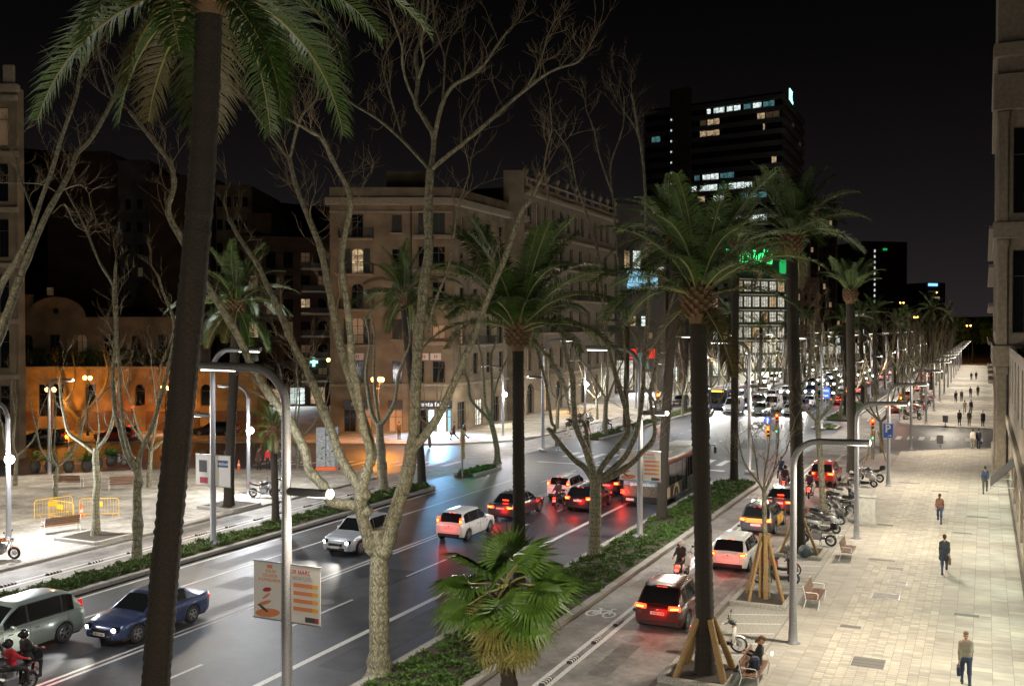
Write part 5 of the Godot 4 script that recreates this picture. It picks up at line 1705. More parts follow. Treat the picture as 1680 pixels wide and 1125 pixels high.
func palm(at: Vector3, top: Vector3, r: float, k: float, nfr: int, sd: int, label: String, mkey := "frond", boots := true, low := 5):
	rng.seed = sd
	var o := base("palm_tree", at, 0, label, "palm tree", "tall feather palms")
	var s := S()
	var prof_r := []
	var pts := []
	var n := int(top.y / 0.09)
	for i in n + 1:
		var t := float(i) / n
		var q := Vector3(top.x * smoothstep(0, 1, t), top.y * t, top.z * smoothstep(0, 1, t))
		pts.append(q)
		var flare := 0.25 * exp(-t * top.y * 1.6)
		prof_r.append(r * (1.0 + flare) * (1.0 - 0.10 * t) * (1.0 + (rng.randf_range(0.0, 0.09) if i % 2 == 0 else rng.randf_range(-0.06, 0.01))))
	s.set_smooth_group(-1)
	tube(s, pts, prof_r, 14, true)
	part(s, "trunk", M["palm_trunk"], o)
	if boots:
		s = S()
		for ring in 7:
			for j in 11:
				var a := TAU * (j + 0.5 * (ring % 2)) / 11
				var rr := r * (1.05 + 0.42 * sin(PI * (ring + 1) / 8.5)) * (k * 0.35 + 0.65)
				var c := top + Vector3(cos(a) * rr, -0.75 + ring * 0.14, sin(a) * rr)
				var out := Vector3(cos(a), 0.9, sin(a)).normalized()
				beam(s, c, c + out * rng.randf_range(0.13, 0.24), 0.12, 0.05)
		lathe(s, Transform3D(Basis(), top), [Vector2(r * 0.95, -0.95), Vector2(r * 1.3, -0.55), Vector2(r * 1.35, -0.1), Vector2(r * 0.7, 0.35), Vector2(0, 0.5)], 12)
		part(s, "boot_bulb", M["palm_husk"], o)
	var a0 := rng.randf() * TAU
	for i in nfr:
		var t := float(i) / nfr
		var bin := clampi(int(t * 6.0 + rng.randf_range(-0.4, 0.4)), 0, 5)
		if bin > low: bin = rng.randi() % (low + 1)
		elif bin == 5 and rng.randf() < 0.4: bin = 3
		var dry := bin >= 3 and rng.randf() < 0.12
		var f: Array = FR["dry" if dry else mkey][5 if dry else bin]
		var yaw := a0 + i * 2.39996 + rng.randf_range(-0.2, 0.2)
		var sc := k * rng.randf_range(0.85, 1.12)
		var bs := Basis(Vector3.UP, yaw) * Basis(Vector3.RIGHT, rng.randf_range(-0.35, 0.35))
		var e := inst(f[0], "frond", o, Transform3D(bs.scaled(Vector3(sc, sc, sc)), top + Vector3(cos(-yaw), 0, sin(-yaw)) * -0.02 + Vector3(cos(yaw), 0, -sin(yaw)) * r * 0.55 + Vector3(0, 0.15 - t * 0.5, 0)))
		inst(f[1], "stalk", e)
	return o

func fan_leaf(sd: int, m: Material, rad := 1.05) -> Array:
	rng.seed = sd
	var s := S()
	var n := 34
	for i in n:
		var a := lerpf(-2.35, 2.35, (i + 0.5) / n)
		var l := rad * (0.78 + 0.22 * cos(a * 0.6)) * rng.randf_range(0.9, 1.05)
		var hw := 0.066
		var d := Vector3(cos(a), 0, sin(a))
		var d0 := Vector3(cos(a - hw), 0, sin(a - hw))
		var d1 := Vector3(cos(a + hw), 0, sin(a + hw))
		var up := Vector3(0, 0.035, 0)
		var cup := func(q: Vector3, t: float): return q + Vector3(0, 0.10 * t * t - 0.22 * maxf(0, t - 0.62) * 2.0, 0)
		var mid := l * 0.62
		quad(s, Vector3.ZERO, cup.call(d0 * mid, 0.5), cup.call(d * mid, 0.5) + up, Vector3.ZERO)
		quad(s, Vector3.ZERO, cup.call(d * mid, 0.5) + up, cup.call(d1 * mid, 0.5), Vector3.ZERO)
		var tip: Vector3 = cup.call(d * l, 1.0) + Vector3(rng.randf_range(-0.03, 0.03), rng.randf_range(-0.1, 0.02), rng.randf_range(-0.03, 0.03))
		tri(s, cup.call(d0 * mid, 0.5), tip, cup.call(d * mid, 0.5) + up)
		tri(s, cup.call(d * mid, 0.5) + up, tip, cup.call(d1 * mid, 0.5))
	var st := S()
	tube(st, [Vector3(-0.95, -0.12, 0), Vector3(-0.45, 0.02, 0), Vector3(0.02, 0, 0)], [0.03, 0.02, 0.016], 5)
	return [done(s, m), done(st, M["frond_stalk"])]

func fan_palm(at: Vector3, h: float, label: String):
	var o := base("fan_palm", at, 0, label, "palm tree")
	rng.seed = 77
	var s := S()
	var pts := []
	var rr := []
	for i in 60:
		pts.append(Vector3(0.05 * sin(i * 0.2), h * i / 59.0, 0))
		rr.append(0.15 + (0.03 if i % 3 == 0 else 0.0) + rng.randf_range(-0.012, 0.012) + 0.06 * exp(-i * 0.2))
	tube(s, pts, rr, 11)
	part(s, "trunk", M["palm_trunk"], o)
	s = S()
	for ring in 9:
		for j in 8:
			var a := TAU * (j + 0.5 * (ring % 2)) / 8 + rng.randf_range(-0.2, 0.2)
			var c := Vector3(cos(a) * 0.15, h - 0.95 + ring * 0.11, sin(a) * 0.15)
			beam(s, c, c + Vector3(cos(a) * 0.2, rng.randf_range(0.05, 0.3), sin(a) * 0.2), 0.05, 0.02)
	part(s, "boots", M["palm_husk"], o)
	var g := [fan_leaf(1, M["fan"], 0.92), fan_leaf(2, M["fan"], 0.85), fan_leaf(3, M["fan_dry"], 0.75)]
	# yaw, tilt up, length out, kind
	for l in [[0.25, 0.35, 0], [0.75, 0.05, 1], [-0.35, 0.15, 1], [3.1, 0.2, 0], [2.65, -0.1, 1], [3.6, 0.35, 1], [1.6, 0.75, 0], [2.1, 0.6, 1], [1.1, 0.5, 1], [-1.45, 0.05, 0], [-0.8, -0.2, 0], [-2.4, -0.1, 0], [-0.9, -1.0, 2], [-1.45, -0.35, 2], [2.4, -0.3, 2], [-1.5, -1.1, 2], [-2.1, -0.95, 2], [-0.2, -1.05, 2], [1.0, -0.7, 2], [1.8, 1.2, 1], [-0.5, 1.15, 0], [-2.8, 0.8, 1]]:
		var f: Array = g[l[2]]
		var dir := Vector3(cos(l[0]) * cos(l[1]), sin(l[1]), -sin(l[0]) * cos(l[1]))
		var z := dir.cross(Vector3.UP).normalized()
		var b := Basis(dir, z.cross(dir), z) * Basis(Vector3.BACK, -0.35) * Basis(Vector3.RIGHT, rng.randf_range(-0.5, 0.5))
		var e := inst(f[0], "fan_leaf", o, Transform3D(b, Vector3(0, h, 0) + dir * 0.75))
		inst(f[1], "stalk", e)
	return o

func build_trees():
	traced_tree("big", "large mottled plane tree forking low beside the near bannered lamp", "plane_bark", 1.0)
	traced_tree("candelabra", "candelabra-shaped pollarded plane tree on the median behind the fan palm", "plane_bark")
	traced_tree("edge", "plane tree whose pale limbs lean in from the left edge", "plane_bark", 1.3)
	traced_tree("fork", "forked plane tree on the left median left of the tall palm", "plane_bark")
	traced_tree("young", "short pale plane tree rising from the square pit behind the bench", "plane_bark", 0.6)
	traced_tree("mid", "bare plane tree at the far kerb right of the shop corner", "plane_bark")
	traced_tree("amber", "thick plane tree standing in the amber light of the side street", "plane_bark", 1.5)
	traced_tree("staked", "slim young tree propped by timber stakes beside the white hatchback", "plane_bark", 1.0)
	traced_tree("lit", "slim plane tree glowing red beside the parked motorcycles", "plane_bark", 0.8)
	traced_tree("dark", "dark bare tree directly behind the large plane tree", "plane_bark", 1.2)
	traced_tree("back", "bare tree on the small island before the crossing cyclists", "plane_bark")
	frond_set("frond", M["frond"])
	frond_set("dry", M["frond_dry"])
	palm(Vector3(-15.09, 0.1, -15.19), Vector3(1.16, 18.0, -0.53), 0.285, 1.3, 50, 11, "very tall near palm whose trunk crosses the left of the view")
	palm(Vector3(-16.94, 0.1, -37.04), Vector3(-0.05, 10.9, 0.02), 0.25, 1.4, 42, 12, "palm on the median right behind the fan palm", "frond", true, 3)
	palm(Vector3(-7.85, 0.12, -31.12), Vector3(-0.22, 11.95, 0.1), 0.29, 1.15, 34, 13, "palm propped by timber beside the white scooter and dark red car", "frond", true, 3)
	palm(Vector3(-8.07, 0.12, -49.95), Vector3(-0.33, 15.3, 0.15), 0.31, 1.12, 40, 14, "tall palm with blue bag at its foot behind the second bench", "frond", true, 3)
	palm(Vector3(-9.0, 0.12, -79.8), Vector3(-0.15, 13.6, 0.07), 0.33, 0.85, 30, 15, "palm with narrow upswept crown by the far parked motorcycles", "frond", true, 1)
	palm(Vector3(-15.97, 0.1, -71.4), Vector3(0.07, 16.8, -0.03), 0.27, 1.1, 36, 16, "palm at the tip of the right median before the crossing", "frond", true, 3)
	palm(Vector3(-16.55, 0.1, -55.66), Vector3(0.65, 15.8, -0.3), 0.28, 1.15, 36, 17, "palm on the median in front of the white bus", "frond", true, 4)
	palm(Vector3(-41.46, 0.12, -48.32), Vector3(0.42, 12.4, -0.19), 0.3, 1.15, 36, 18, "dark palm on the plaza behind the photo banner lamp")
	palm(Vector3(-35.05, 0.1, -60.5), Vector3(-1.08, 13.3, 0.5), 0.27, 1.15, 34, 19, "leaning dark palm at the end of the left median")
	palm(Vector3(-35.6, 0.1, -45.32), Vector3(-0.1, 5.4, 0.05), 0.2, 0.5, 26, 20, "small shaggy palm on the left median behind the near lamp")
	fan_palm(Vector3(-8.24, 0.1, -17.45), 5.75, "young fan palm with splayed green leaves at the lower centre")
	for i in 8:                                                    # palms receding down the two medians
		var z := -134.0 - i * 19.0
		var right := i % 4 != 3
		palm(Vector3((-15.8 if right else -8.4), 0.1, z), Vector3(rng.randf_range(-0.3, 0.3), 11.5 + (i % 4) * 0.9, 0), 0.3, 0.95, 22, 40 + i, "%s far palm beyond the crossing on the right half of the avenue" % ORD[i], "frond", false)
	for i in 6:
		palm(Vector3(-35.0, 0.1, -104.0 - i * 24.0), Vector3(0.2, 11.0 + i % 3, 0), 0.28, 0.95, 22, 60 + i, "%s far palm along the left median beyond the crossing" % ORD[i], "frond", false)
	# rows of bare street trees
	var kinds := []
	for i in 4: kinds.append(bare_tree_mesh(9.0 + i, 300 + i))
	rng.seed = 99
	var rows := [[-33.9, -110.0, -12.5, 14, "left median"], [-41.5, -101.0, -12.0, 14, "left pavement"], [-15.6, -128.0, -12.0, 14, "right median"], [-8.3, -128.5, -13.0, 12, "right pavement"], [-24.0, -330.0, -16.0, 5, "far end of the road"]]
	for r in rows:
		for i in r[3]:
			var o := base("street_tree", Vector3(r[0] + rng.randf_range(-0.4, 0.4), 0.1, r[1] + r[2] * i), rng.randf() * TAU, "%s bare tree beyond the crossing along the %s" % [ORD[i], r[4]], "tree", "rows of bare street trees")
			var k := rng.randf_range(0.85, 1.2)
			o.scale = Vector3(k, k, k)
			var m: Array = kinds[rng.randi() % 4]
			inst(m[0], "trunk", o)
			inst(m[1], "crown", o)
	var extra := [[-53.83, -46.31, "thin young tree behind the plaza bench"], [-51.50, -51.96, "slim tree in the round pit near the motorcycles"], [-60.43, -48.67, "bare tree behind the left floodlight lamp"], [-48.31, -64.21, "thin pale trunk behind the large plane's left limb"], [-45.87, -80.67, "bare tree before the blue lit shop"], [-24.68, -98.92, "bare tree bending beside the oncoming cars"], [-58.78, -96.57, "bare tree on the corner pavement"], [-34.60, -115.94, "bare tree near the far bus lane"], [-8.05, -93.39, "staked thin tree near the parking sign"], [-92.34, -77.24, "dark bare tree before the round gable"], [-78.48, -81.59, "bare tree in amber light right of the wall"], [-83.54, -80.63, "bare tree before the ochre wall door"]]
	for e in extra:
		var p := Vector3(e[0], 0, e[1])
		var o := base("street_tree", p + Vector3(0, 0.1, 0), rng.randf() * TAU, e[2], "tree", "bare trees round the plaza and crossing")
		var k := rng.randf_range(0.7, 0.95)
		o.scale = Vector3(k, k, k)
		var m: Array = kinds[rng.randi() % 4]
		inst(m[0], "trunk", o)
		inst(m[1], "crown", o)
	# leafy trees closing the far end of the avenue
	for i in 6:
		var o2 := base("leafy_tree", Vector3([-9.0, -3.5, 2.5, 8.0, -14.0, -21.0][i], 0, [-338.0, -346.0, -340.0, -352.0, -356.0, -362.0][i]), 0, "%s dark leafy tree closing the far end of the avenue, from the right pavement leftwards" % ORD[i], "tree", "leafy trees at the end of the avenue")
		var s2 := S()
		for k in 2600:
			var a2 := rng.randf() * TAU
			var lob := k % 7
			var c2 := Vector3(cos(lob * 2.1) * 2.6, 7.5 + (lob % 4) * 1.7, sin(lob * 2.1) * 2.6)
			var dv := Vector3(cos(a2), rng.randf_range(-0.8, 1.0), sin(a2)).normalized() * (2.6 * pow(rng.randf(), 0.35))
			var p2 := c2 + dv
			var e1 := Vector3(rng.randf_range(-1, 1), rng.randf_range(-1, 1), rng.randf_range(-1, 1)).normalized() * 0.3
			var e2 := Vector3(rng.randf_range(-1, 1), rng.randf_range(-1, 1), rng.randf_range(-1, 1)).normalized() * 0.2
			quad(s2, p2 - e1, p2 + e2, p2 + e1, p2 - e2)
		part(s2, "crown", M["hedge"], o2)
		s2 = S()
		limb(s2, [Vector3(0, 0, 0), Vector3(0.2, 3, 0.1), Vector3(0, 7.5, 0)], 0.35, 0.2, 9)
		part(s2, "trunk", M["plane_bark"], o2)
	# dark evergreen shrubs over the street wall
	for i in 5:
		var p := ray_point([62, 100, 150, 215, 265][i], 112.0)
		var s := S()
		for k in 1500:
			var a := rng.randf() * TAU
			var el := asin(rng.randf_range(-0.6, 1.0))
			var rd := pow(rng.randf(), 0.4)
			var c := Vector3(cos(a) * cos(el) * 2.9, 6.6 + sin(el) * 1.9, sin(a) * cos(el) * 2.0) * Vector3(rd, 1, rd)
			var d1 := Vector3(rng.randf_range(-1, 1), rng.randf_range(-1, 1), rng.randf_range(-1, 1)).normalized() * 0.17
			var d2 := Vector3(rng.randf_range(-1, 1), rng.randf_range(-1, 1), rng.randf_range(-1, 1)).normalized() * 0.09
			quad(s, c - d1, c + d2, c + d1, c - d2)
		var o := base("garden_shrub", p, 0, ["dark shrub left of the villa gable", "dark shrub below the villa gable", "dark shrub right of the villa gable", "dark shrub behind the forked tree", "dark shrub beside the tall palm trunk"][i], "shrub", "shrubs over the street wall")
		part(s, "crown", M["hedge"], o)
		s = S()
		tube(s, [Vector3(0, 0, 0), Vector3(0.1, 3, 0), Vector3(0, 6, 0)], [0.2, 0.15, 0.08], 8)
		part(s, "trunk", M["plane_bark"], o)

# ---------------------------------------------------------------- vehicles
var CARS := {
	"suv": {"L": 4.39, "W": 1.84, "H": 1.59, "belt": 0.98, "hood": 0.90, "hl": 1.22, "ws": 0.75, "rk": 0.62, "tl": 0.0, "r": 0.345, "fo": 0.88, "ro": 0.9, "tail": "wide", "ty": 0.93},
	"hatch": {"L": 4.2, "W": 1.76, "H": 1.48, "belt": 0.92, "hood": 0.84, "hl": 1.18, "ws": 0.8, "rk": 0.5, "tl": 0.0, "r": 0.315, "fo": 0.86, "ro": 0.78, "tail": "mid", "ty": 0.86},
	"mini": {"L": 4.03, "W": 1.69, "H": 1.49, "belt": 0.93, "hood": 0.86, "hl": 1.05, "ws": 0.85, "rk": 0.42, "tl": 0.0, "r": 0.30, "fo": 0.8, "ro": 0.7, "tail": "high", "ty": 1.08},
	"sedan": {"L": 4.58, "W": 1.78, "H": 1.44, "belt": 0.93, "hood": 0.84, "hl": 1.25, "ws": 0.8, "rk": 0.75, "tl": 0.62, "r": 0.315, "fo": 0.88, "ro": 1.0, "tail": "wide", "ty": 0.80},
	"mpv": {"L": 4.78, "W": 1.88, "H": 1.72, "belt": 1.03, "hood": 0.95, "hl": 1.1, "ws": 0.95, "rk": 0.5, "tl": 0.0, "r": 0.335, "fo": 0.95, "ro": 0.98, "tail": "high", "ty": 1.15},
	"wagon": {"L": 4.55, "W": 1.78, "H": 1.50, "belt": 0.94, "hood": 0.84, "hl": 1.2, "ws": 0.8, "rk": 0.48, "tl": 0.0, "r": 0.315, "fo": 0.88, "ro": 0.92, "tail": "mid", "ty": 0.84},
	"van": {"L": 4.9, "W": 1.92, "H": 2.0, "belt": 1.12, "hood": 1.02, "hl": 0.95, "ws": 0.95, "rk": 0.2, "tl": 0.0, "r": 0.33, "fo": 0.9, "ro": 0.95, "tail": "high", "ty": 1.15},
}
var CM := {}

func interp(t: Array, u: float) -> float:
	if u <= t[0][0]: return t[0][1]
	for i in t.size() - 1:
		if u <= t[i + 1][0]:
			var k: float = (u - t[i][0]) / maxf(0.0001, t[i + 1][0] - t[i][0])
			k = k * k * (3 - 2 * k) * 0.5 + k * 0.5
			return lerpf(t[i][1], t[i + 1][1], k)
	return t[t.size() - 1][1]

func car_shapes(kind: String) -> Dictionary:
	if CM.has(kind): return CM[kind]
	var c: Dictionary = CARS[kind]
	var L: float = c.L
	var W: float = c.W / 2
	var H: float = c.H
	var belt: float = c.belt
	var us: float = 0.05 if c.tl == 0.0 else c.tl - 0.05
	var ue: float = L - c.hl + 0.04
	var low := [[0.0, belt - 0.10], [0.06, belt - 0.01], [0.2, belt], [L - c.hl, belt + 0.01], [L - c.hl * 0.55, lerpf(belt, c.hood, 0.55)], [L - 0.3, c.hood - 0.05], [L - 0.08, c.hood - 0.16], [L, c.hood - 0.3]]
	if c.tl > 0.0: low = [[0.0, belt - 0.03], [0.06, belt + 0.05], [0.3, belt + 0.05], [c.tl + 0.2, belt + 0.02]] + low.slice(3)
	var roof := [[us, belt + 0.0], [us + c.rk, H - 0.055], [us + c.rk + 0.5, H], [L * 0.55, H + 0.0], [ue - c.ws, H - 0.06], [ue, belt + 0.02]]
	var wf := [[0.0, 0.84], [0.07, 0.92], [0.25, 0.975], [0.8, 1.0], [L - 0.9, 1.0], [L - 0.35, 0.95], [L - 0.1, 0.86], [L, 0.74]]
	var zr: float = c.ro
	var zf: float = L - c.fo
	var ra: float = c.r + 0.075
	var P := func(u, x, y): return Vector3(x, y, L / 2 - u)
	# lower body
	var us_list := []
	var u := 0.0
	while u < L:
		us_list.append(u)
		u += 0.035 if (u < 0.25 or u > L - 0.4) else (0.05 if absf(u - zr) < ra + 0.06 or absf(u - zf) < ra + 0.06 else 0.14)
	us_list.append(L)
	var s := S()
	var rows := []
	for uu in us_list:
		var w: float = W * interp(wf, uu)
		var yb := 0.24 + 0.10 * maxf(0, (0.3 - uu) / 0.3) * 0.6 + 0.06 * maxf(0, (uu - L + 0.5) / 0.5)
		for zc in [zr, zf]:
			var d: float = absf(uu - zc)
			if d < ra: yb = maxf(yb, c.r + sqrt(ra * ra - d * d) - 0.01)
		var yt: float = interp(low, uu)
		var y2 := maxf(minf(0.56, yt - 0.2), yb + 0.015)
		var y1 := minf(maxf(0.36, yb + 0.008), y2)
		var y3 := maxf(minf(belt - 0.2, yt - 0.09), y2 + 0.01)
		var y4 := maxf(yt - 0.035, y3 + 0.005)
		var cr := 0.035 if uu > L - c.hl else 0.01
		rows.append([P.call(uu, w * 0.93, yb), P.call(uu, w * 0.975, y1), P.call(uu, w, y2), P.call(uu, w * 0.985, y3), P.call(uu, w * 0.955, y4), P.call(uu, w * 0.91, maxf(yt, y4 + 0.005)), P.call(uu, w * 0.5, yt + cr), P.call(uu, 0.0, yt + cr * 1.2)])
	s.set_smooth_group(1)
	for i in rows.size() - 1:
		for k in 7:
			var a: Vector3 = rows[i][k]
			var b: Vector3 = rows[i][k + 1]
			var d: Vector3 = rows[i + 1][k]
			var e: Vector3 = rows[i + 1][k + 1]
			quad(s, a, d, e, b)
			var m := Vector3(-1, 1, 1)
			quad(s, a * m, b * m, e * m, d * m)
	s.set_smooth_group(-1)
	for e in [0, rows.size() - 1]:
		for k in 7:
			var a: Vector3 = rows[e][k]
			var b: Vector3 = rows[e][k + 1]
			var m := Vector3(-1, 1, 1)
			if e == 0: quad(s, a, b, b * m, a * m)
			else: quad(s, b, a, a * m, b * m)
	# cabin
	var gb := func(uu): return W * interp(wf, uu) * 0.905
	var gt := func(uu):
		var h: float = clampf((interp(roof, uu) - belt) / (H - belt), 0, 1)
		return lerpf(gb.call(uu), W * (0.72 if kind != "van" else 0.82), h)
	var G := func(uu, t):                                           # point on the cabin side
		var y0: float = interp(low, uu) - 0.02
		var y1: float = maxf(interp(roof, uu), y0)
		var bb: float = gb.call(uu)
		var tt: float = gt.call(uu)
		return P.call(uu, lerpf(bb, tt, t), lerpf(y0, y1, t) )
	var n := 40
	rows = []
	for i in n + 1:
		var uu := lerpf(us, ue, float(i) / n)
		var y1: float = maxf(interp(roof, uu), interp(low, uu) - 0.02)
		var tt: float = gt.call(uu)
		var row := []
		for t in [0.0, 0.5, 0.9]: row.append(G.call(uu, t))
		row.append(P.call(uu, tt * 0.93, y1 - 0.002))
		row.append(P.call(uu, tt * 0.5, y1 + 0.018))
		row.append(P.call(uu, 0.0, y1 + 0.024))
		rows.append(row)
	s.set_smooth_group(2)
	for i in n:
		for k in 5:
			var a: Vector3 = rows[i][k]
			var b: Vector3 = rows[i][k + 1]
			var d: Vector3 = rows[i + 1][k]
			var e: Vector3 = rows[i + 1][k + 1]
			var m := Vector3(-1, 1, 1)
			quad(s, a, d, e, b)
			quad(s, a * m, b * m, e * m, d * m)
	var out := {"body": done(s, M["black"])}
	# glass
	var glass := []
	var sheet := func(u0, u1, f0, f1, called):
		var q := S()
		q.set_smooth_group(1)
		for i in 8:
			var ua := lerpf(u0, u1, i / 8.0)
			var ub := lerpf(u0, u1, (i + 1) / 8.0)
			for j in 6:
				var fa := -1.0 + j / 3.0
				var fb := -1.0 + (j + 1) / 3.0
				var pt := func(uu, f):
					var tt: float = gt.call(uu) * lerpf(f0, f1, (uu - u0) / (u1 - u0))
					return P.call(uu, tt * f, interp(roof, uu) + 0.014 + 0.026 * (1 - absf(f)))
				quad(q, pt.call(ua, fa), pt.call(ua, fb), pt.call(ub, fb), pt.call(ub, fa))
		glass.append([called, done(q, M["glass_dark"]), Transform3D.IDENTITY])
	sheet.call(us + 0.06, us + c.rk * 0.9, 0.9, 0.88, "rear_window")
	sheet.call(ue - c.ws * 0.92, ue - 0.05, 0.88, 0.9, "windscreen")
	var cuts := [[us + c.rk * 0.95, us + c.rk * 0.95 + 0.42], [us + c.rk * 0.95 + 0.5, L * 0.5 - 0.04], [L * 0.5 + 0.04, ue - c.ws * 0.42]]
	if kind == "van": cuts = [[L * 0.55, ue - c.ws * 0.45]]
	var panes := []
	if kind != "van": panes.append([cuts[0][0] - 0.03, cuts[2][1] + 0.02, "window_trim", 0.006, 0.06, 0.92, "black"])
	for ct in cuts: panes.append([ct[0], ct[1], "side_window", 0.011, 0.1, 0.88, "glass_dark"])
	for ct in panes:
		for sd in [1, -1]:
			var q := S()
			q.set_smooth_group(1)
			for i in 8:
				var ua := lerpf(ct[0], ct[1], i / 8.0)
				var ub := lerpf(ct[0], ct[1], (i + 1) / 8.0)
				for j in 3:
					var ta := lerpf(ct[4], ct[5], j / 3.0)
					var tb := lerpf(ct[4], ct[5], (j + 1) / 3.0)
					var o := Vector3(ct[3], ct[3] * 0.4, 0)
					var pts := [G.call(ua, ta) + o, G.call(ub, ta) + o, G.call(ub, tb) + o, G.call(ua, tb) + o]
					if sd < 0:
						for k in 4: pts[k] = pts[k] * Vector3(-1, 1, 1)
						quad(q, pts[3], pts[2], pts[1], pts[0])
					else: quad(q, pts[0], pts[1], pts[2], pts[3])
			glass.append([ct[2], done(q, M[ct[6]]), Transform3D.IDENTITY])
	out.glass = glass
	# belly, wheels, trim
	s = S()
	bx(s, -W * 0.9, W * 0.9, 0.18, 0.72, -L / 2 + 0.25, L / 2 - 0.2, 0.05)
	out.belly = done(s, M["rubber"])
	s = S()
	lathe(s, Transform3D(Basis(Vector3.BACK, PI / 2), Vector3.ZERO), [Vector2(c.r * 0.62, -0.1), Vector2(c.r * 0.93, -0.105), Vector2(c.r, -0.075), Vector2(c.r, 0.075), Vector2(c.r * 0.93, 0.105), Vector2(c.r * 0.62, 0.1)], 26)
	out.tyre = done(s, M["tyre"])
	s = S()
	for sd in [-1, 1]:
		lathe(s, Transform3D(Basis(Vector3.BACK, PI / 2), Vector3.ZERO), [Vector2(c.r * 0.60, sd * 0.06), Vector2(c.r * 0.66, sd * 0.1), Vector2(c.r * 0.60, sd * 0.103)], 22)
		for k in 5:
			for dlt in [-0.14, 0.14]:
				var a: float = TAU * k / 5 + dlt
				beam(s, Vector3(sd * 0.088, 0, 0), Vector3(sd * 0.088, cos(a) * c.r * 0.61, sin(a) * c.r * 0.61), 0.03, 0.03)
	lathe(s, Transform3D(Basis(Vector3.BACK, PI / 2), Vector3.ZERO), [Vector2(0, -0.098), Vector2(0.06, -0.095), Vector2(0.06, 0.095), Vector2(0, 0.098)], 10)
	out.rim = done(s, M["alloy"])
	s = S()
	lathe(s, Transform3D(Basis(Vector3.BACK, PI / 2), Vector3.ZERO), [Vector2(0, -0.05), Vector2(c.r * 0.62, -0.05), Vector2(c.r * 0.62, 0.05), Vector2(0, 0.05)], 18, false)
	out.hub = done(s, M["black"])
	# rear bumper insert, plates, lamps
	s = S()
	boxx(s, Transform3D(Basis(), Vector3(0, 0.37, L / 2 - 0.005)), Vector3(W * 0.74, 0.075, 0.03), 0.015)
	out.bumper = done(s, M["black"])
	s = S()
	boxx(s, Transform3D.IDENTITY, Vector3(0.26, 0.056, 0.008), 0.002)
	out.plate = done(s, M["white_metal"])
	var tw := {"wide": [0.22, 0.075, 0.06], "mid": [0.15, 0.085, 0.06], "high": [0.06, 0.16, 0.085]}[c.tail] as Array
	s = S()
	boxx(s, Transform3D(Basis(), Vector3.ZERO), Vector3(tw[0], tw[1], tw[2]), 0.025)
	out.tail = done(s, M["tail_dim"])
	s = S()
	boxx(s, Transform3D(Basis(), Vector3(0, -0.004, tw[2] - 0.004)), Vector3(tw[0] * 0.62, tw[1] * 0.34, 0.012), 0.004)
	out.core = done(s, M["tail_core"])
	s = S()
	boxx(s, Transform3D(Basis(), Vector3(0, 0, 0)), Vector3(0.19, 0.022, 0.02), 0.006)
	out.third = done(s, M["tail_glow"])
	s = S()
	boxx(s, Transform3D(Basis(), Vector3.ZERO), Vector3(0.17, 0.085, 0.12), 0.04)
	out.head = done(s, M["glass_dark"])
	s = S()
	ball(s, Vector3.ZERO, Vector3(0.085, 0.07, 0.03), 12)
	out.beam = done(s, M["head_glow"])
	s = S()
	boxx(s, Transform3D(Basis(), Vector3.ZERO), Vector3(0.1, 0.065, 0.06), 0.025)
	out.mirror = done(s, M["black"])
	s = S()
	boxx(s, Transform3D(Basis(), Vector3.ZERO), Vector3(0.012, 0.014, 0.09), 0.005)
	out.handle = done(s, M["black"])
	s = S()
	boxx(s, Transform3D(Basis(), Vector3(0, 0.58, -L / 2 + 0.0)), Vector3(W * 0.42, 0.07, 0.05), 0.02)
	boxx(s, Transform3D(Basis(), Vector3(0, 0.36, -L / 2 + 0.01)), Vector3(W * 0.55, 0.06, 0.04), 0.02)
	out.grille = done(s, M["black"])
	# thin dark shut lines of doors
	s = S()
	for sd in [-1, 1]:
		for uu in [L * 0.5, us + c.rk * 0.95 + 0.3, ue - c.ws * 0.3]:
			var w: float = W * interp(wf, uu)
			var x0: float = w * 1.002 * sd
			var pts := [[0.34, 0.972], [0.56, 1.002], [belt - 0.2, 0.988], [belt - 0.04, 0.958]]
			for i in 3:
				var a := Vector3(w * pts[i][1] * sd, pts[i][0], L / 2 - uu)
				var b := Vector3(w * pts[i + 1][1] * sd, pts[i + 1][0], L / 2 - uu)
				beam(s, a, b, 0.006, 0.012)
	# tailgate outline and bumper crease
	for r in [[-W * 0.62, W * 0.62, 0.505, 0.512], [-W * 0.62, -W * 0.615, 0.512, belt - 0.14], [W * 0.615, W * 0.62, 0.512, belt - 0.14]]:
		bx(s, r[0], r[1], r[2], r[3], L / 2 - 0.01, L / 2 + 0.003)
	out.seams = done(s, M["rubber"])
	s = S()
	lathe(s, Transform3D(Basis(Vector3.RIGHT, PI / 2), Vector3(0, belt - 0.13, L / 2)), [Vector2(0.05, -0.01), Vector2(0.05, 0.006), Vector2(0, 0.01)], 14)
	out.badge = done(s, M["chrome"])
	CM[kind] = out
	return out

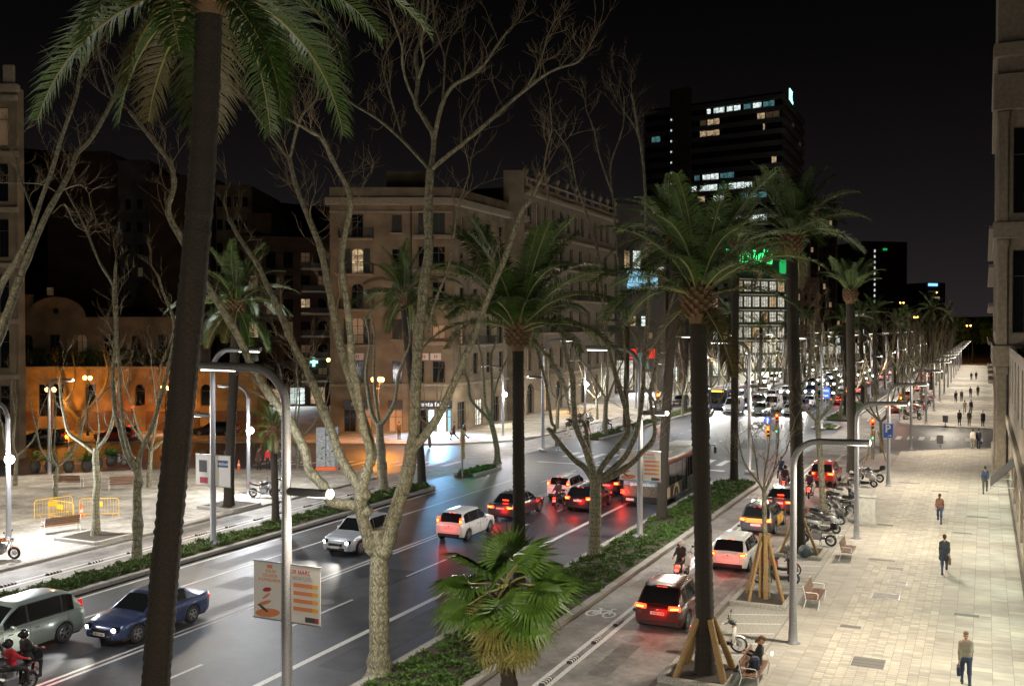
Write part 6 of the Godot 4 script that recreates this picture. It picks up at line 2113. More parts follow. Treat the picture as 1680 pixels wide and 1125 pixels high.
func car(kind: String, paint: Material, at: Vector3, turn: float, label: String, lit := "brake", group := "cars on the avenue") -> Node3D:
	var c: Dictionary = CARS[kind]
	var q := car_shapes(kind)
	var L: float = c.L
	var W: float = c.W / 2
	var o := base("car", at, turn, label, "car", group)
	inst(q.body, "body", o, Transform3D.IDENTITY, paint)
	inst(q.belly, "underbody", o)
	for g in q.glass: inst(g[1], g[0], o, g[2])
	inst(q.seams, "door_seams", o)
	for sx in [-1, 1]:
		for z in [L / 2 - c.ro, -L / 2 + c.fo]:
			var w := inst(q.tyre, "wheel", o, Transform3D(Basis(), Vector3(sx * (W - 0.115), c.r, z)))
			inst(q.rim, "rim", w)
			inst(q.hub, "hub", w)
		var ty: float = c.ty
		var tz := L / 2 - 0.045
		var tx: float = sx * (W * 0.9 - {"wide": 0.2, "mid": 0.13, "high": 0.055}[c.tail])
		if c.tail == "high":
			tz = L / 2 - 0.15
			tx = sx * (W * 0.82 - 0.05)
		var yaw: float = sx * 0.22
		var t := inst(q.tail, "tail_light", o, Transform3D(Basis(Vector3.UP, yaw), Vector3(tx, ty, tz)), M["tail_glow"] if lit == "brake" else null)
		if lit == "brake": inst(q.core, "bulb", t)
		var h := inst(q.head, "headlight", o, Transform3D(Basis(Vector3.UP, sx * -0.3), Vector3(sx * W * 0.68, c.hood - 0.2, -L / 2 + 0.12)))
		if lit == "head": inst(q.beam, "bulb", h, Transform3D(Basis(), Vector3(sx * -0.02, 0, -0.125)))
		inst(q.mirror, "wing_mirror", o, Transform3D(Basis(), Vector3(sx * (W + 0.075), c.belt + 0.06, -L / 2 + c.hl + 0.55)), paint)
		for uu in [L * 0.5 - 0.28, L * 0.5 + 0.75]:
			inst(q.handle, "door_handle", o, Transform3D(Basis(), Vector3(sx * W * 0.99, c.belt - 0.17, L / 2 - uu)))
	inst(q.badge, "badge", o)
	inst(q.bumper, "bumper_insert", o)
	inst(q.grille, "grille", o)
	inst(q.plate, "number_plate", o, Transform3D(Basis(), Vector3(0, 0.72 if kind != "sedan" else 0.74, L / 2 + 0.004)), M["plate_off"])
	inst(q.plate, "number_plate", o, Transform3D(Basis(), Vector3(0, 0.46, -L / 2 - 0.052)), M["plate_off"])
	if lit == "brake":
		inst(q.third, "brake_light", o, Transform3D(Basis(), Vector3(0, c.H - 0.075 if c.tl == 0.0 else c.belt + 0.17, (L / 2 - 0.05 - c.rk * 0.93) if c.tl == 0.0 else (L / 2 - c.tl - 0.12))))
		omni(o, Vector3(0, c.ty - 0.25, L / 2 + 0.6), 0.7, Color(1.0, 0.09, 0.04), 0.25, "tail_light_glow")
	elif lit == "head":
		for sx in [-1, 1]: spot(o, Vector3(sx * W * 0.7, c.hood - 0.2, -L / 2 - 0.12), Vector3(0, -0.09, -1), 32, 26.0, Color(1.0, 0.97, 0.92), 0.08)
	return o

func paint(key: String, r: float, g: float, b: float, metal := 0.0) -> StandardMaterial3D:
	var m := mt(key, r, g, b, 0.32, metal)
	m.clearcoat_enabled = true
	m.clearcoat = 0.9
	m.clearcoat_roughness = 0.06
	return m

func build_vehicles():
	mt("plate_off", 0.5, 0.5, 0.48, 0.5)
	mt("letter_dark", 0.02, 0.02, 0.03, 0.5)
	var dark := paint("paint_dark_red", 0.055, 0.007, 0.007, 0.2)
	var white := paint("paint_white", 0.62, 0.62, 0.60)
	var black := paint("paint_black", 0.012, 0.012, 0.013)
	var grey := paint("paint_grey", 0.06, 0.062, 0.07, 0.5)
	var silver := paint("paint_silver_green", 0.28, 0.33, 0.30, 0.5)
	var blue := paint("paint_blue", 0.05, 0.07, 0.16, 0.5)
	var red := paint("paint_red", 0.25, 0.02, 0.015)
	var pale := paint("paint_pale", 0.45, 0.48, 0.52, 0.4)
	var yellow := paint("paint_yellow", 0.72, 0.36, 0.015)
	var o := car("suv", dark, Vector3(-10.62, 0, -37.35), 0.0, "dark off-roader with glowing brake lights nearest in the service lane")
	letters("0168 HVR", 0.075, M["letter_dark"], o, Transform3D(Basis(), Vector3(0.02, 0.72, 2.207)), "lettering", 0.003)
	for sx in [-1, 1]:
		var s := S()
		tube(s, [Vector3(sx * 0.66, 1.53, 1.5), Vector3(sx * 0.66, 1.6, 1.35), Vector3(sx * 0.655, 1.645, 0.4), Vector3(sx * 0.65, 1.6, -0.55), Vector3(sx * 0.65, 1.53, -0.65)], 0.018, 6)
		part(s, "roof_rail", M["chrome"], o)
	o = car("hatch", white, Vector3(-10.36, 0, -47.15), 0.0, "white hatchback in the service lane behind the young staked tree")
	o = car("wagon", black, Vector3(-10.9, 0, -56.1), 0.0, "black and yellow taxi waiting in the service lane")
	taxi_panels(o, "wagon", yellow)
	car("sedan", grey, Vector3(-10.87, 0, -62.5), 0.0, "dark saloon with a red glowing rear ahead of the taxi")
	car("suv", red, Vector3(-10.15, 0, -74.4), 0.0, "red off-roader at the head of the service lane queue")
	car("mini", white, Vector3(-24.85, 0, -47.6), 0.0, "white small hatchback with high tail lights on the main road")
	car("sedan", grey, Vector3(-24.85, 0, -54.0), 0.0, "dark saloon braking behind the median palm trunk")
	car("mini", white, Vector3(-24.5, 0, -61.4), 0.0, "white compact with bright tail lights beyond the scooter rider")
	car("hatch", black, Vector3(-21.85, 0, -58.2), 0.0, "black hatchback beside the candelabra tree trunk")
	car("hatch", grey, Vector3(-22.3, 0, -64.5), 0.0, "dark hatchback ahead of the black one left of the bus")
	car("mpv", silver, Vector3(-29.98, 0, -23.95), PI, "silver green people carrier at the lower left", "dim")
	o = car("sedan", blue, Vector3(-27.55, 0, -27.8), PI, "dark blue saloon with headlights behind the silver people carrier", "head")
	letters("5821 FKZ", 0.075, M["letter_dark"], o, Transform3D(Basis(Vector3.UP, PI), Vector3(0, 0.46, -2.35)), "lettering", 0.003)
	car("suv", pale, Vector3(-28.2, 0, -42.6), PI, "pale car heading towards us behind the large plane trunk", "head")
	# queue facing us across the junction and the traffic behind it
	var cols := [grey, silver, white, black, pale, blue, grey, white, black, silver]
	var kinds := ["hatch", "sedan", "mini", "suv", "van", "wagon"]
	var qz := [[-29.2, -128.0, 4], [-25.4, -126.5, 3], [-22.0, -128.0, 1], [-29.4, -135.5, 2], [-25.3, -134.0, 4], [-22.0, -136.0, 5], [-25.5, -142.0, 0], [-22.1, -144.0, 2], [-29.0, -143.0, 1], [-38.6, -128.0, 0], [-38.7, -137.0, 2]]
	var lab := ["left lane car under the blue bus", "middle lane dark off-roader", "right lane saloon", "second car of the left lane", "white van in the middle lane", "estate car in the right lane", "third car of the middle lane", "third car of the right lane", "third car of the left lane", "first car in the far side lane", "second car in the far side lane"]
	for i in qz.size():
		var k: String = kinds[qz[i][2]]
		car(k, white if k == "van" else cols[i % 10], Vector3(qz[i][0], 0, qz[i][1] - 2.2), PI, "oncoming headlights at the junction, %s" % lab[i], "head" if i in [0, 1, 2, 3, 5, 9] else "dim", "cars waiting across the junction")
	var n := 0
	for lane in [-29.2, -25.6, -22.2, -38.6]:
		for k in 9:
			var z := -156.0 - k * 12.5 - rng.randf() * 5
			var oo := car(kinds[rng.randi() % 4], cols[rng.randi() % 10], Vector3(lane, 0, z), PI, "small oncoming headlights far up the avenue, %s of the distant traffic" % nth(n), "off", "distant traffic")
			for sx in [-1, 1]: inst(CM["hatch"].beam, "headlight_beam", oo, Transform3D(Basis().scaled(Vector3(2.3, 2.3, 1)), Vector3(sx * 0.6, 0.66, -2.3)))
			n += 1
	for k in 10:
		car(kinds[k % 4], cols[(k * 3) % 10], Vector3(-18.9 if k % 2 else -10.6, 0, -140.0 - k * 12.0), 0.0, "%s red tail lights of distant traffic moving away" % ORD[k], "brake", "distant traffic")
	car("wagon", black, Vector3(-70.87, 0, -80.61), 2.0, "taxi with headlights turning in from the amber side street", "head")
	car("hatch", grey, Vector3(-80.79, 0, -68.26), 2.0, "dark car parked by the ochre wall behind the planters", "off")
	car("mini", red, Vector3(-76.08, 0, -72.67), 2.0, "red car passing along the amber side street", "off")
	bus(Vector3(-18.85, 0, -65.1), 0.0, "white and dark city bus seen from behind with advert on its back", true)
	bus(Vector3(-32.0, 0, -139.0), PI, "blue fronted bus with amber display facing us at the junction", false)

func taxi_panels(o: Node3D, kind: String, m: Material):
	# yellow door and tailgate skins a few millimetres proud of the body
	var c: Dictionary = CARS[kind]
	var W: float = c.W / 2
	var L: float = c.L
	for sx in [-1, 1]:
		for u in [[1.45, 2.24], [2.3, 3.2]]:
			var s := S()
			var pr := [[0.36, 0.982], [0.56, 1.006], [c.belt - 0.2, 0.992], [c.belt - 0.045, 0.964]]
			for i in 3:
				var a := Vector3(W * pr[i][1] * sx, pr[i][0], L / 2 - u[0])
				var b := Vector3(W * pr[i][1] * sx, pr[i][0], L / 2 - u[1])
				var d := Vector3(W * pr[i + 1][1] * sx, pr[i + 1][0], L / 2 - u[1])
				var e := Vector3(W * pr[i + 1][1] * sx, pr[i + 1][0], L / 2 - u[0])
				if sx > 0: quad(s, a, b, d, e)
				else: quad(s, b, a, e, d)
			part(s, "yellow_door", m, o)
	var t := S()
	boxx(t, Transform3D(Basis(), Vector3(0, 0.80, L / 2 - 0.012)), Vector3(W * 0.60, 0.12, 0.03), 0.02)
	part(t, "yellow_tailgate", m, o)
	for n in o.get_children():
		if n.name.begins_with("number_plate") and n.position.z > 0: n.position = Vector3(0, 0.58, L / 2 + 0.02)

func bus(at: Vector3, turn: float, label: String, rear: bool):
	mt("bus_white", 0.55, 0.53, 0.46, 0.4)
	mt("bus_dark", 0.03, 0.028, 0.03, 0.35)
	mt("bus_red", 0.45, 0.02, 0.02, 0.4)
	mt("bus_cream", 0.50, 0.40, 0.24, 0.5)
	mt("bus_blue", 0.02, 0.03, 0.10, 0.4)
	mt("advert", 0.22, 0.30, 0.38, 0.5, 0, "patch", 0.7)
	mt("advert_brown", 0.16, 0.13, 0.10, 0.5, 0, "patch", 1.1)
	var o := base("bus", at, turn, label, "bus")
	var L := 11.8
	var W := 1.26
	var s := S()
	bx(s, -W, W, 0.34, 2.78, -L / 2, L / 2, 0.06)
	part(s, "body", M["bus_dark"] if rear else M["bus_blue"], o)
	s = S()
	bx(s, -W + 0.03, W - 0.03, 2.74, 2.92, -L / 2 + 0.04, L / 2 - 0.04, 0.05)
	var roof := part(s, "roof", M["bus_white"], o)
	for r in [[-2.6, 1.2, 0.16], [3.4, 1.4, 0.24], [0.6, 0.7, 0.12]]:
		s = S()
		bx(s, -0.75, 0.75, 2.9, 2.92 + r[2], r[0] - r[1], r[0] + r[1], 0.05)
		part(s, "roof_unit", M["bus_white"], roof)
	for sx in [-1, 1]:
		s = S()
		bx(s, sx * (W - 0.01), sx * (W + 0.006), 2.66, 2.76, -L / 2 + 0.05, L / 2 - 0.05)
		part(s, "red_band", M["bus_red"], o)
		for z in [L / 2 - 3.1, -L / 2 + 2.65]:
			s = S()
			lathe(s, Transform3D(Basis(Vector3.BACK, PI / 2), Vector3(sx * (W - 0.14), 0.48, z)), [Vector2(0, -0.15), Vector2(0.3, -0.15), Vector2(0.45, -0.15), Vector2(0.48, -0.1), Vector2(0.48, 0.1), Vector2(0.45, 0.15), Vector2(0.3, 0.15), Vector2(0.26, 0.1), Vector2(0, 0.1)], 24)
			var w := part(s, "wheel", M["tyre"], o)
			s = S()
			lathe(s, Transform3D(Basis(Vector3.BACK, PI / 2), Vector3(sx * (W - 0.14), 0.48, z)), [Vector2(0.29, sx * -0.152), Vector2(0.2, sx * -0.11), Vector2(0.1, sx * -0.16), Vector2(0, sx * -0.16)], 20)
			part(s, "rim", M["alloy"], w)
			s = S()
			for k in 12:
				var a := PI * k / 12
				var b := PI * (k + 1) / 12
				var f := func(t, r): return Vector3(sx * (W + 0.007), 0.48 + sin(t) * r, z + cos(t) * r)
				if sx > 0: quad(s, f.call(b, 0.55), f.call(b, 0.74), f.call(a, 0.74), f.call(a, 0.55))
				else: quad(s, f.call(a, 0.55), f.call(a, 0.74), f.call(b, 0.74), f.call(b, 0.55))
			part(s, "wheel_arch", M["bus_cream"], o)
		for k in 6:
			var z0: float = L / 2 - 1.5 - k * 1.62
			s = S()
			bx(s, sx * (W - 0.02), sx * (W + 0.01), 1.25, 2.5, z0 - 1.5, z0)
			part(s, "window", M["glass_dark"], o)
		s = S()
		bx(s, sx * (W - 0.02), sx * (W + 0.012), 0.5, 1.15, L / 2 - 1.7, L / 2 - 0.5)
		part(s, "engine_grille", M["bus_cream"], o)
		if sx > 0:
			for z in [-L / 2 + 0.35, 0.2]:
				s = S()
				bx(s, W - 0.02, W + 0.014, 0.42, 2.55, z, z + 1.2)
				var d := part(s, "door", M["glass_dark"], o)
				s = S()
				for zz in [z, z + 0.58, z + 1.16]: bx(s, W + 0.012, W + 0.022, 0.42, 2.55, zz, zz + 0.05)
				part(s, "door_frame", M["bus_dark"], d)
			s = S()
			bx(s, W + 0.008, W + 0.016, 1.2, 2.6, -L / 2 + 3.2, -L / 2 + 4.6)
			part(s, "side_advert", M["advert"], o)
		s = S()
		tube(s, [Vector3(sx * W, 2.62, -L / 2 + 0.1), Vector3(sx * (W + 0.25), 2.68, -L / 2 - 0.2), Vector3(sx * (W + 0.3), 2.5, -L / 2 - 0.25)], 0.03, 6)
		boxx(s, Transform3D(Basis(), Vector3(sx * (W + 0.3), 2.3, -L / 2 - 0.25)), Vector3(0.1, 0.22, 0.06), 0.03)
		part(s, "mirror", M["black"], o)
	# back end
	s = S()
	bx(s, -W + 0.1, W - 0.1, 1.35, 2.68, L / 2 - 0.02, L / 2 + 0.012)
	part(s, "rear_advert", M["advert"], o)
	s = S()
	bx(s, -W + 0.1, W - 0.1, 0.7, 1.33, L / 2 - 0.02, L / 2 + 0.012)
	part(s, "rear_advert", M["advert_brown"], o)
	letters("QUAN VULGUIS", 0.16, M["banner"], o, Transform3D(Basis(), Vector3(0, 1.42, L / 2 + 0.014)), "lettering", 0.003)
	s = S()
	bx(s, -W + 0.02, W - 0.02, 0.3, 0.68, L / 2 - 0.05, L / 2 + 0.05, 0.03)
	part(s, "bumper", M["black"], o)
	s = S()
	bx(s, -W + 0.25, -W + 0.75, 0.42, 0.56, L / 2 + 0.05, L / 2 + 0.06)
	part(s, "number_plate", M["plate_off"], o)
	for sx in [-1, 1]:
		s = S()
		boxx(s, Transform3D(Basis(), Vector3(sx * (W - 0.08), 0.92, L / 2 + 0.01)), Vector3(0.07, 0.13, 0.03), 0.015)
		part(s, "tail_light", M["tail_glow"] if rear and sx < 0 else M["tail_dim"], o)
	# front end
	s = S()
	bx(s, -W + 0.08, W - 0.08, 0.95, 2.4, -L / 2 - 0.012, -L / 2 + 0.02)
	part(s, "windscreen", M["glass_dark"], o)
	s = S()
	bx(s, -0.8, 0.8, 2.46, 2.68, -L / 2 - 0.02, -L / 2 + 0.01)
	part(s, "display_panel", M["display_amber"] if not rear else M["black"], o)
	for sx in [-1, 1]:
		s = S()
		ball(s, Vector3(sx * 0.95, 0.68, -L / 2 - 0.01), Vector3(0.14, 0.11, 0.03), 12)
		part(s, "headlight", M["head_glow"] if not rear else M["glass_dark"], o)
		if not rear:
			s = S()
			ball(s, Vector3(sx * 1.1, 2.86, -L / 2 - 0.01), Vector3(0.1, 0.07, 0.04), 8)
			part(s, "marker_lamp", M["shop_blue"], o)
	if rear: omni(o, Vector3(-W + 0.1, 0.9, L / 2 + 0.35), 1.2, Color(1, 0.15, 0.04), 0.15, "tail_light_glow")
	else: spot(o, Vector3(0, 0.68, -L / 2 - 0.2), Vector3(0, -0.09, -1), 36, 45, Color(1, 0.97, 0.92), 0.3)

# ---------------------------------------------------------------- two-wheelers
var BW := {}
func bike_wheel(r: float, tw: float, spokes: int) -> Array:
	var key := "%.2f%d" % [r, spokes]
	if BW.has(key): return BW[key]
	var s := S()
	var prof := []
	for k in 11:
		var a := TAU * k / 10.0
		prof.append(Vector2(r - tw / 2 + cos(a) * tw / 2, sin(a) * tw / 2))
	lathe(s, Transform3D(Basis(Vector3.BACK, PI / 2), Vector3.ZERO), prof, 24)
	var t := done(s, M["tyre"])
	s = S()
	lathe(s, Transform3D(Basis(Vector3.BACK, PI / 2), Vector3.ZERO), [Vector2(r - tw, -0.03), Vector2(r - tw * 0.7, -0.035), Vector2(r - tw * 0.7, 0.035), Vector2(r - tw, 0.03), Vector2(r - tw, -0.03)], 22)
	lathe(s, Transform3D(Basis(Vector3.BACK, PI / 2), Vector3.ZERO), [Vector2(0, -0.06), Vector2(0.045, -0.06), Vector2(0.045, 0.06), Vector2(0, 0.06)], 10)
	for k in spokes:
		var a := TAU * k / spokes
		beam(s, Vector3.ZERO, Vector3(0, cos(a), sin(a)) * (r - tw * 0.9), 0.022, 0.018)
	lathe(s, Transform3D(Basis(Vector3.BACK, PI / 2), Vector3.ZERO), [Vector2(0.05, 0.035), Vector2(0.11, 0.037), Vector2(0.11, 0.041), Vector2(0.05, 0.043)], 14, false)
	BW[key] = [t, done(s, M["alloy"])]
	return BW[key]

func hull(s: SurfaceTool, rows: Array, n := 10):
	# closed loft along z: each row [z, y centre, half width, half height]
	s.set_smooth_group(0)
	var rings := []
	for r in rows:
		var ring := []
		for k in n:
			var a := TAU * k / n
			var c := cos(a)
			var d := sin(a)
			ring.append(Vector3(signf(c) * pow(absf(c), 0.75) * r[2], r[1] + signf(d) * pow(absf(d), 0.75) * r[3], r[0]))
		rings.append(ring)
	for i in rings.size() - 1:
		for k in n:
			var k2 := (k + 1) % n
			quad(s, rings[i][k], rings[i][k2], rings[i + 1][k2], rings[i + 1][k])
	for e in [0, rings.size() - 1]:
		for k in n - 2:
			if e == 0: tri(s, rings[e][0], rings[e][k + 2], rings[e][k + 1])
			else: tri(s, rings[e][0], rings[e][k + 1], rings[e][k + 2])

func bike(kind: String, at: Vector3, turn: float, m: Material, label: String, group: String, lit := "", top_case := false, lean := 0.0) -> Node3D:
	var o := base("motorcycle" if kind == "motorcycle" else "scooter", at, turn, label, "motorcycle" if kind == "motorcycle" else "scooter", group)
	if lean != 0.0: o.rotation.z = lean
	var rf := 0.30 if kind == "motorcycle" else (0.29 if kind == "moped" else 0.25)
	var wb := 0.70 if kind == "motorcycle" else (0.64 if kind == "moped" else 0.74)
	var sp := 10 if kind == "motorcycle" else 5
	for z in [-wb, wb]:
		var w := bike_wheel(rf, 0.085 if kind == "moped" else 0.12, sp if z > 0 else (6 if kind == "moped" else sp))
		var q := inst(w[0], "wheel", o, Transform3D(Basis(), Vector3(0, rf, z)))
		inst(w[1], "rim", q)
	var s := S()
	var hb := 1.04 if kind != "maxi" else 1.08
	# steering: fork, bars, mirrors
	for sx in [-1, 1]: tube(s, [Vector3(sx * 0.075, rf, -wb), Vector3(sx * 0.075, 0.72, -wb + 0.16), Vector3(sx * 0.05, 0.9, -wb + 0.22)], 0.021, 7)
	part(s, "fork", M["steel"], o)
	s = S()
	tube(s, [Vector3(-0.34, hb - 0.02, -wb + 0.42), Vector3(-0.22, hb + 0.01, -wb + 0.33), Vector3(0, hb - 0.02, -wb + 0.26), Vector3(0.22, hb + 0.01, -wb + 0.33), Vector3(0.34, hb - 0.02, -wb + 0.42)], 0.016, 7)
	for sx in [-1, 1]: tube(s, [Vector3(sx * 0.23, hb + 0.005, -wb + 0.335), Vector3(sx * 0.345, hb - 0.02, -wb + 0.424)], 0.022, 7)
	part(s, "handlebar", M["black"], o)
	for sx in [-1, 1]:
		s = S()
		tube(s, [Vector3(sx * 0.2, hb + 0.02, -wb + 0.32), Vector3(sx * 0.27, hb + 0.16, -wb + 0.3), Vector3(sx * 0.31, hb + 0.22, -wb + 0.3)], 0.008, 5)
		boxx(s, Transform3D(Basis(), Vector3(sx * 0.33, hb + 0.26, -wb + 0.3)), Vector3(0.06, 0.045, 0.015), 0.012)
		part(s, "mirror", M["black"], o)
	# front mudguard
	s = S()
	s.set_smooth_group(0)
	for i in 9:
		var a0 := lerpf(-0.5, 2.3, i / 9.0)
		var a1 := lerpf(-0.5, 2.3, (i + 1) / 9.0)
		for j in 4:
			var x0 := lerpf(-0.075, 0.075, j / 4.0)
			var x1 := lerpf(-0.075, 0.075, (j + 1) / 4.0)
			var f := func(a, x): return Vector3(x, rf, -wb) + Vector3(0, sin(a), cos(a)) * (rf + 0.035 - 9.0 * x * x * 0.9)
			quad(s, f.call(a0, x0), f.call(a0, x1), f.call(a1, x1), f.call(a1, x0))
	part(s, "mudguard", m, o)
	if kind == "motorcycle":
		s = S()
		hull(s, [[-0.32, 0.88, 0.04, 0.05], [-0.25, 0.9, 0.12, 0.1], [-0.05, 0.92, 0.15, 0.12], [0.15, 0.86, 0.11, 0.1], [0.22, 0.82, 0.06, 0.05]])
		part(s, "fuel_tank", m, o)
		s = S()
		hull(s, [[0.1, 0.80, 0.09, 0.05], [0.3, 0.80, 0.14, 0.05], [0.55, 0.85, 0.13, 0.05], [0.85, 0.95, 0.08, 0.04], [0.9, 0.96, 0.03, 0.02]])
		part(s, "seat", M["black"], o)
		s = S()
		hull(s, [[0.35, 0.76, 0.09, 0.06], [0.6, 0.8, 0.11, 0.06], [0.92, 0.9, 0.06, 0.05], [0.98, 0.92, 0.03, 0.03]])
		part(s, "tail_fairing", m, o)
		s = S()
		bx(s, -0.17, 0.17, 0.28, 0.62, -0.28, 0.22, 0.05)
		for k in 5: bx(s, -0.14, 0.14, 0.62 + k * 0.03, 0.635 + k * 0.03, -0.22, 0.02)
		part(s, "engine", M["steel"], o)
		s = S()
		tube(s, [Vector3(0, 0.88, -wb + 0.24), Vector3(0, 0.6, -0.35), Vector3(0, 0.35, -0.2), Vector3(0, 0.35, 0.2), Vector3(0, 0.72, 0.28), Vector3(0, 0.82, -0.2), Vector3(0, 0.88, -wb + 0.24)], 0.022, 6)
		for sx in [-1, 1]: tube(s, [Vector3(sx * 0.08, 0.4, 0.15), Vector3(sx * 0.09, rf, wb)], 0.025, 6)
		part(s, "frame", M["black"], o)
		s = S()
		tube(s, [Vector3(0.12, 0.5, -0.25), Vector3(0.15, 0.26, -0.2), Vector3(0.16, 0.26, 0.15), Vector3(0.18, 0.36, 0.3), Vector3(0.19, 0.5, 0.85)], [0.03, 0.03, 0.03, 0.055, 0.05], 9)
		part(s, "exhaust", M["chrome"], o)
		s = S()
		ball(s, Vector3(0, 0.9, -wb + 0.1), Vector3(0.1, 0.1, 0.1), 12)
		part(s, "headlight", M["chrome"], o)
	else:
		var big := kind == "maxi"
		s = S()
		if big: hull(s, [[-0.92, 0.62, 0.05, 0.08], [-0.8, 0.68, 0.17, 0.16], [-0.62, 0.7, 0.22, 0.26], [-0.5, 0.72, 0.2, 0.3], [-0.44, 0.72, 0.14, 0.28]])
		else: hull(s, [[-0.56, 0.72, 0.06, 0.12], [-0.52, 0.66, 0.15, 0.22], [-0.47, 0.58, 0.2, 0.29], [-0.43, 0.56, 0.2, 0.29]])
		part(s, "leg_shield", m, o)
		s = S()
		hull(s, [[-0.46, 0.3, 0.14, 0.06], [-0.1, 0.28, 0.17, 0.05 if not big else 0.1], [0.12, 0.3, 0.17, 0.06 if not big else 0.12]])
		part(s, "footboard", M["black"], o)
		s = S()
		hull(s, [[0.06, 0.46, 0.1, 0.16], [0.15, 0.5, 0.17, 0.2], [0.45, 0.58, 0.19, 0.17], [0.8, 0.68, 0.15, 0.1], [0.95, 0.72, 0.06, 0.05]])
		part(s, "rear_body", m, o)
		s = S()
		hull(s, [[0.02, 0.74, 0.08, 0.04], [0.12, 0.75, 0.15, 0.055], [0.4, 0.78, 0.16, 0.06], [0.5, 0.83, 0.16, 0.06], [0.82, 0.84, 0.13, 0.05], [0.9, 0.83, 0.06, 0.03]])
		part(s, "seat", M["black"], o)
		s = S()
		hull(s, [[-wb + 0.08, hb - 0.07, 0.06, 0.05], [-wb + 0.16, hb - 0.05, 0.13, 0.09], [-wb + 0.3, hb - 0.03, 0.12, 0.07], [-wb + 0.36, hb - 0.03, 0.05, 0.04]])
		part(s, "headset", M["black"] if not big else m, o)
		s = S()
		hull(s, [[0.2, 0.3, 0.1, 0.1], [0.45, 0.28, 0.12, 0.11], [0.62, rf, 0.07, 0.07]])
		tube(s, [Vector3(0.12, 0.25, 0.3), Vector3(0.15, 0.3, 0.5), Vector3(0.17, 0.38, 0.92)], [0.03, 0.05, 0.045], 9)
		part(s, "engine", M["steel"], o)
		if big:
			s = S()
			s.set_smooth_group(0)
			for j in 6:
				var x0 := lerpf(-0.2, 0.2, j / 6.0)
				var x1 := lerpf(-0.2, 0.2, (j + 1) / 6.0)
				var f := func(x, t): return Vector3(x * (1.0 - 0.35 * t), lerpf(0.92, 1.38, t), lerpf(-0.78, -0.52, t) + x * x * 1.6)
				quad(s, f.call(x0, 0.0), f.call(x1, 0.0), f.call(x1, 1.0), f.call(x0, 1.0))
			part(s, "windscreen", M["screen_clear"], o)
		s = S()
		ball(s, Vector3(0, 0.72 if big else hb - 0.05, -0.88 if big else -wb + 0.1), Vector3(0.09, 0.06, 0.04), 10)
		part(s, "headlight", M["chrome"], o)
	s = S()
	boxx(s, Transform3D(Basis(), Vector3(0, 0.72 if kind != "motorcycle" else 0.92, 0.97)), Vector3(0.08, 0.035, 0.03), 0.012)
	part(s, "tail_light", M["tail_glow"] if lit in ["tail", "both"] else M["tail_dim"], o)
	s = S()
	boxx(s, Transform3D(Basis(Vector3.RIGHT, -0.2), Vector3(0, 0.56, 0.99)), Vector3(0.1, 0.07, 0.006))
	part(s, "number_plate", M["plate_off"], o)
	if lit in ["tail", "both"]: omni(o, Vector3(0, 0.72, 1.2), 0.5, Color(1, 0.08, 0.03), 0.08, "tail_light_glow")
	if lit == "head" or lit == "both": spot(o, Vector3(0, 0.9, -1.0), Vector3(0, -0.08, -1), 34, 40, Color(0.9, 0.95, 1.0), 0.05)
	if top_case:
		s = S()
		boxx(s, Transform3D(Basis(), Vector3(0, 1.03, 0.88)), Vector3(0.2, 0.14, 0.18), 0.05)
		part(s, "top_case", M["black_gloss"], o)
	if lit == "":
		s = S()
		for sx in [-1, 1]: tube(s, [Vector3(sx * 0.05, 0.28, 0.15), Vector3(sx * 0.16, 0.012, 0.22)], 0.012, 5)
		part(s, "stand", M["black"], o)
	return o

func bicycle(at: Vector3, turn: float, label: String, m: Material) -> Node3D:
	var o := base("bicycle", at, turn, label, "bicycle", "bicycles at the crossing")
	for z in [-0.52, 0.52]:
		var w := bike_wheel(0.33, 0.035, 14)
		var q := inst(w[0], "wheel", o, Transform3D(Basis(), Vector3(0, 0.33, z)))
		inst(w[1], "rim", q)
	var s := S()
	for l in [[Vector3(0, 0.33, 0.52), Vector3(0, 0.3, 0.06)], [Vector3(0, 0.3, 0.06), Vector3(0, 0.85, 0.22)], [Vector3(0, 0.3, 0.06), Vector3(0, 0.78, -0.36)], [Vector3(0, 0.76, 0.18), Vector3(0, 0.84, -0.34)], [Vector3(0, 0.78, 0.2), Vector3(0, 0.33, 0.52)], [Vector3(0, 0.95, -0.36), Vector3(0, 0.33, -0.52)]]:
		tube(s, l, 0.018, 6)
	part(s, "frame", m, o)
	s = S()
	tube(s, [Vector3(-0.27, 1.0, -0.26), Vector3(0, 1.0, -0.38), Vector3(0.27, 1.0, -0.26)], 0.014, 6)
	part(s, "handlebar", M["black"], o)
	s = S()
	hull(s, [[0.08, 0.9, 0.03, 0.02], [0.2, 0.91, 0.07, 0.03], [0.34, 0.92, 0.08, 0.03], [0.38, 0.92, 0.04, 0.02]])
	part(s, "saddle", M["black"], o)
	return o

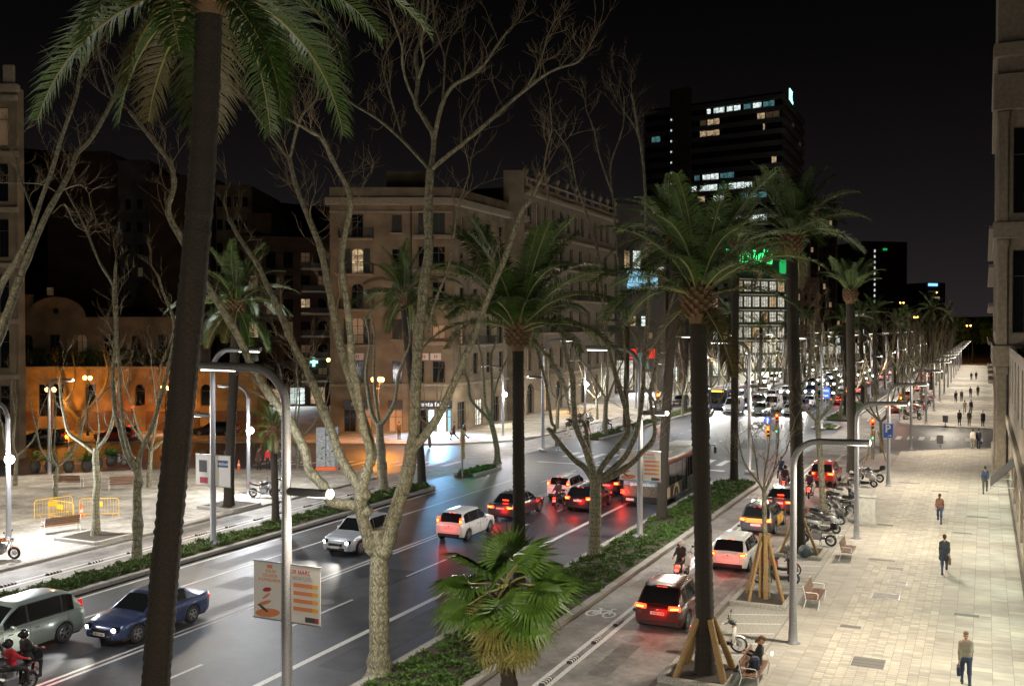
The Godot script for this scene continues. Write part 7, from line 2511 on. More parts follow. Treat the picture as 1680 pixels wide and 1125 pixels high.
func build_bikes():
	var sc := mt("screen_clear", 0.5, 0.52, 0.55, 0.05)
	sc.transparency = BaseMaterial3D.TRANSPARENCY_ALPHA
	sc.albedo_color.a = 0.25
	var white := paint("bike_white", 0.6, 0.59, 0.55)
	var black: Material = M["paint_black"]
	var silver := paint("bike_silver", 0.35, 0.35, 0.35, 0.6)
	var red := paint("bike_red", 0.30, 0.015, 0.015)
	var orange := paint("bike_orange", 0.55, 0.14, 0.01)
	var gr := "two-wheelers parked on the right pavement"
	var y := 0.125
	var R := -PI / 2
	bike("moped", Vector3(-8.02, y, -33.75), R + 0.1, white, "white large-wheel scooter parked by the propped palm", gr)
	bike("maxi", Vector3(-7.95, y, -43.6), R + 0.25, black, "black big scooter parked behind the young tree stakes", gr)
	bike("moped", Vector3(-8.1, y, -45.2), R + 0.1, M["bike_red"], "dark red scooter half hidden by the first lamp pole", gr)
	bike("motorcycle", Vector3(-7.55, y, -52.3), -R - 0.15, black, "black motorcycle with its back wheel to the second bench", gr, "", true)
	bike("maxi", Vector3(-7.75, y, -55.4), R + 0.2, silver, "silver scooter parked beyond the black motorcycle", gr)
	bike("maxi", Vector3(-7.85, y, -58.0), R + 0.1, black, "black scooter in the middle of the parked row", gr)
	bike("motorcycle", Vector3(-7.7, y, -61.8), -R - 0.2, silver, "silver motorcycle near the grey cabinet", gr)
	bike("maxi", Vector3(-7.9, y, -64.4), R + 0.2, black, "black scooter with windscreen beyond the cabinet", gr)
	bike("maxi", Vector3(-7.9, y, -66.2), R + 0.1, white, "white scooter beside the parking sign lamp", gr, "", true)
	bike("motorcycle", Vector3(-7.3, y, -75.4), -R - 0.1, black, "black motorcycle with top case by the parking sign", gr, "", true)
	bike("maxi", Vector3(-7.5, y, -72.8), R, silver, "silver scooter just before the last motorcycle", gr)
	for i in 8: bike(["maxi", "moped"][i % 2], Vector3(-7.6, y, -128.0 - i * 5.5 - (i % 3)), R + 0.2, [black, silver, red, white][i % 4], "%s dark scooter parked beyond the cross street at right" % ORD[i], "two-wheelers beyond the crossing", "", i % 3 == 0)
	gr = "two-wheelers parked on the left plaza"
	bike("motorcycle", Vector3(-41.9, y, -32.9), R + 0.35, orange, "orange and black motorcycle at the left edge of the plaza", gr)
	bike("moped", Vector3(-42.0, y, -53.3), R + 0.3, white, "white scooter parked behind the small shaggy palm", gr)
	bike("motorcycle", Vector3(-41.8, y, -52.0), R + 0.3, black, "black motorcycle beside the white scooter on the plaza", gr)
	bike("motorcycle", Vector3(-61.8, y, -59.0), R + 0.2, silver, "chrome motorcycle near the plaza's far kerb", gr)
	bike("maxi", Vector3(-52.9, y, -61.2), 0.6, black, "black scooter at the far plaza kerb left of the crowd", gr)
	bike("maxi", Vector3(-54.4, y, -60.4), 0.6, silver, "grey scooter at the far plaza kerb by the cone", gr)
	for i in 5: bike(["maxi", "moped"][i % 2], Vector3(-40.9 - i * 0.25, y, -104.0 - i * 1.5), R + 0.3, [black, silver, white][i % 3], "%s scooter in the row before the left pavement lamp" % ORD[i], "two-wheelers on the far left pavement")
	# ridden ones
	gr = "two-wheelers in the traffic"
	bike("maxi", Vector3(-11.95, 0, -43.4), 0.0, white, "white scooter with lit plate ridden ahead of the dark off-roader", gr, "both")
	bike("maxi", Vector3(-10.15, 0, -67.6), 0.0, white, "white scooter ridden behind the red off-roader", gr, "tail")
	bike("maxi", Vector3(-12.1, 0, -69.8), 0.0, black, "black scooter ridden on the cycle lane line", gr, "tail")
	bike("moped", Vector3(-23.45, 0, -57.3), 0.0, black, "dark scooter ridden behind the white compact", gr, "tail")
	bike("maxi", Vector3(-20.75, 0, -62.0), 0.0, black, "dark scooter beside the back of the bus", gr, "tail")
	bike("motorcycle", Vector3(-26.25, 0, -20.9), PI, black, "black motorcycle carrying two riders at the lower left", gr, "tail", true)
	bike("maxi", Vector3(-31.0, 0, -125.0), PI, black, "oncoming scooter in front of the blue bus", gr, "head")
	bicycle(Vector3(-36.0, 0.01, -100.5), 1.9, "dark bicycle ridden over the far crossing", M["iron"])
	bicycle(Vector3(-33.9, 0.01, -101.3), 2.0, "red bicycle ridden over the far crossing", red)
	bicycle(Vector3(-13.0, 0.01, -73.2), 0.0, "pale bicycle ridden up the cycle lane", white)

# ---------------------------------------------------------------- street furniture
func bench(at: Vector3, turn: float, label: String, w := 1.75):
	# wooden seat and back on white tube ends; faces local -z... sitter looks along +z
	var o := base("bench", at, turn, label, "bench", "timber benches with white tube frames")
	for k in 5:
		var s := S()
		boxx(s, Transform3D(Basis(), Vector3(0, 0.43 - 0.006 * absf(k - 2.0), -0.19 + k * 0.1)), Vector3(w / 2, 0.018, 0.045), 0.008)
		part(s, "seat_slat", M["bench_wood"], o)
	for k in 4:
		var s := S()
		boxx(s, Transform3D(Basis(Vector3.RIGHT, -0.22), Vector3(0, 0.53 + k * 0.1, -0.235 - k * 0.022)), Vector3(w / 2, 0.045, 0.014), 0.008)
		part(s, "back_slat", M["bench_wood"], o)
	for sx in [-1, 1]:
		var x: float = sx * (w / 2 - 0.03)
		var s := S()
		tube(s, [Vector3(x, 0, 0.2), Vector3(x, 0.2, 0.25), Vector3(x, 0.40, 0.27)], 0.018, 7)
		part(s, "leg", M["white_metal"], o)
		s = S()
		tube(s, [Vector3(x, 0, -0.34), Vector3(x, 0.38, -0.23), Vector3(x, 0.9, -0.35)], 0.018, 7)
		part(s, "leg", M["white_metal"], o)
		s = S()
		tube(s, [Vector3(x, 0.40, 0.27), Vector3(x, 0.40, -0.23)], 0.016, 7)
		tube(s, [Vector3(x, 0.40, 0.2), Vector3(x, 0.62, 0.22), Vector3(x, 0.66, 0.16), Vector3(x, 0.66, -0.26)], 0.016, 7)
		part(s, "armrest", M["white_metal"], o)

func tree_pit(at: Vector3, w: float, l: float, called: String, label: String):
	var o := base(called, at, 0, label, "planter", "tree pits with concrete rims")
	for r in [[-w / 2, w / 2, -l / 2, -l / 2 + 0.22], [-w / 2, w / 2, l / 2 - 0.22, l / 2], [-w / 2, -w / 2 + 0.2, -l / 2 + 0.224, l / 2 - 0.224], [w / 2 - 0.2, w / 2, -l / 2 + 0.224, l / 2 - 0.224]]:
		var s := S()
		bx(s, r[0], r[1], -0.02, 0.16, r[2], r[3], 0.02)
		part(s, "rim_stone", M["concrete"], o)
	var s := S()
	bx(s, -w / 2 + 0.2, w / 2 - 0.2, -0.02, 0.11, -l / 2 + 0.22, l / 2 - 0.22)
	part(s, "soil", M["soil"], o)

func stakes(at: Vector3, n: int, h: float, spread: float, label: String, thick := 0.075, ph := 0.4):
	var o := base("tree_props", at, 0, label, "tree stakes", "timber props round young trees")
	for k in n:
		var a := TAU * k / n + ph
		var d := Vector3(cos(a), 0, sin(a))
		var s := S()
		tube(s, [d * spread, d * (0.16 + thick) + Vector3(0, h, 0)], [thick, thick * 0.93], 9)
		part(s, "prop", M["stake"], o)
	return o

func traffic_light(at: Vector3, turn: float, lit: int, label: String, h := 3.1, walker := 0):
	# lit: 0 red, 1 amber, 2 green; lamps face local +z
	var o := base("traffic_light", at, turn, label, "traffic light", "traffic lights")
	var s := S()
	tube(s, [Vector3(0, 0, 0), Vector3(0, h + 0.1, 0)], 0.055, 9)
	part(s, "pole", M["pole"], o)
	s = S()
	boxx(s, Transform3D(Basis(), Vector3(0, h - 0.45, 0.16)), Vector3(0.15, 0.46, 0.1), 0.03)
	var b := part(s, "housing", M["signal_box"], o)
	for k in 3:
		s = S()
		lathe(s, Transform3D(Basis(Vector3.RIGHT, PI / 2), Vector3(0, h - 0.17 - k * 0.29, 0.262)), [Vector2(0, 0.015), Vector2(0.07, 0.01), Vector2(0.105, 0)], 16)
		part(s, "signal_lens", [M["signal_red"], M["signal_amber"], M["signal_green"]][k] if k == lit else M["black_gloss"], b)
		s = S()
		s.set_smooth_group(0)
		for i in 8:
			var a0 := PI * i / 8
			var a1 := PI * (i + 1) / 8
			var c := Vector3(0, h - 0.17 - k * 0.29, 0.26)
			quad(s, c + Vector3(cos(a0) * 0.12, sin(a0) * 0.12, 0), c + Vector3(cos(a0) * 0.12, sin(a0) * 0.12, 0.17), c + Vector3(cos(a1) * 0.12, sin(a1) * 0.12, 0.17), c + Vector3(cos(a1) * 0.12, sin(a1) * 0.12, 0))
		part(s, "visor", M["black"], b)
	if walker:
		s = S()
		boxx(s, Transform3D(Basis(), Vector3(-0.02, h - 1.5, 0.14)), Vector3(0.14, 0.28, 0.09), 0.02)
		var w := part(s, "walk_signal", M["signal_box"], o)
		s = S()
		boxx(s, Transform3D(Basis(), Vector3(-0.02, h - 1.62, 0.235)), Vector3(0.08, 0.08, 0.01))
		part(s, "signal_lens", M["signal_green"], w)
	omni(o, Vector3(0, h - 0.17 - lit * 0.29, 0.5), 2.2, [Color(1, 0.1, 0.04), Color(1, 0.45, 0.1), Color(0.1, 1, 0.7)][lit], 0.1, "signal_light")
	return o

func build_furniture():
	mt("signal_box", 0.45, 0.24, 0.02, 0.5)
	mt("sign_blue_paint", 0.02, 0.08, 0.36, 0.4)
	mt("cabinet", 0.40, 0.40, 0.37, 0.55, 0, "soft", 0.4)
	mt("barrier_yellow", 0.62, 0.36, 0.02, 0.5)
	mt("cone_orange", 0.6, 0.10, 0.02, 0.6)
	mt("pot", 0.06, 0.055, 0.05, 0.7, 0, "fine", 1.0)
	mt("poster", 0.34, 0.36, 0.37, 0.7, 0, "patch", 0.8)
	var p := Transform3D.IDENTITY
	# pits, props and benches of the right pavement
	for e in [[-31.1, "tree pit round the propped palm at the bottom"], [-40.7, "raised pit of the young staked tree"], [-49.95, "raised pit of the palm with the blue bag"], [-60.8, "pit of the slim plane beside the parked row"], [-79.8, "pit of the far palm before the crossing"]]:
		tree_pit(Vector3(-7.95, 0.12, e[0]), 2.2, 2.3, "tree_pit", e[1])
	tree_pit(Vector3(-41.6, 0.12, -38.2), 2.9, 2.6, "tree_pit", "raised pit of the short plane on the plaza")
	tree_pit(Vector3(-41.5, 0.12, -48.4), 2.8, 2.6, "tree_pit", "pit of the dark palm on the plaza")
	stakes(Vector3(-7.85, 0.2, -31.12), 4, 1.75, 1.05, "four stout timber props against the near palm", 0.11, 0.75)
	var st: Node3D = stakes(Vector3(-7.88, 0.2, -40.76), 4, 2.3, 0.95, "timber stakes tied round the slim young tree", 0.06, 0.5)
	for k in 3:
		var a := TAU * k / 3 + 1.2
		var s := S()
		boxx(s, Transform3D(Basis(), Vector3(cos(a) * 0.17, 1.3, sin(a) * 0.17)), Vector3(0.075, 1.3, 0.075), 0.02)
		part(s, "post", M["stake"], st)
	stakes(Vector3(-8.07, 0.2, -49.95), 3, 1.7, 1.0, "timber props at the palm with the blue bag", 0.07, 0.3)
	stakes(Vector3(-8.0, 0.2, -87.0), 3, 2.4, 0.9, "timber props of the thin tree by the traffic light", 0.06, 0.3)
	var s0 := S()
	ball(s0, Vector3(-7.6, 0.42, -49.0), Vector3(0.34, 0.36, 0.3), 12)
	single(s0, "rubbish_bag", mt("bag_blue", 0.10, 0.17, 0.20, 0.35, 0, "lump", 1.5, "lump", 3.0), "shiny blue bag leaning on the palm foot", "bag")
	bench(Vector3(-6.32, 0.12, -31.25), PI / 2, "bench with the seated reader at the bottom edge")
	bench(Vector3(-5.95, 0.12, -41.0), PI / 2, "empty bench beside the first right lamp pole")
	bench(Vector3(-5.75, 0.12, -50.0), PI / 2, "empty bench near the palm with the blue bag")
	bench(Vector3(-44.5, 0.12, -38.6), -PI / 2 - 0.35, "bench in front of the short plane's pit on the plaza", 1.9)
	bench(Vector3(-56.4, 0.12, -49.6), PI + 0.45, "dark bench behind the yellow barriers on the plaza", 1.9)
	bench(Vector3(-52.3, 0.12, -50.4), 0.7, "bench seen end-on near the forked tree", 1.7)
	# cabinet, bins, signs
	var o := base("utility_cabinet", Vector3(-5.75, 0.12, -58.4), 0, "grey metal utility cabinet beside the second right lamp", "cabinet")
	s0 = S()
	bx(s0, -0.45, 0.45, 0, 0.16, -0.3, 0.3)
	part(s0, "plinth", M["concrete"], o)
	s0 = S()
	bx(s0, -0.42, 0.42, 0.16, 1.62, -0.27, 0.27, 0.015)
	part(s0, "body", M["cabinet"], o)
	for sx in [-1, 1]:
		s0 = S()
		bx(s0, 0.01 if sx > 0 else -0.405, 0.405 if sx > 0 else -0.01, 0.22, 1.56, 0.27, 0.282, 0.004)
		part(s0, "door", M["cabinet"], o)
	s0 = S()
	bx(s0, -0.46, 0.46, 1.62, 1.68, -0.31, 0.31, 0.02)
	part(s0, "lid", M["cabinet"], o)
	for e in [[-3.57, -99.0, "grey litter bin before the cross street"], [-3.86, -121.5, "grey litter bin beyond the cross street"], [-34.0, -82.6, "grey litter box on the pole at the left median tip"]]:
		o = base("litter_bin", Vector3(e[0], 0.12, e[1]), 0, e[2], "litter bin", "litter bins")
		s0 = S()
		tube(s0, [Vector3(0, 0, 0), Vector3(0, 0.5, 0)], 0.05, 8)
		lathe(s0, Transform3D.IDENTITY, [Vector2(0.25, 0), Vector2(0.25, 0.03), Vector2(0, 0.04)], 14)
		part(s0, "post", M["steel"], o)
		s0 = S()
		boxx(s0, Transform3D(Basis(), Vector3(0, 0.78, 0)), Vector3(0.27, 0.36, 0.18), 0.05)
		part(s0, "bin", M["pole_dark"], o)
		s0 = S()
		boxx(s0, Transform3D(Basis(), Vector3(0, 1.15, 0)), Vector3(0.29, 0.02, 0.2), 0.01)
		part(s0, "lid", M["black"], o)
	o = base("parking_sign", Vector3(-5.92, 0.12, -73.5), 0, "blue parking sign with white letter on the third right lamp", "sign")
	s0 = S()
	bx(s0, -0.36, 0.36, 3.3, 4.35, 0.0, 0.03, 0.008)
	part(s0, "panel", M["sign_blue_paint"], o)
	s0 = S()
	for r in [[-0.34, 0.34, 3.32, 3.345], [-0.34, 0.34, 4.305, 4.33], [-0.34, -0.315, 3.35, 4.3], [0.315, 0.34, 3.35, 4.3]]: bx(s0, r[0], r[1], r[2], r[3], 0.03, 0.034)
	part(s0, "border", M["white_board"], o)
	letters("P", 0.56, M["white_board"], o, Transform3D(Basis(), Vector3(-0.02, 3.98, 0.034)), "lettering", 0.006)
	s0 = S()
	slab_xy(s0, Transform3D(Basis(), Vector3(0, 3.5, 0.031)), pv([-0.02, -0.015, 0.12, -0.015, 0.12, -0.06, 0.24, 0.0, 0.12, 0.06, 0.12, 0.015, -0.02, 0.015]), 0.006)
	part(s0, "arrow", M["white_board"], o)
	s0 = S()
	bx(s0, -0.05, 0.05, 3.4, 4.25, -0.3, 0.0)
	part(s0, "bracket", M["steel"], o)
	o = base("bus_stop_sign", Vector3(-15.9, 0.16, -116.4), 0, "blue bus stop sign on the median beyond the crossing", "sign")
	s0 = S()
	tube(s0, [Vector3(0, 0, 0), Vector3(0, 4.3, 0)], 0.06, 8)
	part(s0, "pole", M["pole"], o)
	s0 = S()
	bx(s0, -0.48, 0.48, 3.0, 4.2, 0.05, 0.1, 0.01)
	part(s0, "panel", M["sign_blue_paint"], o)
	letters("BUS", 0.26, M["white_board"], o, Transform3D(Basis(), Vector3(0, 3.85, 0.105)), "lettering", 0.006)
	letters("Taxi", 0.22, M["white_board"], o, Transform3D(Basis(), Vector3(0, 3.3, 0.105)), "lettering", 0.006)
	# traffic lights: position, turn, lit lamp
	var tl := [[-15.2, -79.5, 0, "red light below the round arrow sign at the right median tip", 3.3, 0], [-16.9, -92.5, 0, "red light beside the slim lamp in the junction", 3.2, 1], [-8.4, -88.6, 0, "red light behind the third right lamp", 3.4, 1], [-15.3, -130.2, 1, "amber light on the median beyond the crossing", 3.6, 0], [-8.9, -126.0, 1, "amber light with green walk signal across the side street", 3.2, 1], [-9.0, -168.0, 0, "red light far up the right pavement, nearest of the far ones", 4.2, 0], [-15.0, -176.0, 0, "red light far up the right median, second far one", 4.4, 0], [-9.0, -215.0, 0, "tiny red light further up the right pavement", 4.4, 0], [-16.0, -222.0, 0, "tiny red light further up the right median", 5.0, 0], [-9.2, -262.0, 0, "very small red light near the end of the right pavement", 4.6, 0], [-24.0, -250.0, 0, "upper of two tiny red lights over the road", 8.0, 0], [-35.0, -116.0, 1, "amber light behind the crossing cyclists", 3.4, 0]]
	for e in tl: traffic_light(Vector3(e[0], 0.1, e[1]), 0.3, e[2], e[3], e[4], e[5])
	traffic_light(Vector3(-80.73, 0, -79.32), 0.4, 0, "red light before the ochre street wall", 2.9)
	traffic_light(Vector3(-63.13, 0, -55.53), 0.4, 1, "orange light above the plaza planters", 3.2)
	traffic_light(Vector3(-33.95, 0.12, -64.4), PI + 0.3, 2, "yellow backed traffic light right of the leaning palm", 3.2, 1)
	traffic_light(Vector3(-35.3, 0.12, -66.9), PI + 0.3, 2, "yellow backed traffic light on the small island", 3.2, 1)
	o = base("round_sign", Vector3(-15.2, 0.1, -79.4), 0.3, "round blue sign with white arrow above the median red light", "sign")
	s0 = S()
	lathe(s0, Transform3D(Basis(Vector3.RIGHT, PI / 2), Vector3(0, 3.72, 0.12)), [Vector2(0, 0.02), Vector2(0.3, 0.02), Vector2(0.31, 0), Vector2(0, -0.005)], 22, false)
	part(s0, "disc", M["sign_blue_paint"], o)
	s0 = S()
	slab_xy(s0, Transform3D(Basis(), Vector3(0, 3.72, 0.141)), pv([-0.035, -0.2, 0.035, -0.2, 0.035, 0.05, 0.11, 0.05, 0, 0.21, -0.11, 0.05, -0.035, 0.05]), 0.005)
	part(s0, "arrow", M["white_board"], o)
	s0 = S()
	tube(s0, [Vector3(0, 3.3, 0), Vector3(0, 4.0, 0)], 0.05, 8)
	part(s0, "stub", M["pole"], o)
	# lane separators: striped rubber humps
	var n := 0
	for side in [[-12.27, -26.5, 22, 2.3, "right"], [-37.69, -27.6, 14, 2.35, "left"]]:
		for k in side[2]:
			var z: float = side[1] - k * side[3]
			o = base("lane_separator", Vector3(side[0], 0.006, z), 0, "%s striped rubber hump along the %s cycle lane, counted from the camera" % [["first", "second", "third", "fourth", "fifth", "sixth", "seventh", "eighth", "ninth", "tenth", "eleventh", "twelfth", "thirteenth", "fourteenth", "fifteenth", "sixteenth", "seventeenth", "eighteenth", "nineteenth", "twentieth", "twenty-first", "twenty-second"][k], side[4]], "lane separator", "striped humps along the cycle lanes")
			var s := S()
			hull(s, [[-0.42, 0.0, 0.05, 0.02], [-0.34, 0.02, 0.1, 0.06], [0.34, 0.02, 0.1, 0.06], [0.42, 0.0, 0.05, 0.02]])
			part(s, "hump", M["rubber"], o)
			for j in 4:
				s = S()
				var zz := -0.27 + j * 0.17
				hull(s, [[zz, 0.022, 0.103, 0.062], [zz + 0.07, 0.022, 0.103, 0.062]])
				part(s, "stripe", M["paint"], o)
	# plaza: planters, barriers, cone, kiosk
	var pots := [[-64.58, -53.75, "first potted shrub from the left beside the floodlight"], [-63.81, -54.46, "second potted shrub behind the slim lamp"], [-62.30, -54.81, "third potted shrub below the orange light"], [-61.32, -55.62, "potted spiky plant in the middle of the row"], [-61.64, -56.89, "potted shrub behind the short plane"], [-61.98, -58.59, "tall potted shrub at the right end of the row"]]
	for i in pots.size():
		o = base("potted_plant", Vector3(pots[i][0], 0.12, pots[i][1]), 0, pots[i][2], "potted plant", "pots along the plaza edge")
		s0 = S()
		lathe(s0, Transform3D.IDENTITY, [Vector2(0.24, 0), Vector2(0.38, 0.25), Vector2(0.40, 0.55), Vector2(0.32, 0.82), Vector2(0.36, 0.86), Vector2(0.30, 0.84), Vector2(0, 0.8)], 16)
		part(s0, "pot", M["pot"], o)
		s0 = S()
		for k in 130:
			var a := rng.randf() * TAU
			var el := rng.randf_range(0.2, 1.5)
			var dd := Vector3(cos(a) * cos(el), sin(el), sin(a) * cos(el))
			var l := rng.randf_range(0.5, 1.0) * (1.0 if i % 2 else 1.35)
			var w := dd.cross(Vector3.UP).normalized() * 0.05
			var c := Vector3(0, 0.82, 0)
			if i % 2 == 0: c += dd * rng.randf_range(0.2, 0.7)
			var ln := l if i % 2 else 0.2
			quad(s0, c, c + dd * ln * 0.5 + w, c + dd * ln - Vector3(0, ln * 0.15, 0), c + dd * ln * 0.5 - w)
		part(s0, "foliage", M["hedge"], o)
	for e in [[Vector3(-47.2, 0.12, -41.0), -0.1, "yellow crowd barrier across the plaza, left panel"], [Vector3(-46.0, 0.12, -42.6), 0.5, "yellow crowd barrier behind the short plane, right panel"], [Vector3(-48.5, 0.12, -41.6), 1.3, "yellow crowd barrier seen end-on on the plaza"]]:
		o = base("crowd_barrier", e[0], e[1], e[2], "barrier", "yellow barriers on the plaza")
		s0 = S()
		tube(s0, [Vector3(-1.1, 0, 0), Vector3(-1.1, 0.95, 0), Vector3(-0.98, 1.08, 0), Vector3(0.98, 1.08, 0), Vector3(1.1, 0.95, 0), Vector3(1.1, 0, 0)], 0.022, 7)
		tube(s0, [Vector3(-1.1, 0.2, 0), Vector3(1.1, 0.2, 0)], 0.018, 6)
		part(s0, "frame", M["barrier_yellow"], o)
		for k in 13:
			s0 = S()
			tube(s0, [Vector3(-0.95 + k * 0.158, 0.2, 0), Vector3(-0.95 + k * 0.158, 1.08, 0)], 0.008, 5)
			part(s0, "bar", M["barrier_yellow"], o)
		s0 = S()
		bx(s0, -0.35, 0.2, 0.62, 0.9, 0.015, 0.03)
		part(s0, "plate", M["barrier_yellow"], o)
		s0 = S()
		for sx in [-1, 1]: tube(s0, [Vector3(sx * 0.8, 0.015, -0.28), Vector3(sx * 0.8, 0.2, 0), Vector3(sx * 0.8, 0.015, 0.28)], 0.016, 6)
		part(s0, "foot", M["barrier_yellow"], o)
	for e in [[Vector3(-47.0, 0.12, -42.2), "orange and white cone behind the barriers"], [Vector3(-51.8, 0.12, -61.5), "red cone near the far plaza kerb"], [Vector3(-37.0, 0.02, -80.5), "orange cone beyond the left median tip"]]:
		o = base("traffic_cone", e[0], 0, e[1], "cone", "traffic cones")
		s0 = S()
		bx(s0, -0.2, 0.2, 0, 0.04, -0.2, 0.2, 0.01)
		part(s0, "base_plate", M["cone_orange"], o)
		s0 = S()
		lathe(s0, Transform3D.IDENTITY, [Vector2(0.15, 0.04), Vector2(0.04, 0.75), Vector2(0, 0.76)], 14)
		part(s0, "cone", M["cone_orange"], o)
		s0 = S()
		lathe(s0, Transform3D.IDENTITY, [Vector2(0.118, 0.28), Vector2(0.091, 0.45)], 14)
		part(s0, "white_band", M["white_board"], o)
	o = base("advert_kiosk", Vector3(-45.6, 0.12, -65.9 + 1.6), 0.42, "tall grey flyposted cabinet at the plaza corner", "kiosk")
	s0 = S()
	bx(s0, -0.75, 0.75, 0.28, 3.3, -0.55, 0.55, 0.05)
	part(s0, "body", M["poster"], o)
	s0 = S()
	bx(s0, -0.77, 0.77, 0, 0.28, -0.57, 0.57, 0.02)
	part(s0, "base_strip", M["cone_orange"], o)
	s0 = S()
	bx(s0, -0.02, 0.02, 0.3, 3.2, 0.55, 0.565)
	part(s0, "door_seam", M["rubber"], o)
	for k in 26:                                                    # scribbles and sticker scraps
		s0 = S()
		var c := Vector3(rng.randf_range(-0.65, 0.65), rng.randf_range(0.5, 3.0), 0.556)
		if k % 3 == 0: boxx(s0, Transform3D(Basis(Vector3.BACK, rng.randf()), c), Vector3(rng.randf_range(0.03, 0.09), rng.randf_range(0.03, 0.08), 0.003))
		else: tube(s0, [c, c + Vector3(rng.randf_range(-0.2, 0.2), rng.randf_range(-0.15, 0.15), 0), c + Vector3(rng.randf_range(-0.2, 0.2), rng.randf_range(-0.25, 0.25), 0), c + Vector3(rng.randf_range(-0.2, 0.2), rng.randf_range(-0.3, 0.3), 0)], 0.008, 4)
		part(s0, "graffiti", [M["iron"], M["print_dark"], M["white_board"]][k % 3], o)
	for k in 3:
		o = base("cafe_chair", ray_point([73, 120, 128][k], 77.5) + Vector3(0, 0.12, 0), k * 1.3, "%s metal chair between the potted plants" % ["first", "second", "third"][k], "chair", "chairs between the pots")
		s0 = S()
		boxx(s0, Transform3D(Basis(), Vector3(0, 0.45, 0)), Vector3(0.22, 0.015, 0.22), 0.01)
		part(s0, "seat", M["steel"], o)
		s0 = S()
		tube(s0, [Vector3(-0.22, 0.45, -0.2), Vector3(-0.22, 0.85, -0.26), Vector3(0.22, 0.85, -0.26), Vector3(0.22, 0.45, -0.2)], 0.014, 6)
		part(s0, "backrest", M["steel"], o)
		for c in [[-1, -1], [1, -1], [-1, 1], [1, 1]]:
			s0 = S()
			tube(s0, [Vector3(c[0] * 0.2, 0.45, c[1] * 0.2), Vector3(c[0] * 0.24, 0, c[1] * 0.24)], 0.013, 6)
			part(s0, "leg", M["steel"], o)

# ---------------------------------------------------------------- people
func net(s: SurfaceTool, bones: Array, cell: float, k: float):
	# bones: [a, b, ra, rb, colour]; distances joined by a smooth minimum, meshed as surface nets with the nearest bone's colour
	var lo := Vector3(1e9, 1e9, 1e9)
	var hi := -lo
	for b in bones:
		var r := maxf(b[2], b[3]) + cell * 2.5
		for p in [b[0], b[1]]:
			lo = lo.min(p - Vector3(r, r, r))
			hi = hi.max(p + Vector3(r, r, r))
	var nx := int((hi.x - lo.x) / cell) + 2
	var ny := int((hi.y - lo.y) / cell) + 2
	var nz := int((hi.z - lo.z) / cell) + 2
	var acc := PackedFloat32Array()
	acc.resize(nx * ny * nz)
	for b in bones:
		var a: Vector3 = b[0]
		var e: Vector3 = b[1]
		var ra: float = b[2]
		var rb: float = b[3]
		var r := maxf(ra, rb) + cell * 2.2
		var p0: Vector3 = ((a.min(e) - Vector3(r, r, r) - lo) / cell).floor()
		var p1: Vector3 = ((a.max(e) + Vector3(r, r, r) - lo) / cell).ceil()
		var ab := e - a
		var l2 := maxf(ab.length_squared(), 1e-9)
		for z in range(maxi(0, int(p0.z)), mini(nz, int(p1.z) + 1)):
			for y in range(maxi(0, int(p0.y)), mini(ny, int(p1.y) + 1)):
				var row := (z * ny + y) * nx
				for x in range(maxi(0, int(p0.x)), mini(nx, int(p1.x) + 1)):
					var p := lo + Vector3(x, y, z) * cell
					var t := clampf((p - a).dot(ab) / l2, 0, 1)
					var d := (p - a - ab * t).length() - lerpf(ra, rb, t)
					if d < r: acc[row + x] += exp(-d * k)
	var ids := {}
	var pos := []
	var sx := 1
	var sy := nx
	var sz := nx * ny
	# field > 0 inside: ln(acc) ; inside when acc > 1
	for z in nz - 1:
		for y in ny - 1:
			var row := (z * ny + y) * nx
			for x in nx - 1:
				var i := row + x
				var c0 := acc[i] > 1.0
				var mixed := false
				for o in [sx, sy, sz, sx + sy, sx + sz, sy + sz, sx + sy + sz]:
					if (acc[i + o] > 1.0) != c0:
						mixed = true
						break
				if not mixed: continue
				var sum := Vector3.ZERO
				var n := 0
				for e in EDGES:
					var va := maxf(acc[i + e[0] * sx + e[1] * sy + e[2] * sz], 1e-6)
					var vb := maxf(acc[i + e[3] * sx + e[4] * sy + e[5] * sz], 1e-6)
					if (va > 1.0) == (vb > 1.0): continue
					var la := log(va)
					var lb := log(vb)
					var t := clampf(la / (la - lb), 0, 1)
					sum += Vector3(e[0], e[1], e[2]).lerp(Vector3(e[3], e[4], e[5]), t)
					n += 1
				ids[i] = pos.size()
				pos.append(lo + (Vector3(x, y, z) + sum / n) * cell)
	var cols := []
	for p in pos:
		var best := 1e9
		var c := Color.WHITE
		for b in bones:
			var ab: Vector3 = b[1] - b[0]
			var t := clampf((p - b[0]).dot(ab) / maxf(ab.length_squared(), 1e-9), 0, 1)
			var d: float = (p - b[0] - ab * t).length() - lerpf(b[2], b[3], t)
			if d < best:
				best = d
				c = b[4]
		cols.append(c)
	s.set_smooth_group(0)
	var ax := [[sx, sy, sz], [sy, sz, sx], [sz, sx, sy]]
	for z in range(1, nz - 1):
		for y in range(1, ny - 1):
			for x in range(1, nx - 1):
				var i := (z * ny + y) * nx + x
				var ins := acc[i] > 1.0
				for a in ax:
					if (acc[i + a[0]] > 1.0) == ins: continue
					var q := [i, i - a[1], i - a[1] - a[2], i - a[2]]
					if not (ids.has(q[0]) and ids.has(q[1]) and ids.has(q[2]) and ids.has(q[3])): continue
					var order := [0, 1, 2, 0, 2, 3] if not ins else [0, 2, 1, 0, 3, 2]
					for w in order:
						var v: int = ids[q[w]]
						s.set_color(cols[v])
						s.add_vertex(pos[v])

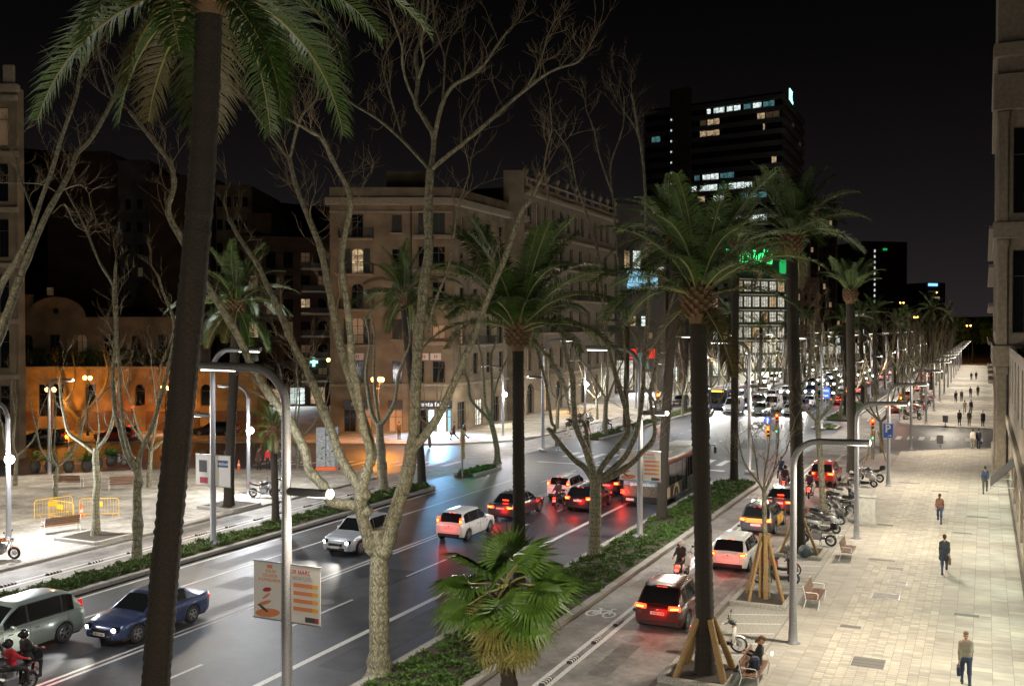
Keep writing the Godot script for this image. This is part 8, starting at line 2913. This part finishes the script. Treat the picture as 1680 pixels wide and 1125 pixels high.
const EDGES := [[0, 0, 0, 1, 0, 0], [0, 1, 0, 1, 1, 0], [0, 0, 1, 1, 0, 1], [0, 1, 1, 1, 1, 1], [0, 0, 0, 0, 1, 0], [1, 0, 0, 1, 1, 0], [0, 0, 1, 0, 1, 1], [1, 0, 1, 1, 1, 1], [0, 0, 0, 0, 0, 1], [1, 0, 0, 1, 0, 1], [0, 1, 0, 0, 1, 1], [1, 1, 0, 1, 1, 1]]

func rx(v: Vector3, a: float) -> Vector3:
	return v.rotated(Vector3.RIGHT, a)

func person(at: Vector3, turn: float, label: String, pose: Dictionary, look: Dictionary, group := "people on the pavements") -> Node3D:
	# faces local -z; pose angles in degrees, forward positive
	var o := base("person", at, turn, label, "person", group)
	var h: float = look.get("h", 1.0)
	var D := func(k): return deg_to_rad(pose.get(k, 0.0))
	var top: Color = look.top
	var leg: Color = look.legs
	var skin: Color = look.get("skin", Color(0.42, 0.25, 0.17))
	var shoe: Color = look.get("shoes", Color(0.02, 0.02, 0.02))
	var hair: Color = look.get("hair", Color(0.025, 0.016, 0.01))
	var hip := Vector3(0, pose.get("hip", 0.93) * h, 0)
	var lean: float = D.call("lean")
	var B := []
	var up := func(y, z := 0.0, x := 0.0): return hip + rx(Vector3(x, y, z) * h, -lean)
	var chest: Vector3 = up.call(0.36)
	var neck: Vector3 = up.call(0.53)
	var coat: float = look.get("coat", 0.0)
	B.append([up.call(-0.02, 0, -0.07), up.call(-0.02, 0, 0.07), 0.115 * h, 0.115 * h, top if coat > 0.0 else leg])
	B.append([up.call(0.1, 0, -0.05), up.call(0.1, 0, 0.05), 0.115 * h, 0.115 * h, top])
	B.append([up.call(0.28, 0, -0.075), up.call(0.28, 0, 0.075), 0.125 * h, 0.125 * h, top])
	B.append([up.call(0.41, 0, -0.09), up.call(0.41, 0, 0.09), 0.10 * h, 0.10 * h, top])
	for sx in [-1, 1]: B.append([up.call(0.53, 0, sx * 0.03), up.call(0.47, 0, sx * 0.13), 0.05 * h, 0.055 * h, top])
	B.append([neck, up.call(0.60, -0.01), 0.058 * h, 0.055 * h, skin])
	if coat > 0.0:
		for sx in [-1, 1]: B.append([up.call(0.0, 0, sx * 0.07), hip + Vector3(sx * 0.11, -coat * h, 0), 0.12 * h, 0.135 * h, top])
	var hands := []
	var feet := []
	for i in 2:
		var sx := -1 if i == 0 else 1
		var sfx := "_l" if i == 0 else "_r"
		var ha := hip + Vector3(sx * 0.095 * h, -0.03 * h, 0)
		var th: float = D.call("thigh" + sfx)
		var kn: float = D.call("knee" + sfx)
		var ab: float = D.call("spread") * sx
		var kd := rx(Vector3(0, -1, 0), -th).rotated(Vector3.BACK, ab)
		var knee := ha + kd * 0.43 * h
		var sd := rx(Vector3(0, -1, 0), -(th - kn)).rotated(Vector3.BACK, ab * 0.4)
		var ankle := knee + sd * 0.42 * h
		B.append([ha, knee, 0.088 * h, 0.060 * h, leg])
		B.append([knee, ankle, 0.060 * h, 0.042 * h, look.get("boots", leg)])
		var ft := rx(Vector3(0, 0, -1), -(th - kn) * 0.6)
		if absf(th - kn) < 0.2: ft = Vector3(0, 0, -1)
		B.append([ankle + Vector3(0, -0.035 * h, 0.03 * h), ankle + ft * 0.15 * h + Vector3(0, -0.05 * h, 0), 0.042 * h, 0.034 * h, shoe])
		feet.append(ankle)
		var sh: Vector3 = up.call(0.45, 0, sx * 0.158)
		var ar: float = D.call("arm" + sfx)
		var el: float = D.call("elbow" + sfx)
		var ao: float = D.call("out") * sx + sx * 0.10
		var ad := rx(Vector3(0, -1, 0), -ar).rotated(Vector3.BACK, ao)
		var elb := sh + ad * 0.28 * h
		var fd := rx(Vector3(0, -1, 0), -(ar + el)).rotated(Vector3.BACK, ao * 0.4 - sx * D.call("inward"))
		var wr := elb + fd * 0.245 * h
		B.append([sh, elb, 0.057 * h, 0.045 * h, top])
		B.append([elb, wr, 0.046 * h, 0.034 * h, top])
		hands.append([wr, fd, sx])
	var s := S()
	net(s, B, 0.024, 42.0)
	# hands: palm, four fingers, thumb
	var hb := []
	for hd in hands:
		var wr: Vector3 = hd[0]
		var f: Vector3 = hd[1]
		var side: Vector3 = Vector3.FORWARD if absf(f.z) < 0.7 else Vector3.RIGHT * -hd[2]
		side = (side - f * side.dot(f)).normalized()
		var nrm: Vector3 = f.cross(side) * hd[2]
		var gl: Color = look.get("gloves", skin)
		hb.append([wr, wr + f * 0.07 * h, 0.026, 0.03, gl])
		hb.append([wr + f * 0.03 + side * 0.018, wr + f * 0.075 + side * 0.024, 0.02, 0.018, gl])
		hb.append([wr + f * 0.03 - side * 0.018, wr + f * 0.075 - side * 0.024, 0.02, 0.018, gl])
		for k in 4:
			var a: Vector3 = wr + f * 0.08 * h + side * (0.027 - 0.018 * k)
			var l: float = [0.062, 0.072, 0.068, 0.052][k] * h
			var m: Vector3 = a + (f * 0.85 + nrm * 0.3).normalized() * l * 0.5
			hb.append([a, m, 0.0105, 0.010, gl])
			hb.append([m, m + (f * 0.6 + nrm * 0.75).normalized() * l * 0.5, 0.010, 0.008, gl])
		var tb: Vector3 = wr + f * 0.03 + side * 0.03
		hb.append([tb, tb + (f * 0.7 + side * 0.6).normalized() * 0.035, 0.013, 0.012, gl])
		hb.append([tb + (f * 0.7 + side * 0.6).normalized() * 0.035, tb + (f * 0.7 + side * 0.6).normalized() * 0.035 + (f + nrm * 0.3).normalized() * 0.03, 0.012, 0.009, gl])
	if look.get("fine", true):
		for i in 2: net(s, hb.slice(i * hb.size() / 2, (i + 1) * hb.size() / 2), 0.009, 160.0)
	else: net(s, hb, 0.014, 110.0)
	# head
	var nod: float = D.call("nod") + lean * 0.5
	var hc: Vector3 = up.call(0.70, -0.02)
	var Hd := func(x, y, z): return hc + rx(Vector3(x, y, z) * h, -nod)
	if look.get("helmet") == null:
		var hd := [[Hd.call(0, 0.03, 0.012), Hd.call(0, 0.03, -0.018), 0.082 * h, 0.076 * h, skin], [Hd.call(0, -0.05, -0.04), Hd.call(0, -0.085, -0.055), 0.055 * h, 0.032 * h, skin], [Hd.call(0, -0.015, -0.094), Hd.call(0, -0.035, -0.106), 0.010 * h, 0.014 * h, skin], [Hd.call(-0.022, -0.062, -0.086), Hd.call(0.022, -0.062, -0.086), 0.011 * h, 0.011 * h, skin * Color(0.8, 0.5, 0.5)], [Hd.call(-0.034, 0.01, -0.079), Hd.call(-0.03, 0.01, -0.079), 0.011 * h, 0.011 * h, Color(0.05, 0.04, 0.04)], [Hd.call(0.034, 0.01, -0.079), Hd.call(0.03, 0.01, -0.079), 0.011 * h, 0.011 * h, Color(0.05, 0.04, 0.04)], [Hd.call(-0.08, 0.01, 0.005), Hd.call(-0.08, -0.025, 0.0), 0.014 * h, 0.010 * h, skin], [Hd.call(0.08, 0.01, 0.005), Hd.call(0.08, -0.025, 0.0), 0.014 * h, 0.010 * h, skin], [Hd.call(0, -0.06, 0.0), Hd.call(0, -0.13, 0.01), 0.05 * h, 0.052 * h, skin]]
		net(s, hd, 0.0125, 95.0)
	part(s, "body", M["person"], o)
	s = S()
	if look.get("helmet") != null:
		ball(s, Hd.call(0, 0.02, -0.005), Vector3(0.135, 0.145, 0.155) * h, 16)
		part(s, "helmet", look.helmet, o)
		s = S()
		boxx(s, Transform3D(Basis(Vector3.RIGHT, -nod), Hd.call(0, 0.02, -0.125)), Vector3(0.095, 0.05, 0.04) * h, 0.02)
		part(s, "visor", M["black_gloss"], o)
	else:
		var long_: float = look.get("hair_long", 0.0)
		var hr := [[Hd.call(0, 0.06, 0.03), Hd.call(0, 0.07, -0.02), 0.082 * h, 0.075 * h, hair], [Hd.call(0, 0.02, 0.05), Hd.call(0, -0.04, 0.055), 0.066 * h, 0.05 * h, hair]]
		if long_ > 0.0: hr.append([Hd.call(0, 0.02, 0.075), Hd.call(0, -long_, 0.11), 0.06 * h, 0.04 * h, hair])
		net(s, hr, 0.014, 80.0)
		part(s, "hair", M["person"], o)
	if look.get("bag") != null:
		s = S()
		var bh: Vector3 = hands[1][0] + Vector3(0.02, -0.32, 0)
		boxx(s, Transform3D(Basis(), bh), Vector3(0.05, 0.14, 0.17), 0.025)
		tube(s, [bh + Vector3(0, 0.13, -0.08), bh + Vector3(0, 0.24, 0), bh + Vector3(0, 0.13, 0.08)], 0.01, 5)
		part(s, "bag", look.bag, o)
	return o

func build_people():
	var pm := mt("person", 1, 1, 1, 0.8)
	pm.vertex_color_use_as_albedo = true
	mt("helmet_black", 0.015, 0.015, 0.016, 0.2)
	mt("helmet_white", 0.6, 0.6, 0.58, 0.25)
	mt("bag_brown", 0.12, 0.06, 0.03, 0.6)
	mt("bag_navy", 0.015, 0.02, 0.05, 0.7)
	var black := Color(0.016, 0.016, 0.018)
	var char_ := Color(0.04, 0.038, 0.036)
	var jean := Color(0.03, 0.045, 0.09)
	var olive := Color(0.06, 0.055, 0.04)
	var sit := {"hip": 0.53, "lean": 8, "thigh_l": 84, "thigh_r": 98, "knee_l": 78, "knee_r": 62, "arm_l": 30, "arm_r": 34, "elbow_l": 75, "elbow_r": 72, "inward": 18, "nod": 32}
	var p := person(Vector3(-6.3, 0.12, -31.55), -PI / 2, "seated person in black reading a phone on the nearest bench", sit, {"top": black, "legs": Color(0.02, 0.02, 0.022), "hair": Color(0.14, 0.07, 0.03), "hair_long": 0.16, "coat": 0.0}, "")
	var s := S()
	boxx(s, Transform3D(Basis(Vector3.RIGHT, -0.7), Vector3(-5.86, 0.98, -31.5)), Vector3(0.04, 0.075, 0.005), 0.003)
	var ph := single(s, "phone", M["window_white"], "glowing phone held by the seated person in black", "phone")
	s = S()
	boxx(s, Transform3D(Basis(Vector3.UP, 0.3), Vector3(-6.28, 0.76, -31.05)), Vector3(0.13, 0.2, 0.16), 0.06)
	single(s, "handbag", M["bag_navy"], "navy bag standing on the bench beside the seated person", "bag")
	var stand := {"arm_l": 6, "arm_r": 8, "elbow_l": 12, "elbow_r": 16, "thigh_l": 3, "thigh_r": -3, "knee_l": 3, "knee_r": 3}
	var walk := {"lean": 4, "thigh_l": 26, "thigh_r": -17, "knee_l": 12, "knee_r": 28, "arm_l": -20, "arm_r": 26, "elbow_l": 15, "elbow_r": 30, "hip": 0.895}
	var walk2 := {"lean": 3, "thigh_l": -18, "thigh_r": 24, "knee_l": 30, "knee_r": 8, "arm_l": 24, "arm_r": -20, "elbow_l": 28, "elbow_r": 12, "hip": 0.90}
	var W := []
	W.append([Vector3(-1.54, 0.12, -48.6), 0.05, "person in dark coat walking away in the middle of the pavement", walk, {"top": Color(0.035, 0.04, 0.05), "legs": jean, "coat": 0.22, "bag": M["bag_brown"], "hair": Color(0.05, 0.03, 0.015)}])
	W.append([Vector3(-2.2, 0.12, -61.0), 0.0, "slim walker in grey further up the pavement", walk2, {"top": Color(0.12, 0.05, 0.03), "legs": jean, "hair_long": 0.2, "h": 0.95}])
	W.append([Vector3(0.1, 0.12, -73.2), 0.0, "walker in dark clothes beside the pilaster base", walk, {"top": Color(0.03, 0.05, 0.09), "legs": Color(0.08, 0.075, 0.06), "h": 1.04}])
	W.append([Vector3(-0.45, 0.12, -33.6), 3.2, "pale coated walker at the bottom right of the pavement", walk2, {"top": Color(0.24, 0.21, 0.16), "legs": jean, "hair": Color(0.16, 0.10, 0.05), "hair_long": 0.18, "h": 0.97, "bag": M["bag_navy"]}])
	W.append([Vector3(-2.46, 0.12, -122.5), PI, "person in dark green jacket waiting across the side street, leftmost", stand, {"top": Color(0.035, 0.035, 0.02), "legs": black}])
	W.append([Vector3(-1.47, 0.12, -122.8), PI, "person in olive jacket waiting across the side street, middle one", stand, {"top": Color(0.06, 0.055, 0.03), "legs": Color(0.12, 0.11, 0.09)}])
	W.append([Vector3(-0.1, 0.12, -122.6), PI, "person in black coat waiting across the side street, rightmost", stand, {"top": black, "legs": black, "coat": 0.2, "hair_long": 0.15}])
	W.append([Vector3(-0.9, 0.12, -99.9), 0.0, "person in white jacket standing at the near kerb", stand, {"top": Color(0.5, 0.47, 0.4), "legs": Color(0.32, 0.29, 0.22)}])
	W.append([Vector3(-0.42, 0.12, -100.3), 0.1, "person in navy with a bag beside the white jacket", stand, {"top": Color(0.02, 0.022, 0.03), "legs": jean, "bag": M["bag_navy"]}])
	W.append([Vector3(-2.2, 0.12, -140.0), 0.0, "walker in pale clothes beyond the side street", walk, {"top": Color(0.3, 0.28, 0.24), "legs": Color(0.3, 0.28, 0.24), "fine": false}])
	W.append([Vector3(-1.5, 0.12, -141.0), 0.0, "walker in dark clothes beyond the side street beside the pale one", walk2, {"top": black, "legs": char_, "fine": false}])
	W.append([Vector3(-3.7, 0.12, -160.0), 0.0, "person of a distant group, at left of the pavement", walk, {"top": black, "legs": char_, "fine": false}])
	W.append([Vector3(-3.0, 0.12, -163.0), PI, "person of a distant group, second from left", walk2, {"top": char_, "legs": black, "fine": false}])
	W.append([Vector3(-1.9, 0.12, -172.0), PI, "person of a distant group, near the middle", walk, {"top": black, "legs": jean, "fine": false}])
	W.append([Vector3(-0.9, 0.12, -176.0), 0.0, "person of a distant group, at right", walk2, {"top": char_, "legs": olive, "fine": false}])
	W.append([Vector3(-2.4, 0.12, -228.0), 0.0, "tiny far walker on the bright pavement, left", walk, {"top": black, "legs": black, "fine": false}])
	W.append([Vector3(-1.5, 0.12, -232.0), PI, "tiny far walker on the bright pavement, right", walk2, {"top": black, "legs": black, "fine": false}])
	W.append([Vector3(-46.6, 0.12, -86.6), -0.9, "person in black with a brown briefcase before the shop corner", walk, {"top": black, "legs": black, "coat": 0.25, "bag": M["bag_brown"]}])
	W.append([Vector3(-45.8, 0.12, -87.2), -0.9, "person in black beside the one with the briefcase", walk2, {"top": black, "legs": black, "coat": 0.2}])
	W.append([Vector3(-50.2, 0.12, -61.9), 0.4, "person in dark coat at the far plaza kerb", stand, {"top": Color(0.05, 0.02, 0.018), "legs": black, "coat": 0.3}])
	W.append([Vector3(-49.5, 0.12, -62.1), 0.4, "person in red jacket at the far plaza kerb", stand, {"top": Color(0.42, 0.02, 0.03), "legs": black}])
	W.append([Vector3(-48.5, 0.12, -62.4), 0.4, "person in black jacket right of the red one", stand, {"top": black, "legs": Color(0.1, 0.1, 0.1)}])
	W.append([Vector3(-46.8, 0.12, -63.2), 0.4, "person in blue beside the flyposted cabinet", stand, {"top": Color(0.02, 0.06, 0.25), "legs": jean}])
	W.append([Vector3(-38.2, 0.02, -95.5), 1.3, "person with pale trousers on the far crossing, left", walk, {"top": Color(0.06, 0.045, 0.03), "legs": Color(0.4, 0.38, 0.34)}])
	W.append([Vector3(-36.9, 0.02, -97.6), 1.3, "person with red trousers on the far crossing, right", walk2, {"top": black, "legs": Color(0.25, 0.02, 0.02)}])
	W.append([Vector3(-51.5, 0.12, -84.5), 0.6, "person in dark suit by the yellow box before the shop", stand, {"top": char_, "legs": black}])
	for w in W: person(w[0], w[1], w[2], w[3], w[4])
	# riders
	var ride := {"hip": 0.90, "lean": 8, "thigh_l": 68, "thigh_r": 68, "knee_l": 62, "knee_r": 62, "spread": 10, "arm_l": 42, "arm_r": 42, "elbow_l": 28, "elbow_r": 28, "out": 10}
	var back := {"hip": 0.98, "lean": 6, "thigh_l": 66, "thigh_r": 66, "knee_l": 75, "knee_r": 75, "spread": 14, "arm_l": 40, "arm_r": 40, "elbow_l": 40, "elbow_r": 40, "inward": 20}
	var bk := M["helmet_black"] as Material
	var wh := M["helmet_white"] as Material
	var R := []
	R.append([Vector3(-11.95, 0, -43.05), 0.0, "scooter rider with white helmet ahead of the dark off-roader", ride, {"top": black, "legs": black, "helmet": wh}])
	R.append([Vector3(-10.15, 0, -67.25), 0.0, "scooter rider in dark purple behind the red off-roader", ride, {"top": Color(0.05, 0.02, 0.04), "legs": black, "helmet": bk}])
	R.append([Vector3(-12.1, 0, -69.45), 0.0, "scooter rider with black helmet on the cycle lane line", ride, {"top": black, "legs": jean, "helmet": bk}])
	R.append([Vector3(-23.45, 0, -56.95), 0.0, "scooter rider in dark red behind the white compact", ride, {"top": Color(0.05, 0.018, 0.02), "legs": black, "helmet": bk}])
	R.append([Vector3(-20.75, 0, -61.65), 0.0, "scooter rider beside the back of the bus", ride, {"top": black, "legs": black, "helmet": bk}])
	R.append([Vector3(-26.25, 0, -20.98), PI, "motorcycle rider in red jacket at the lower left", ride, {"top": Color(0.42, 0.02, 0.03), "legs": black, "helmet": bk}])
	R.append([Vector3(-26.25, 0.06, -21.5), PI, "pillion passenger in black behind the red jacket", back, {"top": black, "legs": black, "helmet": bk}])
	R.append([Vector3(-31.0, 0, -125.35), PI, "rider of the oncoming scooter before the blue bus", ride, {"top": black, "legs": black, "helmet": bk, "fine": false}])
	R.append([Vector3(-36.0 + 0.2, 0.14, -100.5), 1.9, "cyclist in black on the far crossing", ride, {"top": black, "legs": black, "fine": false}])
	R.append([Vector3(-33.9 + 0.2, 0.14, -101.3), 2.0, "cyclist with yellow collar on the far crossing", ride, {"top": black, "legs": char_, "skin": Color(0.6, 0.32, 0.05), "fine": false}])
	R.append([Vector3(-13.0, 0.14, -73.0), 0.0, "cyclist in blue riding up the cycle lane", ride, {"top": Color(0.03, 0.05, 0.10), "legs": black}])
	for w in R: person(w[0], w[1], w[2], w[3], w[4], "riders in the traffic")
